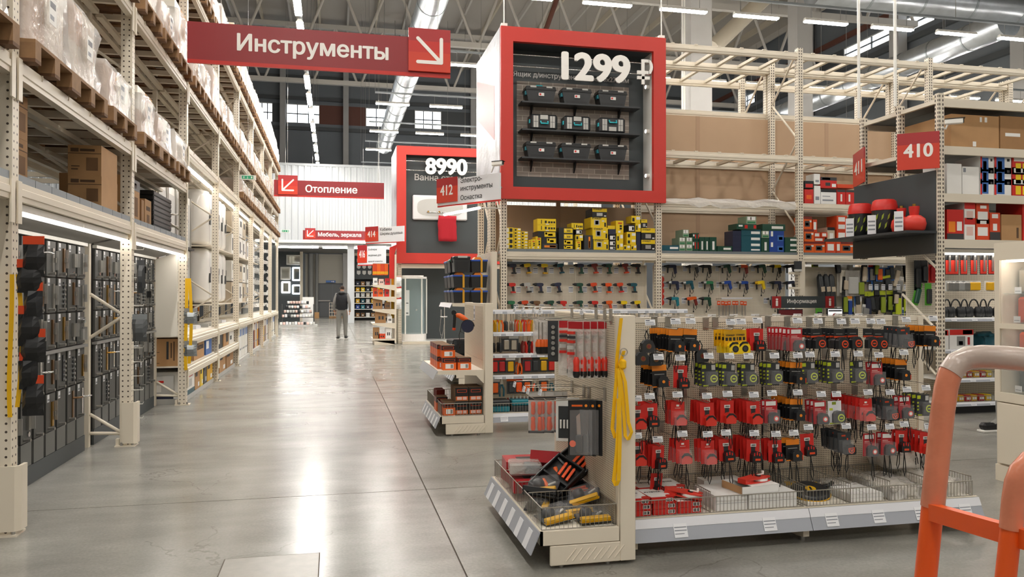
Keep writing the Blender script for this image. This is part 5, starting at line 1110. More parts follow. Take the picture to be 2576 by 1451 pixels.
for x0, x1 in ((1.605, 2.72), (2.724, 3.86)):
    me = MB().box(-(x1-x0)/2, 0, 0, (x1-x0)/2, .012, 1.06, 'peg').mesh('punched_panel'); O('punched_panel', me, gb, ((x0+x1)/2, BYS-.03, .2)); O('punched_panel', me, gb, ((x0+x1)/2, BYS+.02, .2))
    for z in (1.285, 1.05, .82, .595): O('hook_bar', MB().box(x0, BYS-.46, z-.03, x1, BYS-.031, z-.022, 'wire').box(x0, BYS-.47, z-.032, x1, BYS-.46, z-.0, 'rail'), gb) if 0 else rail_parts(gb, x0, x1, BYS-.45, z, z-.045, .012, 7, 'price_rail')
    for z in (1.285, 1.05, .82, .595):
        for i in range(4): O('bar_arm', MB().box(-.006, 0, -.02, .006, .42, 0, 'cream'), gb, (x0+.02+(x1-x0-.04)*i/3, BYS-.45, z-.01))
    O('base_shelf', MB().box(x0, BYS-.53, .185, x1, BYS-.032, .2, 'whiteboard').box(x0, BYS-.54, .12, x1, BYS-.528, .204, 'cream'), gb); rail_parts(gb, x0, x1, BYS-.542, .2, .11, .03, 4)
    O('basket_side', fence((x0+.01, BYS-.52), (x1-.01, BYS-.52), .205, .30, .03, False, .003), gb); O('top_rail', MB().box(x0, BYS-.03, 1.262, x1, BYS+.03, 1.285, 'cream'), gb)
O('base_foot', MB().box(2.70, BYS-.5, .0, 2.74, BYS-.05, .12, 'cream'), gb)
def plier(col, col2):
    def mk(): return (MB().tube([(-.004, 0, -.05), (-.018, -.004, -.09), (-.016, -.004, -.15)], .008, col, 7).mesh('grip'), MB().tube([(.004, 0, -.05), (.018, -.004, -.09), (.016, -.004, -.15)], .008, col2, 7).mesh('grip'), MB().prism([(-.012, -.05), (.012, -.05), (.008, 0), (-.008, 0)], 'y', -.008, .004, 'steel').mesh('jaws'))
    return cached(('pl', col, col2), mk)
def sdr(col):
    def mk(): return (MB().lathe([(.007, -.14), (.014, -.13), (.011, -.09), (.013, -.07), (.006, -.06)], col, 8).mesh('grip'), MB().cyl((0, 0, -.06), (0, 0, 0), .004, 'steel', 6).mesh('shaft'))
    return cached(('sd', col), mk)
def cpk(col, top, w_=.08, h=.13):
    return cached(('cp', col, top, w_, h), lambda: (MB().box(-w_/2, -.002, -h, w_/2, 0, 0, 'charcoal').box(-w_/2, -.003, -h*.2, w_/2, -.002, 0, top).mesh('card'), MB().cham(-w_*.3, -.02, -h*.9, w_*.3, -.003, -h*.28, .005, col).mesh('tool')))
rdb = random.Random(3)
def hang(nm, meshes, loc, rz, label, cat, group, sc_=None):
    e = E(nm, loc, rz, label, cat, group)
    for me in meshes: O(me.name.split('.')[0], me, e)
    if sc_: e.scale = (sc_,)*3
    return e
HB = [(1.24, 'first', [('p', 'orange', 'yellow2'), ('p', 'yellow2', 'orange'), ('s', 'charcoal'), ('s', 'steel'), ('p', 'orangered', 'yellow2'), ('p', 'redcard', 'orange'), ('p', 'orange', 'yellow2'), ('s', 'black'), ('p', 'black', 'black')]),
      (1.01, 'second', [('s', 'black'), ('s', 'charcoal'), ('c', 'steel', 'bagclear'), ('c', 'steel', 'ltgrey'), ('s', 'black'), ('p', 'maroon', 'redcard'), ('p', 'black', 'redcard'), ('p', 'maroon', 'black'), ('s', 'redcard')]),
      (.78, 'third', [('c', 'redcard', 'redcard'), ('c', 'redcard2', 'redcard'), ('c', 'yellow2', 'paper'), ('p', 'orange', 'orange'), ('c', 'redcard2', 'maroon'), ('c', 'charcoal', 'black'), ('c', 'yellow2', 'yellow')]),
      (.555, 'fourth', [('c', 'orange', 'ltgrey'), ('p', 'teal', 'teal'), ('c', 'charcoal', 'orange'), ('c', 'brightorange', 'orangered'), ('c', 'orange', 'ltgrey'), ('p', 'brightorange', 'black')])]
for z, rn, kinds in HB:
    n = 32 if z > .9 else 24
    for i in range(n):
        k = kinds[i % len(kinds)]; x = 1.66+2.18*i/n; dup_ = 2 if z > .7 else 1
        for d_ in range(dup_):
            loc = (x+rdb.uniform(-.008, .008), BYS-.41+.12*d_+rdb.uniform(-.02, .02), z)
            if k[0] == 'p': hang('pliers', plier(*k[1:]), loc, 0, 'pliers with %s grips under the %s price rail' % ({'orange': 'orange', 'yellow2': 'yellow', 'orangered': 'red orange', 'redcard': 'red', 'black': 'black', 'maroon': 'dark red', 'teal': 'teal', 'brightorange': 'bright orange'}[k[1]], rn), 'pliers', 'pliers under the %s rail' % rn, 1.3)
            elif k[0] == 's': hang('screwdriver', sdr(k[1]), loc, 0, 'loose %s screwdriver under the %s price rail' % ({'steel': 'steel', 'redcard': 'red'}.get(k[1], 'black'), rn), 'screwdriver', 'loose screwdrivers under the %s rail' % rn, 1.3)
            else: hang('tool_pack', cpk(*k[1:]), loc, 0, 'carded tool with a %s front under the %s price rail' % ({'steel': 'steel', 'redcard': 'red', 'redcard2': 'dark red', 'yellow2': 'yellow', 'charcoal': 'grey', 'orange': 'orange', 'brightorange': 'bright orange'}[k[1]], rn), 'tool pack', 'carded tools under the %s rail' % rn, 1.3)
# base basket goods
def hexset(x, y, z, label):
    e = E('hex_key_rack', (x, y, z), (.5, 0, -.25), label, 'tool pack'); O('plate', MB().cham(-.17, -.05, 0, .17, .05, .012, .004, 'maroon'), e)
    for i in range(8): O('tooth', MB().box(-.15+.04*i, .02, .012, -.135+.04*i, .06, .03, 'paper'), e)
for i in range(5):
    O('tool_case', MB().cham(-.10, 0, 0, .10, .2, .06, .01, 'teal2' if i % 2 == 0 else 'charcoal'), None, (1.72+.0*i+.22*(i % 3), BYS-.48, .205+.062*(i//3)), 0, '%s tool case in the base basket of the hand tool gondola' % ('teal' if i % 2 == 0 else 'dark grey'), 'tool case', 'tool cases in the base basket')
hexset(1.98, BYS-.38, .30, 'rack of hex keys lying tilted in the base basket')
for i in range(4): O('marker', MB().cyl((0, 0, 0), (.1, 0, .05), .014, 'yellow', 8), None, (2.05+.03*i, BYS-.42+.05*(i % 2), .225+.03*i), (0, 0, .3*i), 'short yellow round tool in the base basket', 'tool', 'yellow round tools in the base basket')
# orange and black boxes on the end unit
obx = lambda w_, d, h: cached(('obx', w_, d, h), lambda: MB().box(-w_/2, 0, 0, w_/2, d, h, 'orange').box(-w_/2-.0008, .001, h*.62, -w_/2, d, h+.0, 'maroon').box(-w_/2, -.0008, h*.62, w_/2, 0, h, 'black').box(-w_/2, 0, h, w_/2, d, h+.0008, 'carddark').box(-w_*.4, -.0016, h*.7, w_*.4, -.0008, h*.9, 'orangered').box(-w_*.37, -.002, h*.73, w_*.37, -.0016, h*.87, 'black').box(-w_*.3, -.0012, h*.12, w_*.3, 0, h*.5, 'paper').box(w_*.08, -.0016, h*.16, w_*.26, -.0012, h*.46, 'grey').mesh('carton'))
def obox(x, y, z, label, group=None, rz=0, s=(.14, .14, .125)): return O('accessory_box', obx(*s), None, (x, y, z), rz, label, 'box', group)
zs = .6715
for i, x in enumerate((1.155, 1.31)): obox(x, BY0+.05, zs, 'orange and black box at the front of the middle shelf', 'orange boxes at the front of the middle shelf')
obox(1.145, BY0+.06, zs+.127, 'orange and black box on top of the front pair'); 
for i in range(4):
    for l in range(2): obox(1.12, BY0+.22+.16*i, zs+.127*l, 'orange and black box in the stack along the shelf edge', 'orange boxes along the shelf edge')
    obox(1.27, BY0+.22+.16*i, zs, 'orange and black box in the inner row of the middle shelf', 'orange boxes in the inner row')
for i, x in enumerate((1.285, 1.43)):
    for l in range(2):
        for j in range(2): O('accessory_box', cached('obx2', lambda: MB().box(-.068, 0, 0, .068, .16, .14, 'carddark').box(-.068, -.0008, .05, .068, 0, .14, 'black').box(-.06, -.0014, .01, .06, -.0006, .05, 'orange').box(-.05, -.002, .015, .0, -.0014, .045, 'pinkish').box(.01, -.002, .015, .05, -.0014, .045, 'pinkish').box(-.05, -.002, .09, .05, -.0008, .12, 'orangered').box(-.046, -.0024, .094, .046, -.002, .116, 'black').mesh('carton')), None, (x, BY0+.06+.17*j, .206+.141*l), 0, 'brown and orange picture box in the wire basket of the end unit', 'box', 'brown picture boxes in the basket')
obox(1.155, BY0+.05, .206, 'orange box lying on its side by the brown picture boxes', None, 0, (.12, .3, .13)); obox(1.12, BY0+.36, .206, 'orange box lying behind another by the basket side', None, 0, (.12, .2, .15))
for i in range(3): O('upright_box', cached('ub', lambda: MB().cham(-.05, -.015, 0, .05, .015, .2, .006, 'maroon').mesh('carton')), None, (1.135, BY0+.62+.09*i, .206+.0), (0, 0, .2), 'dark red slim box standing at the basket side', 'box', 'slim dark red boxes')
# power tool fixed to the punched panel
p = pX(1178, 797, BX1-.10); gr = E('angle_grinder', (BX1-.16, p.y, p.z), (0, 0, -.35), 'orange angle grinder with a dark disc and cord on the punched panel', 'power tool'); gr.scale = (.78,)*3
O('body', MB().tube([(-.13, 0, .03), (-.05, 0, .02), (.0, 0, -.01), (.07, 0, -.05)], .035, 'orange', 12, rs=[.024, .036, .040, .022]), gr); O('handle', MB().tube([(-.11, -.02, .03), (-.115, -.02, -.08), (-.12, -.02, -.15)], .022, 'black', 10), gr); O('handle_tip', MB().lathe([(.022, 0), (.026, -.02), (.018, -.035)], 'orangered', 10, (-.12, -.02, -.15)), gr)
O('disc', MB().cyl((.075, -.02, -.13), (.075, -.045, -.13), .085, 'navy', 24), gr); O('guard', MB().tube([(.075+.09*math.cos(t), -.03, -.13+.09*math.sin(t)) for t in [math.pi*i/10 for i in range(11)]], .008, 'black', 6), gr); O('head', MB().cyl((-.12, -.03, .06), (-.12, .02, .06), .035, 'black', 14), gr)
O('cord', MB().tube([(.07, 0, -.05), (-.02, -.01, -.12), (-.03, -.01, -.2), (.02, -.01, -.23), (.03, -.01, -.17), (-.02, -.01, -.15), (-.05, -.01, -.25), (-.04, -.01, -.38)], .005, 'cord', 6), gr); O('plug', MB().lathe([(.006, 0), (.014, -.03), (.014, -.05), (.006, -.055)], 'cord', 8, (-.04, -.01, -.38)), gr); O('bracket', MB().cyl((.07, .0, -.045), (.16, .0, -.045), .006, 'steel', 6), gr)
O('ticket_strip', MB().box(-.003, -.035, 0, 0, .035, .16, 'tag').box(-.0036, -.028, .02, -.003, .028, .06, 'tagline').box(-.0036, -.028, .09, -.003, .028, .12, 'tagline'), gb, (BX1-.009, 8.55, 1.17))
# ================================================================ tower of black storage boxes at the drill rack end
ct = E('end_shelving', (0, 0, 0), label='tall cream end unit stacked with black storage boxes', cat='shelving')
CX0, CX1, CY0, CY1 = 1.86, 2.44, 12.27, 13.6
gondola_end(ct, CX0, CX1, CY0, CY1, 2.13, ((.2, 1.1), (1.105, 2.12)))
O('shelf', MB().box(CX0-.05, CY0+.01, 1.29, CX1-.01, CY1-.01, 1.31, 'whiteboard').prism([(CX0-.05, 1.312), (CX1-.01, 1.312), (CX1-.01, 1.15), (CX1-.1, 1.24), (CX0-.05, 1.26)], 'y', CY0, CY0+.012, 'cream'), ct); O('price_rail', MB().prism([(CX0-.055, 1.31), (CX0-.06, 1.31), (CX0-.09, 1.24), (CX0-.085, 1.24)], 'y', CY0, CY1, 'rail'), ct)
def sbox(x, y, z, lid, hand, label, group, strap=True, s=1.0):
    e = E('storage_box', (x, y, z), .0, label, 'storage box', group)
    O('tub', cached('tub', lambda: MB().prism([(-.115, 0), (.115, 0), (.13, .17), (-.13, .17)], 'y', 0, .3, 'black').mesh('tub')), e)
    O('lid', cached(('lid', lid), lambda: MB().cham(-.138, -.01, .171, .138, .31, .2, .006, lid).mesh('lid')), e)
    if hand: O('carry_handle', cached(('ch', hand), lambda: MB().prism([(-.09, .201), (.05, .201), (.02, .24), (-.06, .24)], 'y', .02, .24, hand).mesh('carry_handle')), e)
    if strap: O('strap', cached('sbs', lambda: MB().box(.02, -.016, .0, .05, -.011, .205, 'straporange').box(.02, -.016, .203, .05, .3, .207, 'straporange').box(.033, -.017, 0, .037, -.016, .205, 'carddark').mesh('strap')), e)
for l in range(3):
    for i, x in enumerate((1.96, 2.25)):
        if l == 2 and i == 0: continue
        sbox(x, CY0+.06, 1.311+.245*l, 'bluelid', 'orange2', 'black box with a blue lid and orange handle, strapped, by the cream post' if i else 'black box with a blue lid and orange handle, strapped, by the shelf edge', 'strapped blue lidded boxes %d' % i)
for l in range(3):
    for j in range(2): sbox(1.955, CY0+.40+.36*j, 1.311+.245*l, 'bluelid' if l < 2 or j else 'greendk', 'greendk', 'black box with a dark green handle in the back rows of the tower', 'green handled boxes at the back', False)
e = E('tool_box', (1.97, CY0+.03, 1.311+.49), 0, 'black ribbed tool box with a grey latch on top of the strapped boxes', 'tool box')
O('tub', MB().prism([(-.12, 0), (.12, 0), (.13, .2), (-.13, .2)], 'y', 0, .26, 'blackplastic').box(-.09, -.004, .03, .09, 0, .16, 'black'), e); O('lid', MB().cham(-.135, -.01, .2, .135, .27, .25, .012, 'blackplastic'), e); O('latch', MB().box(-.07, -.02, .225, .08, -.01, .255, 'ltgrey'), e); O('handle', MB().tube([(-.14, .1, .15), (-.16, .1, .2), (-.15, .1, .24)], .012, 'blackplastic', 6), e)
for i, (x, y, z) in enumerate(((1.99, CY0+.12, .205+.27), (2.02, CY0+.1, .205))):
    e = E('tool_trolley_case', (x, y, z), .25, ('black rolling tool case with a teal sticker on the lower shelf', 'black rolling tool case standing under another')[i], 'tool box')
    O('shell', MB().cham(-.16, 0, 0, .16, .3, .26, .02, 'blackplastic').cham(-.14, -.012, .03, .14, 0, .2, .008, 'black'), e); O('latch', MB().box(-.15, -.02, .17, -.11, 0, .23, 'charcoal'), e)
    if i == 0: O('sticker', MB().box(.05, -.015, .2, .13, -.012, .24, 'cyan'), e)
    O('grip', MB().tube([(-.165, .05, .08), (-.19, .05, .12), (-.165, .05, .2)], .01, 'grey', 6), e)
# ================================================================ drill racking with the large price box
DY, DX0, DB = 12.35, 2.655, 2.665
dx = lambda k: DX0+DB*k
dr_ = E('pallet_rack', (0, 0, 0), label='tall half empty cream racking behind the drills with brown back boards', cat='rack')
upd = MB().box(-.05, -.05, 0, .05, .05, 5.78, 'upright2').mesh('upright')
for k in range(5):
    for y in (DY+.05, DY+.95, DY+1.1, DY+2.05): O('upright', upd, dr_, (dx(k), y, 0))
    z = .2; i = 0
    while z < 5.2:
        for y0 in (DY+.1, DY+1.15):
            a, b_ = (y0, y0+.8) if i % 2 else (y0+.8, y0); O('brace', MB().cyl((dx(k), a, z), (dx(k), b_, z+.75), .018, 'cream', 8), dr_)
        z += .8; i += 1
def dbeam(z, y, k, sy=1):
    L = DB-.1; b_ = O('beam', cached(('db', sy), lambda: MB().prism([(0, -.12), (-.012*sy, -.12), (-.012*sy, -.085), (-.022*sy, -.08), (-.022*sy, -.045), (-.012*sy, -.04), (-.012*sy, 0), (.045*sy, 0), (.045*sy, -.12)], 'x', 0, L, 'cream').mesh('beam')), dr_, (dx(k)+.05, y, z))
    O('beam_connector', cached('dbc', lambda: MB().box(-.045, -.026, -.17, .0, -.004, .04, 'cream').mesh('beam_connector')), b_, (0, 0, 0))
    return b_
cached('dsb', lambda: MB().box(-.03, .06, -.07, .03, .9, -.02, 'cream2').mesh('support_bar'))
for k in range(4):
    for z in ((2.14, 3.05, 3.88, 5.70) if k else (2.14,)):
        bm = dbeam(z, DY+.03, k); dbeam(z, DY+.95, k)
        if z > 3.5:
            for j in range(6):
                x = dx(k)+.05+(DB-.1)*(j+.5)/6
                O('support_bar', _cache['dsb'], dr_, (x, DY, z)); O('safety_clip', cached('dsc', lambda: MB().box(-.03, -.02, -.005, .03, .05, .012, 'cream').mesh('safety_clip')), bm, (x-dx(k)-.05, 0, 0))
    for z in (4.85, 5.70): dbeam(z, DY+1.08, k); dbeam(z, DY+2.05, k)
    for j in range(5):
        for z in (4.85, 5.70): O('support_bar', _cache['dsb'], dr_, (dx(k)+.05+(DB-.1)*(j+.5)/5, DY+1.1, z))
    # decking of the box shelf
    if k < 3:
        for j in range(8): O('deck_panel', cached('ddk', lambda: MB().box(0, 0, 0, .318, .86, .045, 'deck').mesh('deck_panel')), dr_, (dx(k)+.06+.3195*j, DY+.03, 2.141))
    # brown boards closing the middle of the rack
    for a, b_ in ((-.005, .43), (.46, 1.005)):
        for z0, z1 in ((2.2, 3.0), (3.06, 3.80), (3.9, 4.72)): O('back_board', MB().box(dx(k)+.05+(DB-.1)*a, 0, z0, dx(k)+.05+(DB-.1)*b_, .008, z1, 'hardboard'), dr_, (0, DY+.985, 0))
    O('batten', MB().box(dx(k)+.05+(DB-.1)*.43, 0, 2.2, dx(k)+.05+(DB-.1)*.46, .02, 4.72, 'hardboardedge'), dr_, (0, DY+.98, 0))
# crumpled film on the upper shelf
mbf = MB(); rdf = random.Random(4); vs = []
for i in range(13):
    x = dx(1)+.1+2.45*i/12
    for j, (y, z) in enumerate(((DY+.3, 3.075), (DY+.0, 3.09), (DY-.03, 3.03), (DY-.035, 2.95))): vs.append((x, y+rdf.uniform(-.02, .005)*(j > 0), z+rdf.uniform(-.04, .03)))
mbf.add(vs, [(i*4+j, i*4+j+1, i*4+5+j, i*4+4+j) for i in range(12) for j in range(3)], 'film'); O('plastic_sheet', mbf, None, label='crumpled clear plastic sheet draped over the beam beside the price box', cat='sheet')
# drill wall
PYD = DY+.42
for k in (0, 1):
    for j in (0, 1):
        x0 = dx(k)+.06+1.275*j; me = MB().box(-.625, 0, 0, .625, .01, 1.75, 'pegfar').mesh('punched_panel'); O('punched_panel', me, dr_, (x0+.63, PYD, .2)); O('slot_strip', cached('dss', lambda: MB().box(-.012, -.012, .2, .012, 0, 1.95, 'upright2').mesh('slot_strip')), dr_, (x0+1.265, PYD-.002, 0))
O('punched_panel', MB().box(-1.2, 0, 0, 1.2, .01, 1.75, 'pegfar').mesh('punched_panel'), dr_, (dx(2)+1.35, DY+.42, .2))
for k in (0, 1, 2):
    lt_ = O('light_fitting', MB().box(.15, DY+.06, 2.0, 2.4, DY+.12, 2.018, 'white'), dr_, (dx(k), 0, 0)); O('light_tube', MB().cyl((.16, DY+.09, 1.988), (2.39, DY+.09, 1.988), .011, 'tag', 8), lt_)
def drill(c1, c2, c3):
    return cached(('drill', c1, c2, c3), lambda: [('body', MB().prism([(-.025, .032), (.03, .040), (.075, .038), (.092, .02), (.085, -.012), (.02, -.024), (-.022, -.014)], 'y', -.028, .028, c1).mesh('body')), ('chuck', MB().cyl((-.022, 0, .008), (-.052, 0, .008), .026, 'black', 12).cyl((-.052, 0, .008), (-.088, 0, .008), .022, 'black', 12, .011).mesh('chuck')), ('handle', MB().prism([(.026, -.015), (.068, -.012), (.083, -.10), (.048, -.105)], 'y', -.018, .018, c2).mesh('handle')), ('battery', MB().prism([(.02, -.10), (.095, -.10), (.10, -.125), (.022, -.13)], 'y', -.03, .03, c3).mesh('battery')), ('trigger', MB().prism([(.018, -.02), (.03, -.02), (.032, -.045), (.022, -.04)], 'y', -.01, .01, 'redcard').mesh('trigger'))])
def cdrill(c1, c2, gear):
    return cached(('cdr', c1, c2, gear), lambda: [('body', MB().prism([(-.03, .034), (.08, .040), (.105, .026), (.10, -.006), (-.03, -.022)], 'y', -.03, .03, c1).mesh('body')), ('gear_head', MB().cyl((-.03, 0, .006), (-.075, 0, .006), .032, gear, 12, .022).mesh('gear_head')), ('chuck', MB().cyl((-.075, 0, .006), (-.115, 0, .004), .02, 'black', 10, .012).mesh('chuck')), ('handle', MB().prism([(.06, -.004), (.105, .012), (.125, -.10), (.088, -.12)], 'y', -.018, .018, c2).mesh('handle')), ('side_handle', MB().cyl((-.05, -.02, -.02), (-.05, -.02, -.11), .014, 'black', 8).mesh('side_handle')), ('cord', MB().tube([(.105, 0, -.11), (.11, 0, -.16), (.08, 0, -.19), (.055, 0, -.15), (.05, 0, -.08), (.045, 0, -.17), (.042, 0, -.2)], .005, 'cord', 5).mesh('cord')), ('plug', MB().lathe([(.005, 0), (.012, -.02), (.012, -.035)], 'cord', 8, (.042, 0, -.2)).mesh('plug'))])
NMC = {'navy': 'navy blue', 'yellow': 'yellow', 'teal': 'teal', 'greendk': 'dark green', 'maroon': 'dark red', 'black': 'black', 'redcard': 'red', 'silver': 'silver', 'orangered': 'red orange', 'orange': 'orange', 'brightorange': 'bright orange', 'grey': 'grey', 'green': 'green', 'blue': 'blue', 'teal2': 'light teal', 'carddark': 'brown'}
DR = [('top', 669, [(1285,'navy','black','black'),(1321,'yellow','black','yellow2'),(1364,'yellow','black','yellow2'),(1404,'teal','black','teal'),(1455,'navy','greendk','greendk'),(1490,'maroon','maroon','orangered'),(1526,'greendk','greendk','greendk'),(1567,'maroon','maroon','orangered'),(1598,'black','black','black')]),
      ('middle', 717, [(1283,'redcard','black','redcard'),(1321,'silver','silver','black'),(1353,'navy','navy','black'),(1398,'navy','navy','black'),(1453,'greendk','greendk','greendk'),(1488,'orangered','charcoal','orangered'),(1525,'brightorange','charcoal','brightorange'),(1554,'orangered','charcoal','redcard'),(1589,'teal','teal','black')]),
      ('bottom', 762, [(1281,'green','greendk','greendk'),(1315,'orangered','carddark','carddark'),(1345,'carddark','carddark','black'),(1380,'greendk','greendk','greendk'),(1412,'redcard','redcard','black'),(1453,'greendk','greendk','greendk'),(1491,'redcard','charcoal','redcard'),(1527,'orange','orangered','orange'),(1564,'yellow','charcoal','charcoal'),(1598,'yellow','black','yellow2')])]
CD = [('top', 671, [(1686,'navy','navy','black'),(1740,'grey','charcoal','black'),(1774,'black','black','black'),(1822,'greendk','greendk','silver'),(1866,'orangered','maroon','silver'),(1911,'greendk','greendk','black'),(1950,'yellow','black','black'),(1984,'black','black','black')]),
      ('middle', 712, [(1692,'navy','navy','silver'),(1728,'teal','teal','silver'),(1779,'green','greendk','silver'),(1824,'blue','blue','silver'),(1867,'blue','navy','silver'),(1908,'yellow','yellow','yellow2'),(1950,'navy','navy','black'),(1984,'navy','black','black')]),
      ('bottom', 752, [(1692,'teal2','teal2','black'),(1737,'orange','maroon','brightorange'),(1773,'greendk','greendk','black'),(1943,'blue','blue','silver')])]
tk2 = MB().box(-.04, -.001, -.05, .04, 0, .05, 'tag').box(-.036, -.0016, .02, .036, -.001, .035, 'tagbar').box(-.036, -.0016, -.01, .036, -.001, .0, 'tagline').box(-.036, -.0016, -.035, .036, -.001, -.025, 'tagline').mesh('price_ticket')
for corded, data in ((0, DR), (1, CD)):
    for rn, v, items in data:
        ks = [i[1] for i in items]
        for j, (u, c1, c2, c3) in enumerate(items):
            p = pY(u, v, PYD-.10); same = ks.count(c1) > 1
            lab = '%s %s drill on the %s row' % (NMC[c1], 'corded' if corded else 'cordless', rn)
            if same and j+1 < len(items): lab += ', before the %s one' % NMC[ks[j+1]] if ks[j+1] != c1 else ', before one alike'
            elif same: lab += ', last by the post'
            e = E('power_drill', p, (0, .06*(-1)**j, 0), lab, 'drill', '%s drills, %s row' % (NMC[c1], rn))
            for nm, me in (cdrill(c1, c2, c3) if corded else drill(c1, c2, c3)): O(nm, me, e)
            O('holder_pin', cached('hpin', lambda: MB().cyl((.0, .028, .0), (.0, .10, .0), .006, 'steel', 6).mesh('holder_pin')), e, (.02, 0, 0))
            q = pY(u-17, v+(11 if not corded else 4), PYD-.002); O('price_ticket', tk2, dr_, q)
st = E('blade_strip', pY(1663, 688, PYD-.03), 0, 'hanging strip of round red blade packs by the rack post', 'blade packs'); O('header', MB().box(-.06, -.002, -.04, .06, 0, .0, 'paper'), st)
for i in range(5): O('blade_pack', cached('bpk', lambda: MB().cyl((0, -.003, 0), (0, -.012, 0), .055, 'redbright', 16).cyl((0, -.012, 0), (0, -.014, 0), .012, 'navy', 10).mesh('blade_pack')), st, (0, 0, -.10-.1*i))
for i, (u, v) in enumerate(((1808, 757), (1818, 757), (1826, 758), (1834, 757), (1846, 757), (1853, 757), (1866, 757), (1874, 758))):
    e = E('drill_bit_pack', pY(u, v, PYD-.08+.012*(i % 2)), 0, 'long drill bit with an orange header hung below the corded drills', 'drill bit', 'long drill bits with orange headers'); O('header', cached('dbh', lambda: MB().box(-.03, -.004, -.07, .03, 0, 0, 'brightorange').box(-.02, -.005, -.045, .02, -.004, -.02, 'pinkish').mesh('header')), e); O('bit', cached(('dbb', i % 2), lambda: MB().cyl((0, -.01, -.25 if i % 2 else -.34), (0, -.01, -.07), .010, 'steel', 8).mesh('bit')), e)
e = E('hook_rail', pY(1840, 751, PYD), 0, 'white hook rail that carries the orange headed drill bits', 'rail'); O('rail_bar', MB().box(-.3, -.2, -.005, .3, -.19, .02, 'rail').box(-.3, -.2, -.005, -.29, .0, .005, 'wire').box(.29, -.2, -.005, .3, .0, .005, 'wire'), e)
# ---------------------------------------------------------------- boxes on the shelf over the drills
SZ = 2.187; YB = DY+.05
def pxbox(x0, y0, x1, y1, org, sc_, Yp, floor=None):
    a, b_ = pY(org[0]+x0*sc_, org[1]+y1*sc_, Yp), pY(org[0]+x1*sc_, org[1]+y0*sc_, Yp); return a.x, b_.x, (max(a.z, floor) if floor else a.z), b_.z
TY = {'yb': ('yellow', ((.02, .1, .4, .9, 'paper'), (.5, .2, .85, .85, 'black')), 'small yellow battery box with a white label'), 'ys': ('yellow', ((.55, .45, .95, .85, 'paper'), (.1, .2, .35, .7, 'black')), 'small yellow box with a white sticker'), 'yt': ('yellow', ((.3, .05, .6, .2, 'paper'), (.5, .3, .8, .45, 'black'), (.5, .5, .8, .65, 'black'), (.3, .75, .8, .85, 'orangered')), 'upright yellow box with black icons'), 'yw': ('yellow', ((.4, .3, .5, .7, 'black'), (.58, .3, .68, .6, 'black'), (.72, .3, .82, .6, 'black'), (.86, .3, .95, .6, 'black'), (.2, .2, .24, .8, 'black'), (.45, .05, .62, .18, 'paper')), 'wide yellow box with black icons'), 'bc': ('blackplastic', ((.35, .12, .95, .88, 'yellow'), (.4, .5, .5, .8, 'paper'), (.55, .3, .8, .6, 'ink')), 'black tool case with a yellow panel'), 'bc2': ('charcoal', ((.15, .3, .9, .7, 'orange2'), (.5, .35, .88, .65, 'paper')), 'dark grey tool case lying flat with a paper band'), 'bc3': ('charcoal', ((.5, .1, .7, .9, 'orange2'), (.53, .12, .67, .6, 'paper')), 'dark grey tool case standing upright'), 'st': ('yellow', ((.2, .25, .55, .75, 'silver'), (.28, .32, .48, .66, 'ink'), (.85, .1, .95, .5, 'black'), (.7, .6, .85, .7, 'paper')), 'large yellow box with a tool picture'), 'sb': ('black', ((0, .62, 1, 1, 'yellow'), (.3, .15, .7, .5, 'silver'), (.8, .1, .95, .22, 'paper')), 'yellow topped black box with a tool picture'), 'sw': ('black', ((.1, .15, .9, .8, 'paper'), (.6, .25, .85, .7, 'grey')), 'small black box with a large white label'), 'nv': ('navy', (), 'plain navy box'), 'y': ('yellow', (), 'plain yellow box lid')}
SB = [('yb', 245, 375, (372, 452, 540, 625, 715)), ('ys', 380, 485, (380, 431, 476, 521, 571, 621, 666, 713)), ('ys', 490, 592, (430, 479, 526, 574, 621, 666, 713)), ('yt', 595, 632, (560, 712)), ('yt', 634, 708, (550, 712)), ('yt', 712, 793, (505, 714)), ('yw', 728, 1012, (243, 333, 426)), ('bc', 740, 1020, (430, 522)), ('bc', 798, 1028, (524, 617)), ('bc2', 798, 1035, (618, 715)), ('bc', 1055, 1276, (375, 463, 551, 640, 717)), ('yw', 1250, 1425, (305, 399)), ('sw', 1307, 1405, (402, 476)), ('ys', 1307, 1422, (478, 569)), ('yt', 1310, 1395, (572, 722)), ('bc3', 1435, 1568, (490, 721)), ('sb', 1560, 1782, (88, 216)), ('st', 1540, 1782, (218, 373)), ('st', 1560, 1795, (375, 549)), ('st', 1578, 1808, (552, 728)), ('y', 1797, 1908, (343, 396)), ('nv', 1802, 1915, (398, 476)), ('sw', 1816, 1915, (478, 566, 651, 728)), ('yt', 1918, 2035, (268, 459)), ('ys', 1922, 2025, (462, 598, 733)), ('ys', 2150, 2285, (195, 301)), ('sw', 2105, 2205, (330, 436)), ('ys', 2210, 2290, (305, 436)), ('ys', 2080, 2220, (440, 541, 631)), ('ys', 2035, 2138, (635, 731)), ('ys', 2142, 2225, (633, 731)), ('sb', 2295, 2390, (250, 380)), ('nv', 2230, 2292, (438, 631, 731)), ('sb', 2296, 2504, (385, 561, 735))]
rdx = random.Random(9)
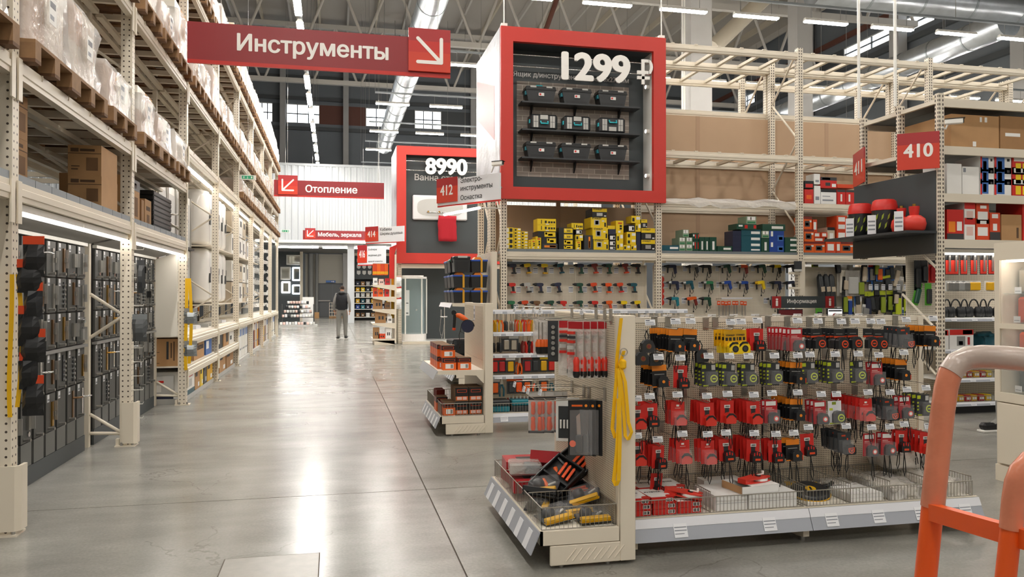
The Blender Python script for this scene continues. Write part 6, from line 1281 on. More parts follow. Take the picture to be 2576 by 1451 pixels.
for ci, (ty, x0, x1, ys_) in enumerate(SB):
    m, prints, desc = TY[ty]
    for i in range(len(ys_)-1):
        a, b_, z0, z1 = pxbox(x0, ys_[i], x1, ys_[i+1], (1230, 510), .1669, YB, SZ)
        nxt = [t for t in SB[ci+1:ci+2]] or [SB[ci-1]]
        bb = O('tool_box_carton', carton(round(b_-a-.004, 3), .26 if ty not in ('st', 'sb', 'bc') else .36, round(z1-z0-.003, 3), m, prints), None, ((a+b_)/2, YB+.01*(ci % 3), z0+.0015), 0, '%s beside the %s' % (desc, {'yb': 'rack post', 'ys': 'small yellow boxes', 'yt': 'upright yellow boxes', 'yw': 'wide yellow boxes', 'bc': 'black tool cases', 'bc2': 'flat dark case', 'bc3': 'standing dark case', 'st': 'large yellow boxes', 'sb': 'yellow topped boxes', 'sw': 'white labelled boxes', 'nv': 'navy boxes', 'y': 'plain yellow lid'}[nxt[0][0]]), 'box', None)
        if ty in ('st', 'sb'): W_ = (b_-a)*.6; O('lettering', text_fit('STANLEY', W_, 'ink', .03), bb, (-(b_-a)*.42, -.002, (z1-z0)*.80), FRONT)
TG = {'tc': ('teal', ((.5, .3, .95, .7, 'paper'),), 'dark teal tool case with a white strip'), 'gp': ('sage', ((.1, .5, .9, .95, 'paper'), (.1, .1, .9, .3, 'green'), (.4, .55, .5, .9, 'ink')), 'pale green printed box'), 'gs': ('greendk', ((.4, .1, .7, .7, 'paper'),), 'dark green case standing upright'), 'gf': ('greendk', ((.4, .3, .9, .7, 'paper'),), 'dark green case lying flat'), 'gr': ('greendk', ((.4, .2, .55, .8, 'redcard'), (.85, .2, .98, .8, 'redcard'), (.1, .5, .3, .8, 'paper')), 'dark green box with red marks'), 'bl': ('blue', ((.1, .5, .25, .95, 'paper'), (.55, .1, .95, .6, 'midblue'), (.65, .2, .9, .45, 'paper')), 'bright blue printed box'), 'dk': ('navy', (), 'dark navy case stacked deep'), 'og': ('orange', ((0, .8, 1, 1, 'maroon'), (.15, .2, .75, .65, 'ink'), (.25, .3, .6, .5, 'orangered'), (.7, .55, .95, .7, 'paper')), 'orange box with a chainsaw picture'), 'op': ('orangered', ((.15, .2, .8, .8, 'paper'),), 'red orange box with a white label'), 'gx': ('beige', ((0, .8, 1, 1, 'black'), (.3, .2, .8, .6, 'paper')), 'beige and black box')}
SG = [('tc', 100, 310, (530, 608)), ('gp', 355, 425, (350, 436)), ('gp', 316, 388, (440, 522, 606)), ('gp', 391, 462, (440, 522, 606)), ('gr', 465, 540, (390, 466)), ('gr', 465, 540, (468, 606)), ('gs', 542, 600, (435, 606)), ('gs', 604, 656, (435, 606)), ('gs', 662, 745, (435, 606)), ('gf', 748, 918, (540, 613)), ('dk', 925, 1020, (365, 430, 495, 560, 616)), ('tc', 1025, 1250, (350, 420, 490, 558, 621)), ('gr', 965, 1195, (287, 349)), ('gp', 1080, 1195, (200, 286)), ('gf', 1268, 1530, (290, 363)), ('gp', 1256, 1338, (366, 445)), ('gs', 1252, 1340, (446, 621)), ('bl', 1346, 1515, (365, 491, 629)), ('gf', 1520, 1665, (440, 496, 561, 622)), ('og', 1736, 1855, (490, 633)), ('og', 1858, 1983, (490, 633)), ('op', 1986, 2098, (490, 633)), ('op', 2106, 2158, (490, 631)), ('og', 2161, 2310, (490, 633)), ('og', 1736, 1848, (347, 488)), ('op', 1851, 1928, (382, 440)), ('op', 1851, 1980, (441, 488)), ('op', 1932, 2003, (382, 440)), ('gx', 2005, 2090, (325, 488)), ('og', 1736, 1833, (202, 345)), ('op', 1836, 1885, (236, 381)), ('op', 2112, 2230, (192, 276, 360, 488))]
for ci, (ty, x0, x1, ys_) in enumerate(SG):
    m, prints, desc = TG[ty]
    for i in range(len(ys_)-1):
        a, b_, z0, z1 = pxbox(x0, ys_[i], x1, ys_[i+1], (1640, 500), .2205, YB, SZ)
        nx = SG[ci+1] if ci+1 < len(SG) else SG[ci-1]
        O('tool_box_carton', carton(round(b_-a-.004, 3), .3, round(z1-z0-.003, 3), m, prints), None, ((a+b_)/2, YB+.01*(ci % 3), z0+.0015), 0, '%s beside a %s' % (desc, TG[nx[0]][2].split(' with')[0].split(' standing')[0].split(' lying')[0].split(' stacked')[0]), 'box', None)
for ci, (u0, v0, u1, v1, m, pr, lab) in enumerate(((2024, 474, 2046, 509, 'redcard', ((.2, .3, .8, .6, 'orange'),), 'red box at the post on the upper shelf'), (2024, 455, 2047, 473, 'black', ((.1, .1, .9, .6, 'redcard'),), 'black and red box on the upper shelf stack'), (2048, 464, 2064, 509, 'paper', ((.2, .2, .8, .4, 'tagline'),), 'narrow white box under another on the upper shelf'), (2048, 437, 2063, 463, 'paper', ((.2, .2, .8, .4, 'tagline'),), 'narrow white box on the upper shelf stack top'), (2065, 473, 2104, 509, 'paper', ((0, .8, 1, 1, 'black'), (.1, .2, .8, .3, 'tagline'), (.1, .5, .6, .55, 'tagline')), 'white box with a black top on the upper shelf'), (2064, 446, 2105, 472, 'redcard', ((0, .7, 1, 1, 'ink'), (.1, .75, .6, .95, 'paper'), (.3, .2, .6, .5, 'ink'), (.7, .1, .95, .4, 'paper')), 'red box with black lettering band on the upper shelf'), (2106, 473, 2127, 509, 'redcard', ((0, .85, 1, 1, 'ink'), (.4, .2, .6, .7, 'paper')), 'slim red box on the upper shelf'), (2128, 473, 2150, 509, 'redcard', ((0, .85, 1, 1, 'ink'), (.3, .2, .5, .7, 'paper')), 'slim red box by the dark bottle panel'), (2106, 464, 2152, 472, 'orangered', (), 'flat orange box on the slim red boxes'))):
    a, b_ = pY(u0, v1, DY+.02), pY(u1, v0, DY+.02); zb = max(a.z, 3.055) if v1 == 509 else a.z
    O('red_tool_box', carton(round(b_.x-a.x-.004, 3), .25, round(b_.z-zb-.003, 3), m, pr), None, ((a.x+b_.x)/2, DY+.02, 3.0515 if v1 == 509 else zb), 0, lab, 'box')
O('deck_panel', MB().box(dx(2)+.06, DY+.03, 3.045, dx(2)+1.6, DY+.9, 3.05, 'deck'), dr_)
# ---------------------------------------------------------------- the price box
bx0, bx1 = 2.585, 5.405; bz0, bz1 = 2.975, 5.735; fy = DY-.10; ix0, ix1, iz0, iz1 = 2.785, 5.185, 3.17, 5.50
pb = E('price_box', (0, 0, 0), label='big red framed price box reading 1299 with tool boxes inside', cat='sign box')
mat('bricks', '#8f857c', 0.85)
nt = MATS['bricks'].node_tree; bn = N(nt, 'ShaderNodeTexBrick'); tcb = N(nt, 'ShaderNodeTexCoord'); mpb = N(nt, 'ShaderNodeMapping'); mpb.inputs['Rotation'].default_value = (math.pi/2, 0, 0)
nt.links.new(tcb.outputs['Object'], mpb.inputs[0]); nt.links.new(mpb.outputs[0], bn.inputs[0])
for i_, c_ in (('Color1', '#ada39a'), ('Color2', '#968d84'), ('Mortar', '#cdc6bc')): bn.inputs[i_].default_value = lin(c_)
bn.inputs['Scale'].default_value = 1.0; bn.inputs['Brick Width'].default_value = .21; bn.inputs['Row Height'].default_value = .085; bn.inputs['Mortar Size'].default_value = .006
nt.links.new(bn.outputs[0], nt.nodes['Principled BSDF'].inputs['Base Color'])
for q in ((bx0, bz0, bx1, iz0), (bx0, iz1, bx1, bz1), (bx0, iz0, ix0, iz1), (ix1, iz0, bx1, iz1)): O('frame', MB().box(q[0], fy, q[1], q[2], fy+.08, q[3], 'red'), pb)
O('back_wall', MB().box(ix0-.05, fy+.46, iz0-.05, ix1+.05, fy+.48, iz1+.05, 'dkgrey'), pb); O('side_wall', MB().box(ix1, fy+.081, iz0, ix1+.03, fy+.46, iz1, 'white'), pb); O('side_wall', MB().box(ix0-.03, fy+.081, iz0, ix0, fy+.46, iz1, 'dkgrey'), pb); O('side_wall', MB().box(ix0, fy+.081, iz1, ix1, fy+.46, iz1+.03, 'dkgrey'), pb); O('side_wall', MB().box(ix0, fy+.081, iz0-.03, ix1, fy+.46, iz0, 'dkgrey'), pb)
for z in (3.45, 4.2, 4.95): sp_ = O('spotlight', MB().cyl((ix1-.06, fy+.2, z), (ix1-.001, fy+.2, z), .035, 'white', 12), pb); O('lamp_face', MB().cyl((ix1-.066, fy+.2, z), (ix1-.061, fy+.2, z), .028, 'led', 12), sp_)
pa, pb_ = pY(1300, 443, fy+.45), pY(1582, 205, fy+.45); poster_x0, poster_x1, pz0_, pz1_ = pa.x, pb_.x, pa.z, pY(1300, 197, fy+.45).z-.04
O('brick_poster', MB().box(poster_x0, -.004, pz0_, poster_x1, 0, pz1_, 'bricks'), pb, (0, fy+.455, 0))
mat('banner', '#b9bcc4', 0.3, noise=0.5, nscale=1.4, bump=0.5, bscale=6)
bn_ = O('side_banner', MB().box(bx0-.004, fy+.08, bz0+.25, bx0+.01, DY+2.1, bz1, 'banner'), pb); O('banner_stripe', MB().prism([(fy+.5, 4.9), (DY+2.05, 5.4), (DY+2.05, 4.7), (fy+.5, 4.0)], 'x', bx0-.007, bx0-.0045, 'redcard2'), bn_)
O('top_panel', MB().box(bx0+.14, fy+.08, bz1-.03, bx1-.15, DY+.9, bz1, 'dkgrey'), pb); O('back_panel', MB().box(bx0+.14, fy+.6, bz0+.2, bx1-.15, fy+.62, bz1-.04, 'dkgrey'), pb)
for x in (bx0+.06, bx1-.06): O('top_bracket', MB().box(x-.05, fy+.02, bz1, x+.05, fy+.1, bz1+.05, 'white'), pb); O('hanger', MB().cyl((x, fy+.05, bz1+.05), (x, fy+.05, HR-.34), .01, 'white', 6), pb)
for v0, v1 in ((140, 157), (168, 186)):
    z = (pY(1290, v0, fy+.1).z+pY(1640, v1, fy+.1).z)/2; O('rod', MB().cyl((ix0, fy+.1, z), (ix1, fy+.1, z), .012, 'chrome', 8), pb)
def t3(s, x, z, W, H, y, dep=.03):
    me = text_fit(s, W, 'textwhite', .035, height=H); bm_ = me
    o = O('price_lettering', me, pb, (x, y, z), FRONT, label='white price lettering '+s); md = o.modifiers.new('thick', 'SOLIDIFY'); md.thickness = dep; md.offset = -1
    return o
a, b_ = pY(1413, 208, fy), pY(1586, 135, fy); zt_ = pY(1413, 130, fy).z
t3('1299', a.x, (pY(1430, 200, fy).z+pY(1570, 212, fy).z)/2, b_.x-a.x, .47, fy-.002)
r0, r1 = pY(1602, 212, fy), pY(1641, 152, fy); W_ = r1.x-r0.x; H_ = r1.z-r0.z; zr = r0.z
rub = MB(); rub.box(r0.x+W_*.28, fy-.03, zr, r0.x+W_*.46, fy, zr+H_, 'textwhite').box(r0.x+W_*.46, fy-.03, zr+H_*.88, r0.x+W_*.75, fy, zr+H_, 'textwhite').box(r0.x+W_*.46, fy-.03, zr+H_*.42, r0.x+W_*.75, fy, zr+H_*.54, 'textwhite')
arc = []
for i in range(9): t_ = math.pi/2-math.pi*i/8; arc.append((r0.x+W_*.72+W_*.28*math.cos(t_), zr+H_*.71+H_*.29*math.sin(t_)))
for i in range(9): t_ = -math.pi/2+math.pi*i/8; arc.append((r0.x+W_*.72+W_*.10*math.cos(t_), zr+H_*.71+H_*.17*math.sin(t_)))
rub.prism(arc, 'y', fy-.03, fy, 'textwhite').box(r0.x, fy-.031, zr+H_*.40, r0.x+W_*.5, fy, zr+H_*.54, 'textwhite').box(r0.x, fy-.03, zr+H_*.2, r0.x+W_*.8, fy, zr+H_*.32, 'textwhite'); O('rouble_sign', rub, pb)
a, b_ = pY(1289, 194, fy+.44), pY(1594, 207, fy+.44); O('lettering', text_fit('Ящик д/инструмента 550x270x275мм', b_.x-a.x-.1, 'textgrey', .015), pb, (max(a.x, ix0)+.02, fy+.458, (a.z+b_.z)/2-.02), FRONT, label='grey letters naming the tool box')
shz = [(pY(1440, v, fy+.3).z) for v in (265, 333, 402)]
for z in shz:
    O('shelf', MB().box(poster_x0+.02, fy+.16, z-.025, poster_x1+.1, fy+.452, z, 'charcoal'), pb)
    for fx in (.12, .5, .9): O('shelf_bracket', MB().prism([(fy+.448, z-.026), (fy+.30, z-.026), (fy+.448, z-.2)], 'x', poster_x0+fx*(poster_x1-poster_x0)-.01, poster_x0+fx*(poster_x1-poster_x0)+.01, 'black'), pb)
def tbox(x, z, kind, label, group):
    e = E('tool_box', (x, fy+.18, z+.002), 0, label, 'tool box', group)
    if kind == 0:
        O('tub', cached('tb0', lambda: MB().prism([(-.21, 0), (.21, 0), (.25, .19), (-.25, .19)], 'y', 0, .22, 'blackplastic').box(-.18, -.003, .0, .18, 0, .04, 'black').mesh('tub')), e); O('lid', cached('tb1', lambda: MB().prism([(-.26, .19), (.26, .19), (.24, .25), (-.24, .25)], 'y', -.012, .23, 'black').mesh('lid')), e)
        for x_ in (-.13, .14): O('latch', cached('tb2', lambda: MB().box(-.05, -.018, .225, .05, -.010, .25, 'ltgrey').mesh('latch')), e, (x_, 0, 0))
        O('label_plate', cached('tb3', lambda: MB().box(-.04, -.022, .09, .05, -.004, .14, 'paper').box(-.03, -.0225, .1, .0, -.022, .13, 'redcard').mesh('label_plate')), e); O('side_clip', cached('tb4', lambda: MB().box(-.262, .02, .11, -.235, .1, .17, 'teal2').mesh('side_clip')), e)
        if label.startswith('black tool box with its teal'): O('handle', MB().tube([(-.05, .1, .25), (-.05, .1, .285), (.05, .1, .285), (.05, .1, .25)], .012, 'cyan', 8), e)
    else:
        O('tub', cached('tc0', lambda: MB().cham(-.23, 0, 0, .23, .22, .25, .025, 'blackplastic').mesh('tub')), e); O('handle', cached('tc1', lambda: MB().tube([(-.06, -.01, .13), (-.06, -.035, .09), (.06, -.035, .09), (.06, -.01, .13)], .013, 'cyan', 8).mesh('handle')), e, (0, 0, 0 if kind == 1 else .07))
        for x_ in (-.14, .14): O('organiser_window', cached('tc2', lambda: MB().box(-.04, -.008, .03, .04, -.0, .22, 'ltgrey').box(-.034, -.009, .12, .034, -.008, .126, 'charcoal').box(-.003, -.009, .03, .003, -.008, .22, 'charcoal').mesh('organiser_window')), e, (x_, 0, 0))
        O('clear_lid', cached('tc3', lambda: MB().box(-.065, -.006, .165, .065, 0, .235, 'ltgrey').mesh('clear_lid')), e, (0, 0, 0 if kind == 1 else -.14)); O('side_clip', cached('tc4', lambda: MB().box(-.245, .02, .1, -.23, .08, .16, 'cyan').mesh('side_clip')), e)
for r, (z, us) in enumerate(zip(shz, ((1360, 1450, 1540), (1368, 1452, 1540), (1360, 1448, 1540)))):
    for j, u in enumerate(us):
        x = pY(u, 300, fy+.2).x
        if r == 1: tbox(x, z, 1 if j < 2 else 2, ('black organiser tool box with a low teal handle by the frame edge', 'black organiser tool box with a low teal handle between two others', 'black organiser tool box with its teal handle raised')[j], 'organiser tool boxes on the middle shelf')
        else: tbox(x, z, 0, ('black tool box with its teal handle up on the top shelf' if (r, j) == (0, 0) else 'black tool box with grey latches on the %s shelf of the price box' % ('top' if r == 0 else 'bottom')), 'black tool boxes, %s shelf' % ('top' if r == 0 else 'bottom'))
# surveillance cameras
def cctv(loc, rot, label, arm):
    e = E('security_camera', loc, rot, label, 'camera'); O('body', MB().cham(-.035, -.13, -.03, .035, .06, .03, .008, 'white'), e); O('sunshade', MB().box(-.04, -.15, .031, .04, .06, .036, 'black'), e); O('lens', MB().cyl((0, -.131, 0), (0, -.14, 0), .024, 'black', 12), e); O('arm', MB().tube([(0, .03, -.03), (0, .05, -.08), arm], .012, 'white', 6), e)
cctv(pY(1247, 412, fy-.2), (0, .15, .8), 'small white security camera on the corner of the price box', (.08, .12, -.1))

for o in list(C.objects):
    if o.name.startswith('tool_box_carton'): o['group'] = 'boxes alike: '+o['label']
# ================================================================ rack 410 on the right, its end display
AX, AY = 7.09, 8.05
ra = E('shelf_rack', (0, 0, 0), label='cream shelving rack with boxes, gas bottle display and number 410 sign', cat='rack')
upa = MB().box(-.04, -.03, 0, .04, .03, 3.86, 'upright2').mesh('upright')
upb = MB().box(-.04, -.03, 1.93, .04, .03, 3.86, 'upright2').mesh('upright')
for x in (AX, AX+2.7):
    for y in (AY+.03, AY+.70, AY+1.42): O('upright', upa if (x > AX or y < AY+.1) else upb, ra, (x, y, 0))
for z in (.45, 1.0, 1.75): O('brace', MB().cyl((AX, AY+.06, z), (AX, AY+.67, z+.45), .016, 'cream', 8), ra)
mat('perfdeck', '#5e6466', 0.5, 0.2)
for z in (3.80, 3.23, 2.66, 2.11):
    O('front_beam', MB().box(AX+.04, AY+.0, z-.1, AX+2.66, AY+.04, z, 'cream'), ra); O('rear_beam', MB().box(AX+.04, AY+1.4, z-.1, AX+2.66, AY+1.44, z, 'cream'), ra); O('side_beam', MB().box(AX-.02, AY+.06, z-.05, AX+.02, AY+1.39, z, 'cream'), ra)
    for j in range(9): O('deck_panel', cached('adk', lambda: MB().box(0, .045, -.03, .285, 1.39, -.004, 'perfdeck').mesh('deck_panel')), ra, (AX+.045+.29*j, AY, z))
O('fitting', MB().box(AX+.1, AY+.1, 1.955, AX+2.5, AY+.17, 2.0, 'white'), ra); O('light_tube', MB().box(AX+.11, AY+.105, 1.935, AX+2.49, AY+.165, 1.954, 'led'), ra)
for z in (1.165, .785, .43, .14):
    O('shelf', MB().box(AX+.05, AY+.06, z-.02, AX+2.65, AY+.66, z, 'white'), ra); rail_parts(ra, AX+.05, AX+2.65, AY+.055, z, z-.045, .02, 9)
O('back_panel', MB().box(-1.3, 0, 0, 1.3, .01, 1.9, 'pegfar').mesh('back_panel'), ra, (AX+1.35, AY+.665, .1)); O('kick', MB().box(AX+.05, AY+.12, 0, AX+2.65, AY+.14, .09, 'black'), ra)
def abox(u0, v0, u1, v1, z, m, pr, label, group=None, Y=AY+.06, d=.4):
    a, b_ = pY(u0, v1, Y), pY(u1, v0, Y); return O('stock_box', carton(round(b_.x-a.x-.004, 3), d, round(b_.z-z-.003, 3), m, pr), None, ((a.x+b_.x)/2, Y, z+.0015), 0, label, 'box', group)
abox(2392, 293, 2513, 365, 3.23, 'cardboard', ((.45, .05, .52, .2, 'paper'), (.6, .8, .64, .95, 'paper'), (.7, .8, .75, .95, 'paper')), 'large plain brown carton on the high shelf beside the security camera', d=.8); abox(2516, 298, 2640, 365, 3.23, 'cardboard2', ((.1, .4, .4, .5, 'paper'),), 'large plain brown carton further along the high shelf', d=.8)
abox(2382, 412, 2419, 480, 2.66, 'paper', (), 'crumpled white carton by the rack post'); abox(2421, 420, 2463, 480, 2.66, 'paper', ((.05, .8, .2, .95, 'tagline'),), 'white carton beside the blue picture boxes')
for i in range(3):
    z = 2.66+.135*i; v = 480-29*i
    for j, (u0, u1) in enumerate(((2466, 2500), (2501, 2544))): abox(u0, v-29, u1, v, z, 'paper', ((0, 0, .12, 1, 'redcard'), (.12, .1, .6, .9, 'midblue'), (.2, .2, .45, .7, 'navy'), (.75, .7, .9, .85, 'ink')), 'white box with a blue lamp picture in the three high stack', 'blue picture boxes')
    abox(2546, v-29, 2590, v, z, 'redcard', ((.2, .1, .5, .6, 'yellow'), (.6, .1, .9, .6, 'yellow'), (.1, .7, .9, .95, 'paper')), 'red and yellow printed box in the three high stack', 'red and yellow boxes')
abox(2382, 527, 2424, 592, 2.11, 'redcard', ((0, 0, 1, .2, 'ink'), (.1, .25, .5, .6, 'orange2'), (.6, .3, .9, .6, 'paper')), 'red box with an orange seal on the shelf below'); 
for k_, (v0, z) in enumerate(((548, 2.11), (510, 2.31))): abox(2426, v0, 2453, v0+38, z, 'paper', ((0, .7, 1, 1, 'redcard'), (.2, .2, .8, .6, 'pinkish')), 'white and red box, %s of its pair' % ('upper' if k_ else 'lower')); abox(2456, v0+2, 2488, v0+38, z, 'orangered', ((.1, .2, .9, .6, 'paper'), (.3, .75, .8, .9, 'paper')), 'orange shoe style box, %s of its pair' % ('upper' if k_ else 'lower'))
abox(2490, 535, 2516, 592, 2.11, 'orangered', ((0, 0, 1, .3, 'ink'), (.3, .35, .7, .6, 'paper'), (.2, .8, .8, .95, 'paper')), 'tall orange box with a dark foot'); abox(2519, 540, 2570, 592, 2.11, 'cardboard', ((.75, .1, .85, .5, 'cardprint'),), 'brown carton at the end of the orange boxes'); abox(2572, 505, 2620, 592, 2.11, 'redcard', (), 'red box behind the cabinet top')
RP = cached('rp', lambda: (MB().box(-.05, -.004, -.3, .05, 0, 0, 'black').box(-.045, -.005, -.29, .045, -.004, -.12, 'redbright').cyl((.035, -.004, -.02), (.035, -.006, -.02), .01, 'lime', 8).mesh('card'), MB().cham(-.012, -.03, -.26, .012, -.005, -.06, .004, 'steel').mesh('tool')))
for i, u in enumerate((2386, 2402, 2424, 2449, 2473, 2494, 2520, 2545)): hang('safety_knife_pack', RP, pY(u, 630, AY+.22), 0, 'red and black carded tool hung under the shelf light', 'tool pack', 'red and black carded tools')
GPK = [cached(('gpk', m), lambda: (MB().box(-.06, -.004, -.13, .06, 0, 0, 'paper').mesh('card'), MB().cham(-.045, -.03, -.12, .045, -.005, -.02, .008, m).mesh('goods'))) for m in ('steel', 'yellow2', 'silver', 'ltgrey', 'orange2')]
for i, u in enumerate((2388, 2402, 2416, 2430, 2444, 2456, 2486, 2500, 2530)): hang('glasses_pack', GPK[(0, 0, 2, 0, 1, 1, 1, 1, 3)[i]], pY(u, 706, AY+.25), 0, 'small carded pack with a %s insert hung over the black gear' % ('grey', 'yellow', 'silver', 'pale')[(0, 0, 2, 0, 1, 1, 1, 1, 3)[i]], 'pack', 'small carded packs over the black gear')
for i, u in enumerate((2390, 2412, 2434, 2458, 2482, 2506)):
    p = pY(u, 798, AY+.15); e = E('ear_muffs', (p.x, AY+.2, 1.167), .2*(-1)**i, 'black ear muffs standing on the white shelf', 'ear muffs', 'black ear muffs')
    for s in (-1, 1): O('cup', cached(('emc', s), lambda: MB().lathe([(.03, 0), (.045, .02), (.045, .10), (.025, .13)], 'blackplastic', 12, (.05*s, 0, 0)).mesh('cup')), e)
    O('headband', cached('emh', lambda: MB().tube([(.06*math.cos(t), 0, .11+.11*math.sin(t)) for t in [math.pi*i/8 for i in range(9)]], .009, 'black', 6).mesh('headband')), e)
MK = ((0, .72, 1, 1, 'redcard'), (.55, .75, .95, .97, 'charcoal'), (.3, .15, .65, .65, 'grey'), (.38, .2, .55, .4, 'navy'), (.75, .2, .85, .6, 'redcard2'))
abox(2389, 828, 2449, 879, .785, 'paper', MK, 'white and red box with a respirator picture', Y=AY+.1); abox(2318, 830, 2386, 879, .785, 'paper', MK, 'white and red box half hidden by the rack post', Y=AY+.1); crumple(pY(2475, 870, AY+.3).x, AY+.3, .786, .3, .3, .2, 5, 'dark bag of goods beside the respirator box', 'goods_bag', 'teal')
for z, us, Y in ((.43, (2396, 2410, 2424, 2440, 2458, 2474, 2490), AY+.12), (.14, (2388, 2402, 2418, 2436, 2452, 2470, 2488), AY+.12)):
    for i, u in enumerate(us):
        m = ('yellow2', 'yellow', 'yellow2', 'redcard2', 'yellow2', 'redcard2', 'yellow')[i]
        O('goods_block', cached(('gbk', m), lambda: MB().cham(-.045, 0, 0, .045, .14, .075, .01, m).box(-.03, -.001, .02, .03, 0, .05, 'paper').mesh('goods_block')), None, (pY(u, 900, Y).x, Y, z+.001), 0, '%s small pack on the %s shelf of the rack' % ('yellow' if 'y' in m else 'red', 'third' if z > .3 else 'lowest'), 'pack', 'small packs, %s shelf' % ('third' if z > .3 else 'lowest'))
    O('basket_side', fence((AX+.06, AY+.08), (AX+1.6, AY+.08), z+.005, z+.07, .035, False, .003), ra)
# dark end panel with gas bottles
ep = E('bottle_display', (AX-.05, AY+.04, 1.94), -math.pi/2, 'dark grey end panel with a ledge for gas bottles', 'display')
O('panel', MB().box(-1.52, .0, 0, .0, .012, 1.0, 'dkgrey'), ep); O('ledge', MB().box(-1.6, -.42, .24, .02, -.001, .27, 'charcoal'), ep); O('ledge_front', MB().box(-1.52, -.02, .0, .0, -.001, .238, 'charcoal'), ep)
ex, ez = AX-.05-.21, 1.94+.2705
def comp(u, label):
    y = [p for p in [pX(u, 590, ex)]][0].y; e = E('gas_bottle', (ex, y, ez), 0, label, 'gas bottle')
    O('shell', cached('gbs', lambda: MB().lathe([(.13, 0), (.15, .02), (.155, .12), (.15, .3)], 'black', 24).mesh('shell')), e); O('collar', cached('gbc', lambda: MB().lathe([(.158, .301), (.158, .34), (.14, .42), (.115, .44)], 'redcard', 24).mesh('collar')), e)
    for i in range(14):
        for j in (0, 1):
            t = 2*math.pi*i/14+j*.22; O('leaf_window', cached(('gbw', i, j), lambda: MB().add([(.157*math.cos(t+a), .157*math.sin(t+a), z) for a, z in ((0, .06+.11*j), (.16, .09+.11*j), (.22, .15+.11*j), (.06, .12+.11*j))], [(0, 1, 2, 3)], 'limecard').mesh('leaf_window')), e)
comp(2165, 'tall composite gas bottle with a red collar by the 411 corner'); comp(2225, 'tall composite gas bottle with a red collar and hanging tag')
for u, s, lab in ((2300, 1.0, 'small red steel gas bottle with a ring collar'), (2268, .9, 'small red steel gas bottle half hidden behind a price card')):
    y = pX(u, 580, ex).y; e = E('gas_bottle', (ex, y, ez), 0, lab, 'gas bottle')
    O('vessel', MB().lathe([(.09*s, 0), (.12*s, .02), (.135*s, .09), (.12*s, .15), (.07*s, .19)], 'redbright', 22), e); O('neck', MB().lathe([(.05*s, .19), (.06*s, .27), (.06*s, .30)], 'redcard', 16), e); O('valve', MB().cyl((0, 0, .3), (0, 0, .33), .02, 'brass', 8), e)
for u in (2137, 2192, 2260):
    p = pX(u, 580, ex-.20); O('price_card', MB().box(-.05, -.003, 0, .05, 0, .24, 'tag').box(-.04, -.004, .05, .04, -.003, .07, 'tagline').box(-.04, -.004, .10, .04, -.003, .12, 'tagline').box(-.04, -.004, .15, .04, -.003, .17, 'tagline'), None, (ex-.195, p.y, ez), (0, 0, -.7), 'white price card standing before a gas bottle', 'price card', 'gas bottle price cards')
# numbered plates
def plate(p0, p1, z0, z1, num, label):
    d = Vector((p1[0]-p0[0], p1[1]-p0[1], 0)); W = d.length; H = z1-z0; e = E('number_sign', (p0[0], p0[1], z0), math.atan2(d.y, d.x), label, 'sign')
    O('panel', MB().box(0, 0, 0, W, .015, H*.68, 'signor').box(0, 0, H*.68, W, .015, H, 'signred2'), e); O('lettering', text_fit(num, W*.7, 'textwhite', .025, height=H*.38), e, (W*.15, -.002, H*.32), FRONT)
plate((6.667, 8.286), (7.02, 8.0), 2.953, 3.395, '410', 'red square number sign 410 at the rack corner'); plate((7.2, 9.85), (6.93, 9.25), 2.96, 3.43, '411', 'red number sign 411 seen edge on at the back corner')
cctv((AX+.02, AY-.12, 3.49), (0, 0, .9), 'white security camera on the post above the 410 sign', (-.02, .09, -.06))
O('ceiling_pole', MB().cyl((AX-.05, AY+.73, 3.87), (AX-.05, AY+.73, HR-.34), .02, 'white', 8), None, label='white pole rising from the middle post of rack 410', cat='pole'); O('ceiling_pole', MB().cyl((AX-.05, AY+1.45, 3.87), (AX-.05, AY+1.45, HR-.34), .02, 'white', 8), None, label='white pole rising from the rear post of rack 410', cat='pole')
# ---------------------------------------------------------------- goods hung on the wall bay behind
YG = DY+.30
def hg(kind, u, v, label, group, m='charcoal', w_=.1, h=.3, m2='paper', rot=0):
    near = u > 2290; e = E('hanging_goods', pY(u, v, AY+.58 if near else YG+rdx.uniform(-.04, .04)), (0, rot, 0), label, 'tool pack', group); w_, h = (w_*.95, h*.95) if near else (w_*1.35, h*1.3)
    if kind == 'tube': O('body', MB().lathe([(w_*.5, -h), (w_*.55, -h+.02), (w_*.45, -.06), (w_*.2, -.01)], m, 10), e); O('loop', MB().tube([(.02*math.cos(t), 0, .01+.02*math.sin(t)) for t in [i*math.pi/5 for i in range(10)]], .004, 'steel', 5, True), e); O('label_plate', MB().box(-w_*.3, -w_*.56, -h*.55, w_*.3, -w_*.5, -h*.4, m2), e)
    else: O('card', MB().box(-w_/2, 0, -h, w_/2, .005, 0, m).box(-w_/2, -.001, -h*.18, w_/2, 0, 0, m2), e); O('goods', MB().cham(-w_*.34, -.04, -h*.92, w_*.34, -.001, -h*.26, .01, kind), e)
for u, r in ((2061, .12), (2076, .1), (2090, .06)): hg('tube', u, 688, 'dark grey pole tool with a steel loop beside the information sign', 'dark grey pole tools', 'charcoal', .09, .46, 'beige', -r)
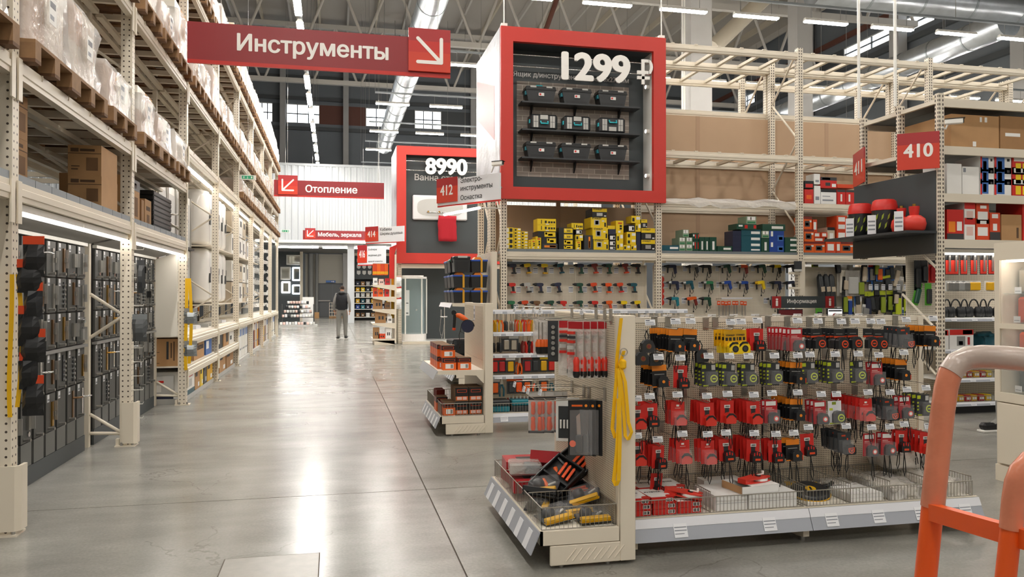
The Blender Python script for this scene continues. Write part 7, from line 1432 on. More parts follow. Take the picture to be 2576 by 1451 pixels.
for k_, (u, v, m, m2, kd, w_, h, d_) in enumerate(((2122, 655, 'bagclear', 'bagclear', 'whiteboard', .2, .5, 'clear bag of white parts'), (2145, 680, 'bagclear', 'bagclear', 'ltgrey', .22, .36, 'clear crumpled bag of pale parts'), (2176, 664, 'midblue', 'paper', 'grey', .1, .25, 'blue carded set in a grey roll by the clear bags'), (2193, 664, 'blue', 'redcard', 'grey', .12, .25, 'blue carded set with a red top'), (2212, 665, 'midblue', 'paper', 'orange', .1, .24, 'blue carded set with an orange tool'), (2232, 665, 'midblue', 'paper', 'charcoal', .12, .26, 'blue carded set with a dark tool'), (2262, 664, 'grey', 'grey', 'beige', .1, .36, 'pale wooden handled tool hung slantwise'), (2283, 660, 'black', 'lime', 'lime', .06, .2, 'lime and black brush hung high'), (2183, 733, 'black', 'lime', 'navy', .12, .36, 'black pouch with a lime tab beside the orange pack'), (2203, 731, 'black', 'lime', 'black', .1, .3, 'black and lime holder, slim'), (2220, 731, 'black', 'lime', 'limecard', .1, .34, 'black card with lime clips'), (2238, 731, 'black', 'lime', 'limecard', .1, .3, 'black card with lime clips and a ticket'), (2258, 733, 'charcoal', 'black', 'lime', .12, .36, 'dark card with lime ended clamp'), (2277, 733, 'black', 'black', 'lime', .09, .40, 'black boxed lime level tool'), (2137, 742, 'ltgrey', 'orange2', 'blue', .08, .3, 'orange topped pack with a blue tool'), (2158, 745, 'paper', 'paper', 'beige', .12, .28, 'pale bag of brass parts'), (2165, 775, 'greenbright', 'greenbright', 'green', .12, .16, 'green headed blade pack'), (2062, 775, 'greenbright', 'greenbright', 'charcoal', .12, .2, 'green headed pack below the pole tools'), (2313, 712, 'greenbright', 'greenbright', 'greendk', .1, .3, 'green headed mallet pack by the slanting brace'), (2335, 712, 'greenbright', 'greenbright', 'charcoal', .1, .3, 'green headed mallet pack by the rack post'), (2308, 655, 'black', 'black', 'blackplastic', .1, .4, 'black belt hung in the shade by the brace'), (2325, 655, 'black', 'black', 'charcoal', .1, .3, 'black harness hung in the shade'), (2344, 655, 'redcard', 'black', 'redcard2', .1, .3, 'red pack in the shade by the rack post'), (2050, 650, 'limecard', 'paper', 'black', .1, .12, 'small lime printed pack hung by the cream bracket'))):
    hg(kd, u, v, d_, None, m, w_, h, m2, .25 if 'slant' in d_ else 0)
for u, v in ((2190, 728), (2205, 728), (2222, 728), (2240, 728), (2260, 728), (2278, 728), (2150, 660), (2180, 655), (2205, 655), (2230, 655)): O('price_ticket', tk2, dr_, pY(u, v-6, YG-.1))
for i in range(22):
    m, m2, kd, d_ = (('black', 'lime', 'charcoal', 'dark carded clamp with a lime top'), ('charcoal', 'black', 'limecard', 'dark grey card with a lime grip'), ('bagclear', 'paper', 'grey', 'clear bagged grey part with a paper top'), ('midblue', 'paper', 'charcoal', 'blue carded dark tool'), ('black', 'black', 'beige', 'black card with a pale handle'))[(i*3) % 5]
    hg(kd, 2105+8.3*i+(i % 3)*2, (652, 690, 731, 766)[(i*7) % 4]+(i*5) % 9, d_+' crowded on the wall behind the desk', 'crowded wall tools: '+d_, m, .09+.03*(i % 2), .2+.06*(i % 3), m2, .15*((i % 5)-2)*.5)
br = E('display_bracket', pY(2010, 700, DY-.02), 0, 'cream L shaped bracket panel with a grey brush head beside the information sign', 'bracket')
O('panel', MB().prism([(.02, .30), (.12, .30), (.12, -.30), (.02, -.30), (.02, -.12), (-.16, -.10), (-.18, -.16), (-.02, -.2), (-.02, .05), (-.2, .05), (-.2, .02), (.02, .12)][:4], 'y', 0, .02, 'cream'), br); O('arm', MB().box(-.2, 0, .07, .02, .02, .11, 'cream'), br); O('arm', MB().box(-.2, 0, -.19, .02, .02, -.15, 'cream'), br); O('brush', MB().box(-.1, -.04, .16, .03, .0, .30, 'charcoal').box(-.1, -.04, .12, .03, 0, .158, 'ltgrey'), br)
# ---------------------------------------------------------------- information desk
YI = 10.0; a, b_ = pY(1948, 775, YI), pY(2104, 745, YI)
idk = E('information_desk', ((a.x+b_.x)/2, YI, 0), 0, 'information desk with a dark sign and two screens', 'desk'); W_ = b_.x-a.x
O('counter', MB().cham(-W_*.7, -.3, .0, W_*.7, .4, 1.06, .01, 'dkgrey'), idk); zb_, zt_ = a.z, b_.z
for x in (-W_*.35, W_*.35): O('post', MB().cyl((x, .1, 1.06), (x, .1, zb_), .012, 'steel', 6), idk)
sg = O('sign_panel', MB().box(-W_/2, .06, zb_, W_/2, .09, zt_, 'dkgrey'), idk)
for x in (-W_/2, W_/2-W_*.14): O('red_square', MB().box(x, .05, zb_, x+W_*.14, .059, zt_, 'signred2'), sg); O('lettering', text_fit('i', W_*.04, 'textwhite', .03, height=(zt_-zb_)*.65), sg, (x+W_*.05, .048, zb_+(zt_-zb_)*.17), FRONT)
O('lettering', text_fit('Информация', W_*.47, 'textwhite', .012), sg, (-W_*.26, .057, zb_+(zt_-zb_)*.33), FRONT)
for (u0, u1, v0, v1, m) in ((1955, 2018, 777, 806, 'screenred'), (2079, 2118, 775, 806, 'screenwhite')):
    p0, p1 = pY(u0, v1, YI-.15), pY(u1, v0, YI-.15); xc = idk.location.x
    mo = O('monitor', MB().cham(p0.x-xc, -.17, 1.075, p1.x-xc, -.14, p1.z, .004, 'black').box((p0.x+p1.x)/2-xc-.05, -.16, 1.06, (p0.x+p1.x)/2-xc+.05, -.1, 1.08, 'black'), idk); O('screen', MB().box(p0.x-xc+.012, -.1725, 1.09, p1.x-xc-.012, -.1705, p1.z-.012, m), mo)
    if m == 'screenwhite': cxm = (p0.x+p1.x)/2-xc; O('screen_badge', MB().cyl((cxm, -.1727, 1.14), (cxm, -.175, 1.14), .045, 'signred2', 18).box(cxm-.006, -.1755, 1.11, cxm+.006, -.175, 1.15, 'textwhite').box(cxm-.006, -.1755, 1.157, cxm+.006, -.175, 1.169, 'textwhite'), mo); O('screen_bar', MB().box(p0.x-xc+.02, -.174, p1.z-.045, p1.x-xc-.02, -.1727, p1.z-.025, 'ink'), mo)
# ---------------------------------------------------------------- cream glass cabinet
KX, KY1 = 5.05, 5.19; KY0 = 3.75
kb = E('glass_cabinet', (0, 0, 0), label='cream display cabinet with glass doors over cupboard doors', cat='cabinet')
O('carcass', MB().box(KX+.02, KY0, .0, KX+.45, KY1, .64, 'cream').box(KX+.42, KY0, .64, KX+.45, KY1, 1.85, 'cream').box(KX+.02, KY0, 1.72, KX+.42, KY1, 1.85, 'cream').box(KX+.02, KY1-.02, .64, KX+.42, KY1, 1.72, 'cream'), kb)
for y in (KY1-.05, (KY0+KY1)/2): O('frame_post', MB().box(KX, y, .64, KX+.03, y+.05, 1.85, 'cream'), kb)
for z0, z1 in ((1.715, 1.85), (1.185, 1.225), (.62, .69)): O('frame_rail', MB().box(KX-.002, KY0, z0, KX+.028, KY1-.001, z1, 'cream'), kb)
for z0, z1 in ((1.225, 1.715), (.69, 1.185)): O('glass_pane', MB().box(KX+.01, KY0, z0, KX+.014, KY1-.05, z1, 'glassclear'), kb)
for z in (.95, 1.45): O('glass_shelf', MB().box(KX+.05, KY0+.01, z, KX+.41, KY1-.03, z+.006, 'glass'), kb)
for y0, y1 in ((KY0, (KY0+KY1)/2-.004), ((KY0+KY1)/2, KY1-.03)): d_ = O('cupboard_door', MB().cham(KX-.004, y0, .14, KX+.018, y1, .61, .003, 'cream'), kb); O('handle', MB().tube([(KX-.004, y0+.09, .5), (KX-.035, y0+.09, .48), (KX-.035, y0+.09, .38), (KX-.004, y0+.09, .36)], .006, 'grey', 6), d_)
O('plinth', MB().box(KX+.004, KY0, .0, KX+.02, KY1, .125, 'cream'), kb); O('inner_light', MB().box(KX+.05, KY0+.05, 1.70, KX+.1, KY1-.06, 1.715, 'led'), kb)
for i, (y, z, m, lab) in enumerate(((5.08, 1.456, 'steel', 'chrome tool on the upper glass shelf of the cabinet'), (4.96, 1.456, 'orange2', 'orange saw blade set on the upper glass shelf of the cabinet'), (4.76, 1.456, 'steel', 'steel tool on the upper glass shelf beside the orange set'), (5.09, 1.23, 'orangered', 'red work glove on the middle cabinet shelf'), (4.97, 1.23, 'charcoal', 'dark boxed tool on the middle cabinet shelf'), (4.8, 1.23, 'maroon', 'dark red boxed tool on the middle cabinet shelf'), (5.08, .957, 'brightorange', 'orange glove behind a price card in the cabinet'), (4.95, .957, 'beige', 'beige pack on the lower glass shelf'), (5.08, .692, 'charcoal', 'dark camouflage pack at the cabinet bottom'), (4.95, .692, 'black', 'black pack at the cabinet bottom'), (4.75, .692, 'yellow', 'yellow box at the cabinet bottom'))):
    e = E('cabinet_item', (KX+.16, y, z), -math.pi/2, lab, 'goods'); O('pack', MB().cham(-.055, 0, 0, .055, .12, .2+.02*(i % 3), .02, m), e); O('price_card', MB().box(-.03, -.05, 0, .03, -.047, .05, 'tag').box(-.024, -.0505, .015, .024, -.05, .02, 'tagline'), e)
# ================================================================ bath department beyond
FY = 23.3; FX = 1.83
fr = E('pallet_rack', (0, 0, 0), label='cream racking of the bath department with a dark display wall', cat='rack')
upf = MB().box(-.05, -.05, 0, .05, .05, 5.74, 'upright2').mesh('upright')
for k in range(3):
    for y in (FY+.05, FY+1.05): O('upright', upf, fr, (FX+.05+2.7*k, y, 0))
for k in range(2):
    for z in (2.34,): O('beam', MB().box(FX+.1+2.7*k, FY, z-.12, FX+2.7+2.7*k, FY+.05, z, 'cream'), fr)
O('display_wall', MB().box(FX+.1, FY+.9, 0.08, FX+5.3, FY+.93, 2.24, 'dkgrey'), fr); O('display_floor', MB().box(FX+.1, FY-.3, 0, FX+5.3, FY+.9, .07, 'ltgrey').box(FX+.1, FY-.32, 0, FX+5.3, FY-.3, .075, 'cream'), fr)
# framed price box 8990
a, b_ = pY(998, 662, FY-.1), pY(998, 366, FY-.1); qx0 = a.x; qx1 = qx0+3.1; qz0, qz1 = a.z, b_.z; t = .34; fy2 = FY-.12
pq = E('price_box', (0, 0, 0), label='red framed price box reading 8990 with a white bath tub', cat='sign box')
for q in ((qx0, qz0, qx1, qz0+t*.9), (qx0, qz1-t*.75, qx1, qz1), (qx0, qz0+t*.9, qx0+t*.8, qz1-t*.75), (qx1-t*.8, qz0+t*.9, qx1, qz1-t*.75)): O('frame', MB().box(q[0], fy2, q[1], q[2], fy2+.1, q[3], 'red'), pq)
O('back_wall', MB().box(qx0+.1, fy2+.3, qz0+.1, qx1-.1, fy2+.32, qz1-.1, 'dkgrey'), pq); O('side_banner', MB().box(qx0-.01, fy2+.1, qz0+.4, qx0+.02, FY+2.0, qz1, 'banner'), pq); O('top_panel', MB().box(qx0, fy2+.1, qz1-.03, qx1, FY+1.9, qz1, 'dkgrey'), pq)
for v in (407, 430): z = pY(1100, v, fy2+.05).z; O('rod', MB().cyl((qx0+t*.8, fy2+.05, z), (qx1-t*.8, fy2+.05, z), .015, 'chrome', 6), pq)
a, b_ = pY(1070, 438, fy2), pY(1176, 400, fy2); o = O('price_lettering', text_fit('8990', b_.x-a.x, 'textwhite', .035, height=b_.z-a.z), pq, (a.x, fy2-.002, a.z), FRONT, label='white price lettering 8990'); md = o.modifiers.new('thick', 'SOLIDIFY'); md.thickness = .04; md.offset = -1
a, b_ = pY(1043, 453, fy2+.29), pY(1200, 453, fy2+.29); O('lettering', text_fit('Ванна стальная', b_.x-a.x, 'textgrey', .015), pq, (a.x, fy2+.298, a.z), FRONT)
a, b_ = pY(1038, 552, fy2+.2), pY(1175, 494, fy2+.2); bw, bh = b_.x-a.x, b_.z-a.z
bt = E('bath_tub', (a.x, fy2+.29, a.z), 0, 'white steel bath tub mounted upright in the 8990 price box', 'bath')
O('rim', MB().cham(0, -.12, 0, bw, -.001, bh, .03, 'bathwhite'), bt)
ov = [(bw/2+bw*.42*math.copysign(abs(math.cos(t_))**.6, math.cos(t_)), bh/2+bh*.36*math.copysign(abs(math.sin(t_))**.6, math.sin(t_))) for t_ in [2*math.pi*i/28 for i in range(28)]]
O('basin', MB().prism(ov, 'y', -.126, -.121, 'ltgrey'), bt)
for f in (.28, .48): O('grip', MB().cyl((bw*f, -.13, bh*.32), (bw*f, -.17, bh*.32), .03, 'brass', 10), bt)
O('handle_bar', MB().cyl((bw*.25, -.16, bh*.3), (bw*.62, -.16, bh*.3), .012, 'chrome', 6), bt)
vs = []; rdt = random.Random(2); a, b_ = pY(1104, 606, fy2-.02), pY(1150, 542, fy2-.02)
for i in range(8):
    for j in range(5): vs.append((a.x+(b_.x-a.x)*j/4+rdt.uniform(-.015, .015), fy2+.12+.03*math.sin(j*2.1+i*.4), b_.z+(a.z-b_.z)*i/7+rdt.uniform(-.01, .01)))
e = O('red_towel', MB().add(vs, [(i*5+j, i*5+j+1, i*5+6+j, i*5+5+j) for i in range(7) for j in range(4)], 'towel', True), None, label='crimson towel hanging over the edge of the bath tub', cat='towel'); e.modifiers.new('thick', 'SOLIDIFY').thickness = .012
# shower cabin
sx = pY(1038, 800, FY+.35).x; sh = E('shower_cabin', (sx, FY+.42, .072), 0, 'round fronted glass shower cabin with a white tray and roof', 'shower')
def qr(r, n=14): return [(-.41, .41), (-.41, -.1)] + [(-.41+.82*.0+.41+r*math.cos(t_)*1.0, -.1+.31*math.sin(t_)) for t_ in [math.pi+math.pi*i/n for i in range(n+1)]][1:-1] + [(.41, -.1), (.41, .41)]
O('tray', MB().prism(qr(.41), 'z', 0, .2, 'ceramic'), sh); O('roof', MB().prism([(x*1.03, y*1.03) for x, y in qr(.41)], 'z', 1.84, 1.9, 'ceramic').prism([(x*.8, y*.8) for x, y in qr(.41)], 'z', 1.9, 1.94, 'ceramic'), sh)
pts = qr(.39)[1:-1]
for i in range(len(pts)-1): O('glass_pane', MB().add([(pts[i][0], pts[i][1], .2), (pts[i+1][0], pts[i+1][1], .2), (pts[i+1][0], pts[i+1][1], 1.84), (pts[i][0], pts[i][1], 1.84)], [(0, 1, 2, 3)], 'glass'), sh)
for p in (pts[0], pts[-1], pts[4], pts[-5]): O('frame_post', MB().cyl((p[0], p[1], .2), (p[0], p[1], 1.84), .022, 'white', 8), sh)
O('side_panel', MB().box(-.405, .1, .2, -.395, .4, 1.84, 'glass'), sh); O('back_panel', MB().box(-.4, .395, .2, .4, .405, 1.84, 'glass'), sh); O('notice_sheet', MB().box(-.25, -.335, .75, -.12, -.33, 1.5, 'paper').box(-.24, -.336, .8, -.15, -.3352, .84, 'ink').box(-.24, -.336, 1.1, -.15, -.3352, 1.13, 'ink'), sh); O('mixer', MB().cyl((.15, .38, .9), (.15, .3, .9), .03, 'chrome', 8), sh)
# free standing bath mixer
mx_ = E('bath_mixer', (pY(1118, 860, FY+.1).x, FY+.1, .076), 0, 'tall chrome floor standing bath mixer on the display platform', 'faucet')
O('stem', MB().tube([(0, 0, 0), (0, 0, .75), (0, 0, .98), (.03, 0, 1.05), (.1, 0, 1.06), (.14, 0, 1.02), (.15, 0, .95)], .018, 'chrome', 8), mx_); O('mixer_bar', MB().cyl((-.12, 0, .7), (.08, 0, .7), .022, 'chrome', 8), mx_); O('hand_shower', MB().cyl((-.1, 0, .7), (-.1, 0, .92), .014, 'chrome', 8), mx_); O('hose', MB().tube([(-.1, 0, .7), (-.14, 0, .3), (-.08, 0, .05), (-.03, 0, .3), (0, 0, .6)], .008, 'chrome', 5), mx_)
# end shelving with boiler goods
es = E('end_shelving', (0, 0, 0), label='cream end shelving with white brackets beside the shower display', cat='shelving')
ex0, ex1, ey0, ey1 = 1.07, 1.75, 22.9, 24.1
O('back_panel', MB().box(ex1-.05, ey0, .05, ex1, ey1, 2.6, 'cream'), es); O('kick_plate', MB().box(ex0+.05, ey0, 0, ex1-.05, ey1, .12, 'cream'), es); O('header_panel', MB().prism([(ex1-.2, 2.8), (ex1+.04, 2.9), (ex1-.05, 2.62), (ex1-.06, 1.9), (ex1-.2, 1.9)], 'y', ey0+.1, ey0+.12, 'redcard'), es)
for z in (.17, .62, 1.02, 1.38, 1.72): O('shelf', MB().box(ex0, ey0+.01, z-.03, ex1-.05, ey1-.01, z, 'white').prism([(ex0, z), (ex1-.05, z), (ex1-.05, z-.16), (ex0, z-.05)], 'y', ey0, ey0+.012, 'cream'), es)
for i in range(4):
    for j in range(2): O('pipe_pack', MB().box(-.05, 0, -.32, .05, .03, 0, 'orange' if (i+j) % 2 else 'orangered').box(-.05, -.002, -.30, .05, 0, -.22, 'straporange'), None, (ex0+.07+.11*i, ey0+.15+.3*j, 2.33), 0, 'orange hanging pack over the end shelving', 'pack', 'orange packs over the end shelving')
for i in range(3): O('pack_rail', MB().cyl((ex0+.02, ey0+.15+.3*(i % 2), 2.34), (ex1-.05, ey0+.15+.3*(i % 2), 2.34), .008, 'wire', 6), es) if i < 2 else None
for i, (x, z, w_, h, m) in enumerate(((1.15, 1.721, .12, .2, 'paper'), (1.32, 1.721, .14, .17, 'pinkish'), (1.5, 1.721, .14, .19, 'redcard2'), (1.15, 1.381, .12, .26, 'orangered'), (1.3, 1.381, .14, .22, 'orange'), (1.48, 1.381, .13, .24, 'redcard'), (1.22, 1.021, .26, .3, 'cardboard2'), (1.5, 1.021, .16, .2, 'carddark'), (1.3, .621, .3, .33, 'cardboard2'), (1.56, .621, .14, .2, 'paper'), (1.18, .171, .18, .32, 'cardboard2'), (1.34, .171, .2, .14, 'orangered'), (1.52, .171, .16, .3, 'paper'))):
    O('boxed_part', carton(w_, .2, h, m, ((.3, .3, .5, .6, 'ink'), (.6, .3, .8, .6, 'ink'))), None, (x, ey0+.06, z+.001), 0, ('white', 'pale pink', 'dark red', 'red orange', 'orange', 'bright red', 'brown fan', 'dark brown', 'large brown fan', 'small white', 'brown pipe', 'flat orange', 'tall white')[i]+' boxed part on the end shelving by the shower', 'box')
for i, z in enumerate((2.0, 1.68, 1.36)): bag(FX-.02, FY-.05, z, .22, .34, 'tag' if i != 1 else 'paper', 'pinkish' if i == 0 else 'redcard', 'white bagged part with a coloured card hung on the bath rack post', 'bagged parts on the bath rack post', 0, .09)
strap_loop('yellow_strap', FX-.13, FY-.06, 2.05, .75, 'yellow strap hung on the bath rack post', .05)
# tiered stand of bath cups
ts = E('tiered_stand', (pZ(748, 822, 0).x, pZ(748, 822, 0).y, 0), 0, 'black tiered stand crowded with white and pink bath cups', 'display stand')
O('base', MB().box(-.8, -.05, 0, .85, 1.1, .08, 'ltgrey'), ts)
cupm = {m: MB().lathe([(.045, 0), (.055, .02), (.055, .11), (.045, .12)], m, 10).mesh('cup') for m in ('ceramic', 'pinkish', 'ltgrey', 'charcoal')}; boxm = MB().cham(-.05, -.04, 0, .05, .04, .14, .008, 'tag').mesh('soap_box')
rdc = random.Random(8); p0 = ts.location
for r, z in enumerate((.09, .42, .62, .82, 1.02)):
    y = .02+.14*r if r else 0; w_ = .76-.07*r
    if r: O('tier', MB().box(-w_, y, z-.02, w_, y+.2, z, 'black'), ts)
    n = 12-r
    for i in range(n):
        if r == 4 and i % 2: pass
        me = rdc.choice([cupm['ceramic'], cupm['ceramic'], cupm['pinkish'], cupm['pinkish'], cupm['ltgrey'], boxm, cupm['charcoal']])
        O('bath_cup', me, None, (p0.x-w_+.06+(2*w_-.12)*i/(n-1), p0.y+y+.08, z+.001), rdc.uniform(0, 1), 'small %s on the tiered stand, %s tier' % ({'cup': 'cup', 'soap_box': 'soap box'}[me.name.split('.')[0]], ('floor', 'second', 'third', 'fourth', 'top')[r]), 'cup', 'bath cups, %s tier' % ('floor', 'second', 'third', 'fourth', 'top')[r])
for x in (-.7, .7): O('stand_leg', MB().box(x-.02, .2, .08, x+.02, .7, 1.0, 'charcoal'), ts)
e = E('stand_box', (p0.x+.42, p0.y+1.25, 0), 0, 'white tall boxes behind the tiered stand', 'box'); O('carton', MB().box(-.25, 0, 0, .25, .4, 1.32, 'paper'), e)
# mirror wall
ym = 44.0; a, b_ = pY(690, 750, ym), pY(762, 633, ym)
mw = E('mirror_display', (0, 0, 0), label='dark wall of lit bathroom mirrors under the white corrugated box', cat='display'); O('wall_board', MB().box(a.x-.4, ym, 0, b_.x, ym+.06, b_.z, 'dkgrey').box(b_.x-.15, ym-.06, 0, b_.x, ym-.001, b_.z, 'cream'), mw)
for u0, v0, u1, v1, rim, lab in ((720, 641, 758, 666, 'white', 'wide white framed mirror at the top of the dark wall'), (705, 671, 731, 703, 'white', 'white mirror cabinet on the dark wall'), (735, 672, 757, 706, 'ledcold', 'blue lit square mirror on the dark wall'), (708, 708, 730, 737, 'led', 'mirror with a broad bright rim on the dark wall'), (735, 716, 758, 740, 'ledcold', 'small blue lit mirror low on the dark wall')):
    q0, q1 = pY(u0, v1, ym-.05), pY(u1, v0, ym-.05); e = E('wall_mirror', (0, 0, 0), label=lab, cat='mirror'); O('rim', MB().cham(q0.x, ym-.05, q0.z, q1.x, ym-.002, q1.z, .02, rim), e); O('glass', MB().box(q0.x+.08, ym-.055, q0.z+.08, q1.x-.08, ym-.051, q1.z-.08, 'mirror'), e)
# shelf wall with white samples
ys2 = 44.5; a, b_ = pY(886, 800, ys2), pY(985, 637, ys2)
sw_ = E('sample_shelving', (0, 0, 0), label='cream shelving with white samples on a dark panel over stocked shelves', cat='shelving'); O('carcass', MB().box(a.x, ys2, 0, a.x+.12, ys2+.6, b_.z, 'cream').box(b_.x-.12, ys2, 0, b_.x, ys2+.6, b_.z, 'cream').box(a.x, ys2, b_.z-.15, b_.x, ys2+.6, b_.z, 'cream').box(a.x, ys2+.5, 0, b_.x, ys2+.55, b_.z, 'charcoal'), sw_)
z1_ = pY(900, 702, ys2).z; O('sample_panel', MB().box(a.x+.12, ys2+.02, z1_, b_.x-.12, ys2+.06, b_.z-.15, 'dkgrey'), sw_)
for r in range(4):
    for c in range(5): O('sample', cached('smp', lambda: MB().prism([(-.1, .12), (.1, .12), (.1, -.04), (.03, -.1), (-.03, -.1), (-.1, -.04)], 'y', -.03, 0, 'ceramic').mesh('sample')), sw_, (a.x+.35+.3*c, ys2+.02, z1_+.35+.33*r))
for k_, v in enumerate((718, 733, 747, 762, 777, 797)):
    z = pY(905, v, ys2).z; O('shelf', MB().box(a.x+.12, ys2+.02, z-.04, b_.x-.12, ys2+.5, z, 'white'), sw_)
    for c in range(7): m = (('navy', 'cardboard', 'ltgrey'), ('yellow2', 'yellow', 'charcoal'), ('paper', 'ltgrey', 'beige'), ('yellow2', 'teal', 'ltgrey'), ('blue', 'teal2', 'navy'), ('cardboard2', 'carddark', 'paper'))[k_][c % 3]; O('boxed_goods', carton(.2, .2, .22, m, ((.3, .3, .7, .6, 'paper'),)), None, (a.x+.3+.28*c, ys2+.04, z+.001), 0, 'small %s box on the far sample shelving' % {'navy': 'navy', 'cardboard': 'brown', 'ltgrey': 'grey', 'yellow2': 'dull yellow', 'yellow': 'yellow', 'charcoal': 'dark grey', 'paper': 'white', 'beige': 'beige', 'teal': 'teal', 'blue': 'blue', 'teal2': 'light teal', 'cardboard2': 'dull brown', 'carddark': 'dark brown'}[m], 'box', 'small boxes on the far sample shelving')
# wire cage, carton and seat by the door
a = pZ(868, 800, 0); cg = E('wire_cage', (a.x, a.y, 0), 0, 'wire mesh cage on a wooden pallet behind the walking man', 'cage'); O('pallet', MB().box(-.95, -.4, .0, .95, .4, .12, 'wood'), cg)
for i in range(13): O('wire', MB().cyl((-.93+.155*i, -.4, .12), (-.93+.155*i, -.4, .95), .012, 'cream', 5), cg)
for z in (.15, .35, .55, .75, .95): O('wire', MB().cyl((-.93, -.4, z), (.93, -.4, z), .012, 'cream', 5), cg)
a = pZ(793, 800, 0); O('cardboard_carton', carton(.55, .4, .35, 'cardboard', ()), None, (a.x-.05, a.y+.1, .001), 0, 'plain brown carton on the floor before the far wall', 'box')
e = E('black_crate', (pZ(778, 803, 0).x, pZ(778, 803, 0).y, 0), 0, 'black crate stack beside the brown carton', 'crate'); O('shell', MB().cham(-.35, 0, 0, .25, .4, .85, .03, 'charcoal').box(-.3, -.005, .5, .2, 0, .8, 'black'), e)
# ================================================================ walking man
def person(loc, rz, label, stride=1.0):
    J = {'pel': (0, 0, .97, .155, .115), 'sp': (0, .0, 1.16, .15, .11), 'ch': (0, .0, 1.36, .18, .12), 'nb': (0, .0, 1.49, .075, .075), 'nk': (0, .015, 1.55, .058, .06), 'hd': (.01, .03, 1.65, .075, .092), 'tp': (.01, .03, 1.735, .055, .07)}
    s = stride
    for k, x in (('l', -1), ('r', 1)):
        f = s if k == 'r' else -s*.6
        J['sh'+k] = (.17*x, 0, 1.43, .075, .075); J['el'+k] = (.245*x, -.03-.04*f, 1.17, .052, .052); J['wr'+k] = (.255*x, .04-.16*f, .95, .036, .036); J['hn'+k] = (.25*x, .06-.18*f, .87, .03, .04)
        J['hp'+k] = (.095*x, 0, .90, .11, .11); J['kn'+k] = (.10*x, .06+.14*f, .50, .075, .08); J['an'+k] = (.105*x, -.05+.24*f, .11, .052, .058); J['ft'+k] = (.115*x, .10+.24*f, .05, .04, .035)
    ed = [('pel', 'sp'), ('sp', 'ch'), ('ch', 'nb'), ('nb', 'nk'), ('nk', 'hd'), ('hd', 'tp')]
    for k in 'lr': ed += [('ch', 'sh'+k), ('sh'+k, 'el'+k), ('el'+k, 'wr'+k), ('wr'+k, 'hn'+k), ('pel', 'hp'+k), ('hp'+k, 'kn'+k), ('kn'+k, 'an'+k), ('an'+k, 'ft'+k)]
    names = list(J); me = bpy.data.meshes.new('body'); me.from_pydata([J[n][:3] for n in names], [(names.index(a), names.index(b_)) for a, b_ in ed], [])
    ob = bpy.data.objects.new('tmp', me); C.objects.link(ob); ob.modifiers.new('skin', 'SKIN'); 
    for i, n in enumerate(names):
        sv = me.skin_vertices[0].data[i]; sv.radius = J[n][3:5]; sv.use_root = (n == 'pel')
    sb = ob.modifiers.new('sub', 'SUBSURF'); sb.levels = 2; sb.render_levels = 2
    dg = bpy.context.evaluated_depsgraph_get(); bm = bpy.data.meshes.new_from_object(ob.evaluated_get(dg)); bpy.data.objects.remove(ob); bm.name = 'body'
    bm.materials.clear()
    for m in ('trousers', 'vest', 'knit', 'skin', 'hair', 'black'): bm.materials.append(MATS[m])
    for p in bm.polygons:
        c = p.center; p.use_smooth = True
        if abs(c.x) > .165 and c.z > .80 and c.z < 1.5: p.material_index = 2 if c.z > .93 else 3
        elif c.z > 1.5: p.material_index = 4 if (c.z > 1.70 or (c.z > 1.60 and c.y < .045)) else 3
        elif c.z > .98: p.material_index = 1
        elif c.z > .09: p.material_index = 0
        else: p.material_index = 5
    e = E('person', loc, rz, label, 'person'); O('body', bm, e)
    O('vest', MB().lathe([(.165, .94), (.19, 1.0), (.185, 1.15), (.205, 1.3), (.19, 1.42), (.10, 1.5)], 'vest', 20), e, (0, 0, 0), (0, 0, 0), sc_=(1.0, .78, 1.0)); O('hood', MB().lathe([(.05, 1.44), (.11, 1.45), (.12, 1.49), (.085, 1.55), (.05, 1.54)], 'black', 14), e, (0, -.05, 0))
    for z in (1.05, 1.14, 1.23, 1.32): O('quilt_seam', MB().lathe([(.196, z), (.199, z+.006), (.196, z+.012)], 'black', 20), e, sc_=(1.0, .78, 1.0))
    O('collar', MB().lathe([(.075, 1.49), (.08, 1.52), (.07, 1.535)], 'knit', 12), e, (0, .01, 0))
    for k, x in (('l', -1), ('r', 1)):
        f = J['ft'+k]; O('shoe', MB().cham(f[0]-.048, f[1]-.20, .025, f[0]+.048, f[1]+.10, .10, .025, 'black'), e); O('sole', MB().cham(f[0]-.05, f[1]-.21, .0, f[0]+.05, f[1]+.11, .026, .006, 'sole'), e)
        O('ear', MB().lathe([(.012, -.02), (.02, 0), (.012, .022)], 'skin', 8), e, (.01+.078*x, .03, 1.645), sc_=(.5, 1, 1.2))
        h = J['hn'+k]
        for j in range(4): O('finger', MB().tube([(h[0]-.0*x, h[1]-.03+.02*j, h[2]-.03), (h[0]-.005*x, h[1]-.028+.02*j, h[2]-.07), (h[0]-.02*x, h[1]-.026+.02*j, h[2]-.095+.008*abs(j-1.5))], .009, 'skin', 6), e)
        O('thumb', MB().tube([(h[0]-.01*x, h[1]+.035, h[2]+.01), (h[0]-.015*x, h[1]+.055, h[2]-.03), (h[0]-.02*x, h[1]+.05, h[2]-.055)], .010, 'skin', 6), e)
    O('nose', MB().cyl((.01, .12, 1.65), (.01, .145, 1.635), .012, 'skin', 6), e)
    return e
q = pZ(860, 853, 0); person((q.x, q.y, 0), -.12, 'man in a dark quilted vest and grey trousers walking away', .55)
person((7.12, 6.88, 0), math.pi/2, 'person stepping out from behind the cream glass cabinet, dark shoe showing', 1.2)
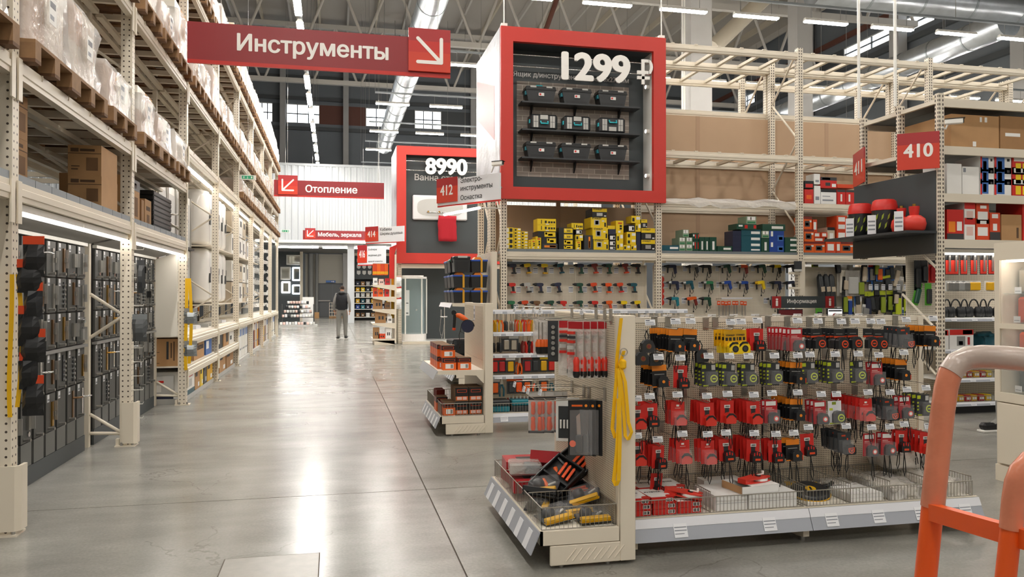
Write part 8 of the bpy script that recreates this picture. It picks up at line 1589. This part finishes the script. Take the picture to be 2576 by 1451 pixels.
# ================================================================ orange trolley in front
def at(u, v, D): return Vector((0, 0, HC)) + ray(u, v)*D
tl = E('platform_trolley', (0, 0, 0), label='orange tube platform trolley with plastic wrapped handles', cat='trolley')
D = 1.2
hoop = [(2318, 1560, D), (2330, 1451, D), (2338, 1360, D), (2346, 1275, D)]; up_ = [(2346, 1275, D), (2354, 1200, D), (2362, 1120, D), (2372, 1030, D), (2380, 975, D), (2390, 938, D), (2408, 913, D), (2436, 900, D), (2470, 897, D*.99), (2520, 899, D*.98), (2600, 906, D*.97), (2700, 914, D*.95)]
def pts_(l): return [at(*q) for q in l]
b0 = at(2346, 1275, D); d0 = (at(2318, 1560, D)-at(2346, 1275, D)).normalized(); foot0 = b0+d0*((b0.z-.24)/-d0.z)
O('hoop_leg', MB().tube([b0, b0.lerp(foot0, .5), foot0], .0155, 'cart', 16), tl); O('wrapped_handle', MB().tube(pts_(up_), .0168, 'wrapcart', 16), tl, label='orange tube wrapped in stretch film')
O('wrap_layer', MB().tube(pts_(up_[5:]), .0178, 'wrapgrey', 16), tl)
D2 = 1.02; up2 = [(2543, 1330, D2), (2549, 1260, D2), (2556, 1215, D2), (2568, 1185, D2), (2590, 1160, D2), (2640, 1150, D2)]
c0 = at(2543, 1330, D2); d1 = (at(2530, 1451, D2)-c0).normalized(); foot1 = c0+d1*((c0.z-.24)/-d1.z)
O('hoop_leg', MB().tube([c0, c0.lerp(foot1, .5), foot1], .0125, 'cart', 14), tl); O('wrapped_handle', MB().tube(pts_(up2), .0138, 'wrapcart', 14), tl)
c1, c2 = at(2348, 1288, D-.01), at(2545, 1345, D2+.01); c3 = c2+(c2-c1)*.6
dv = (c3-c1).normalized(); nv_ = dv.cross(Vector((0, 0, 1))).normalized()*.008; hz = Vector((0, 0, .0125))
vs = []
for p in (c1, c3):
    for a_, b_ in ((-1, -1), (1, -1), (1, 1), (-1, 1)): vs.append(p+nv_*a_+hz*b_)
O('cross_bar', MB().add(vs, [(0, 1, 2, 3), (7, 6, 5, 4), (0, 4, 5, 1), (1, 5, 6, 2), (2, 6, 7, 3), (3, 7, 4, 0)], 'cart'), tl)
dk0, dk1 = foot0, foot1; ctr = (foot0+foot1)/2; rz_ = math.atan2((foot1-foot0).y, (foot1-foot0).x)
O('deck', MB().cham(-.35, -.05, .2, .75, .55, .245, .01, 'cart'), tl, (foot0.x+.05, foot0.y-.35, 0), rz_*0+.2)
for x, y in ((-.25, .05), (.65, .05), (-.25, .45), (.65, .45)): O('wheel', cached('whl', lambda: MB().cyl((-.02, 0, .08), (.02, 0, .08), .08, 'black', 16).box(-.03, -.03, .08, .03, .03, .2, 'steel').mesh('wheel')), tl, (foot0.x+.05+x, foot0.y-.35+y, 0))
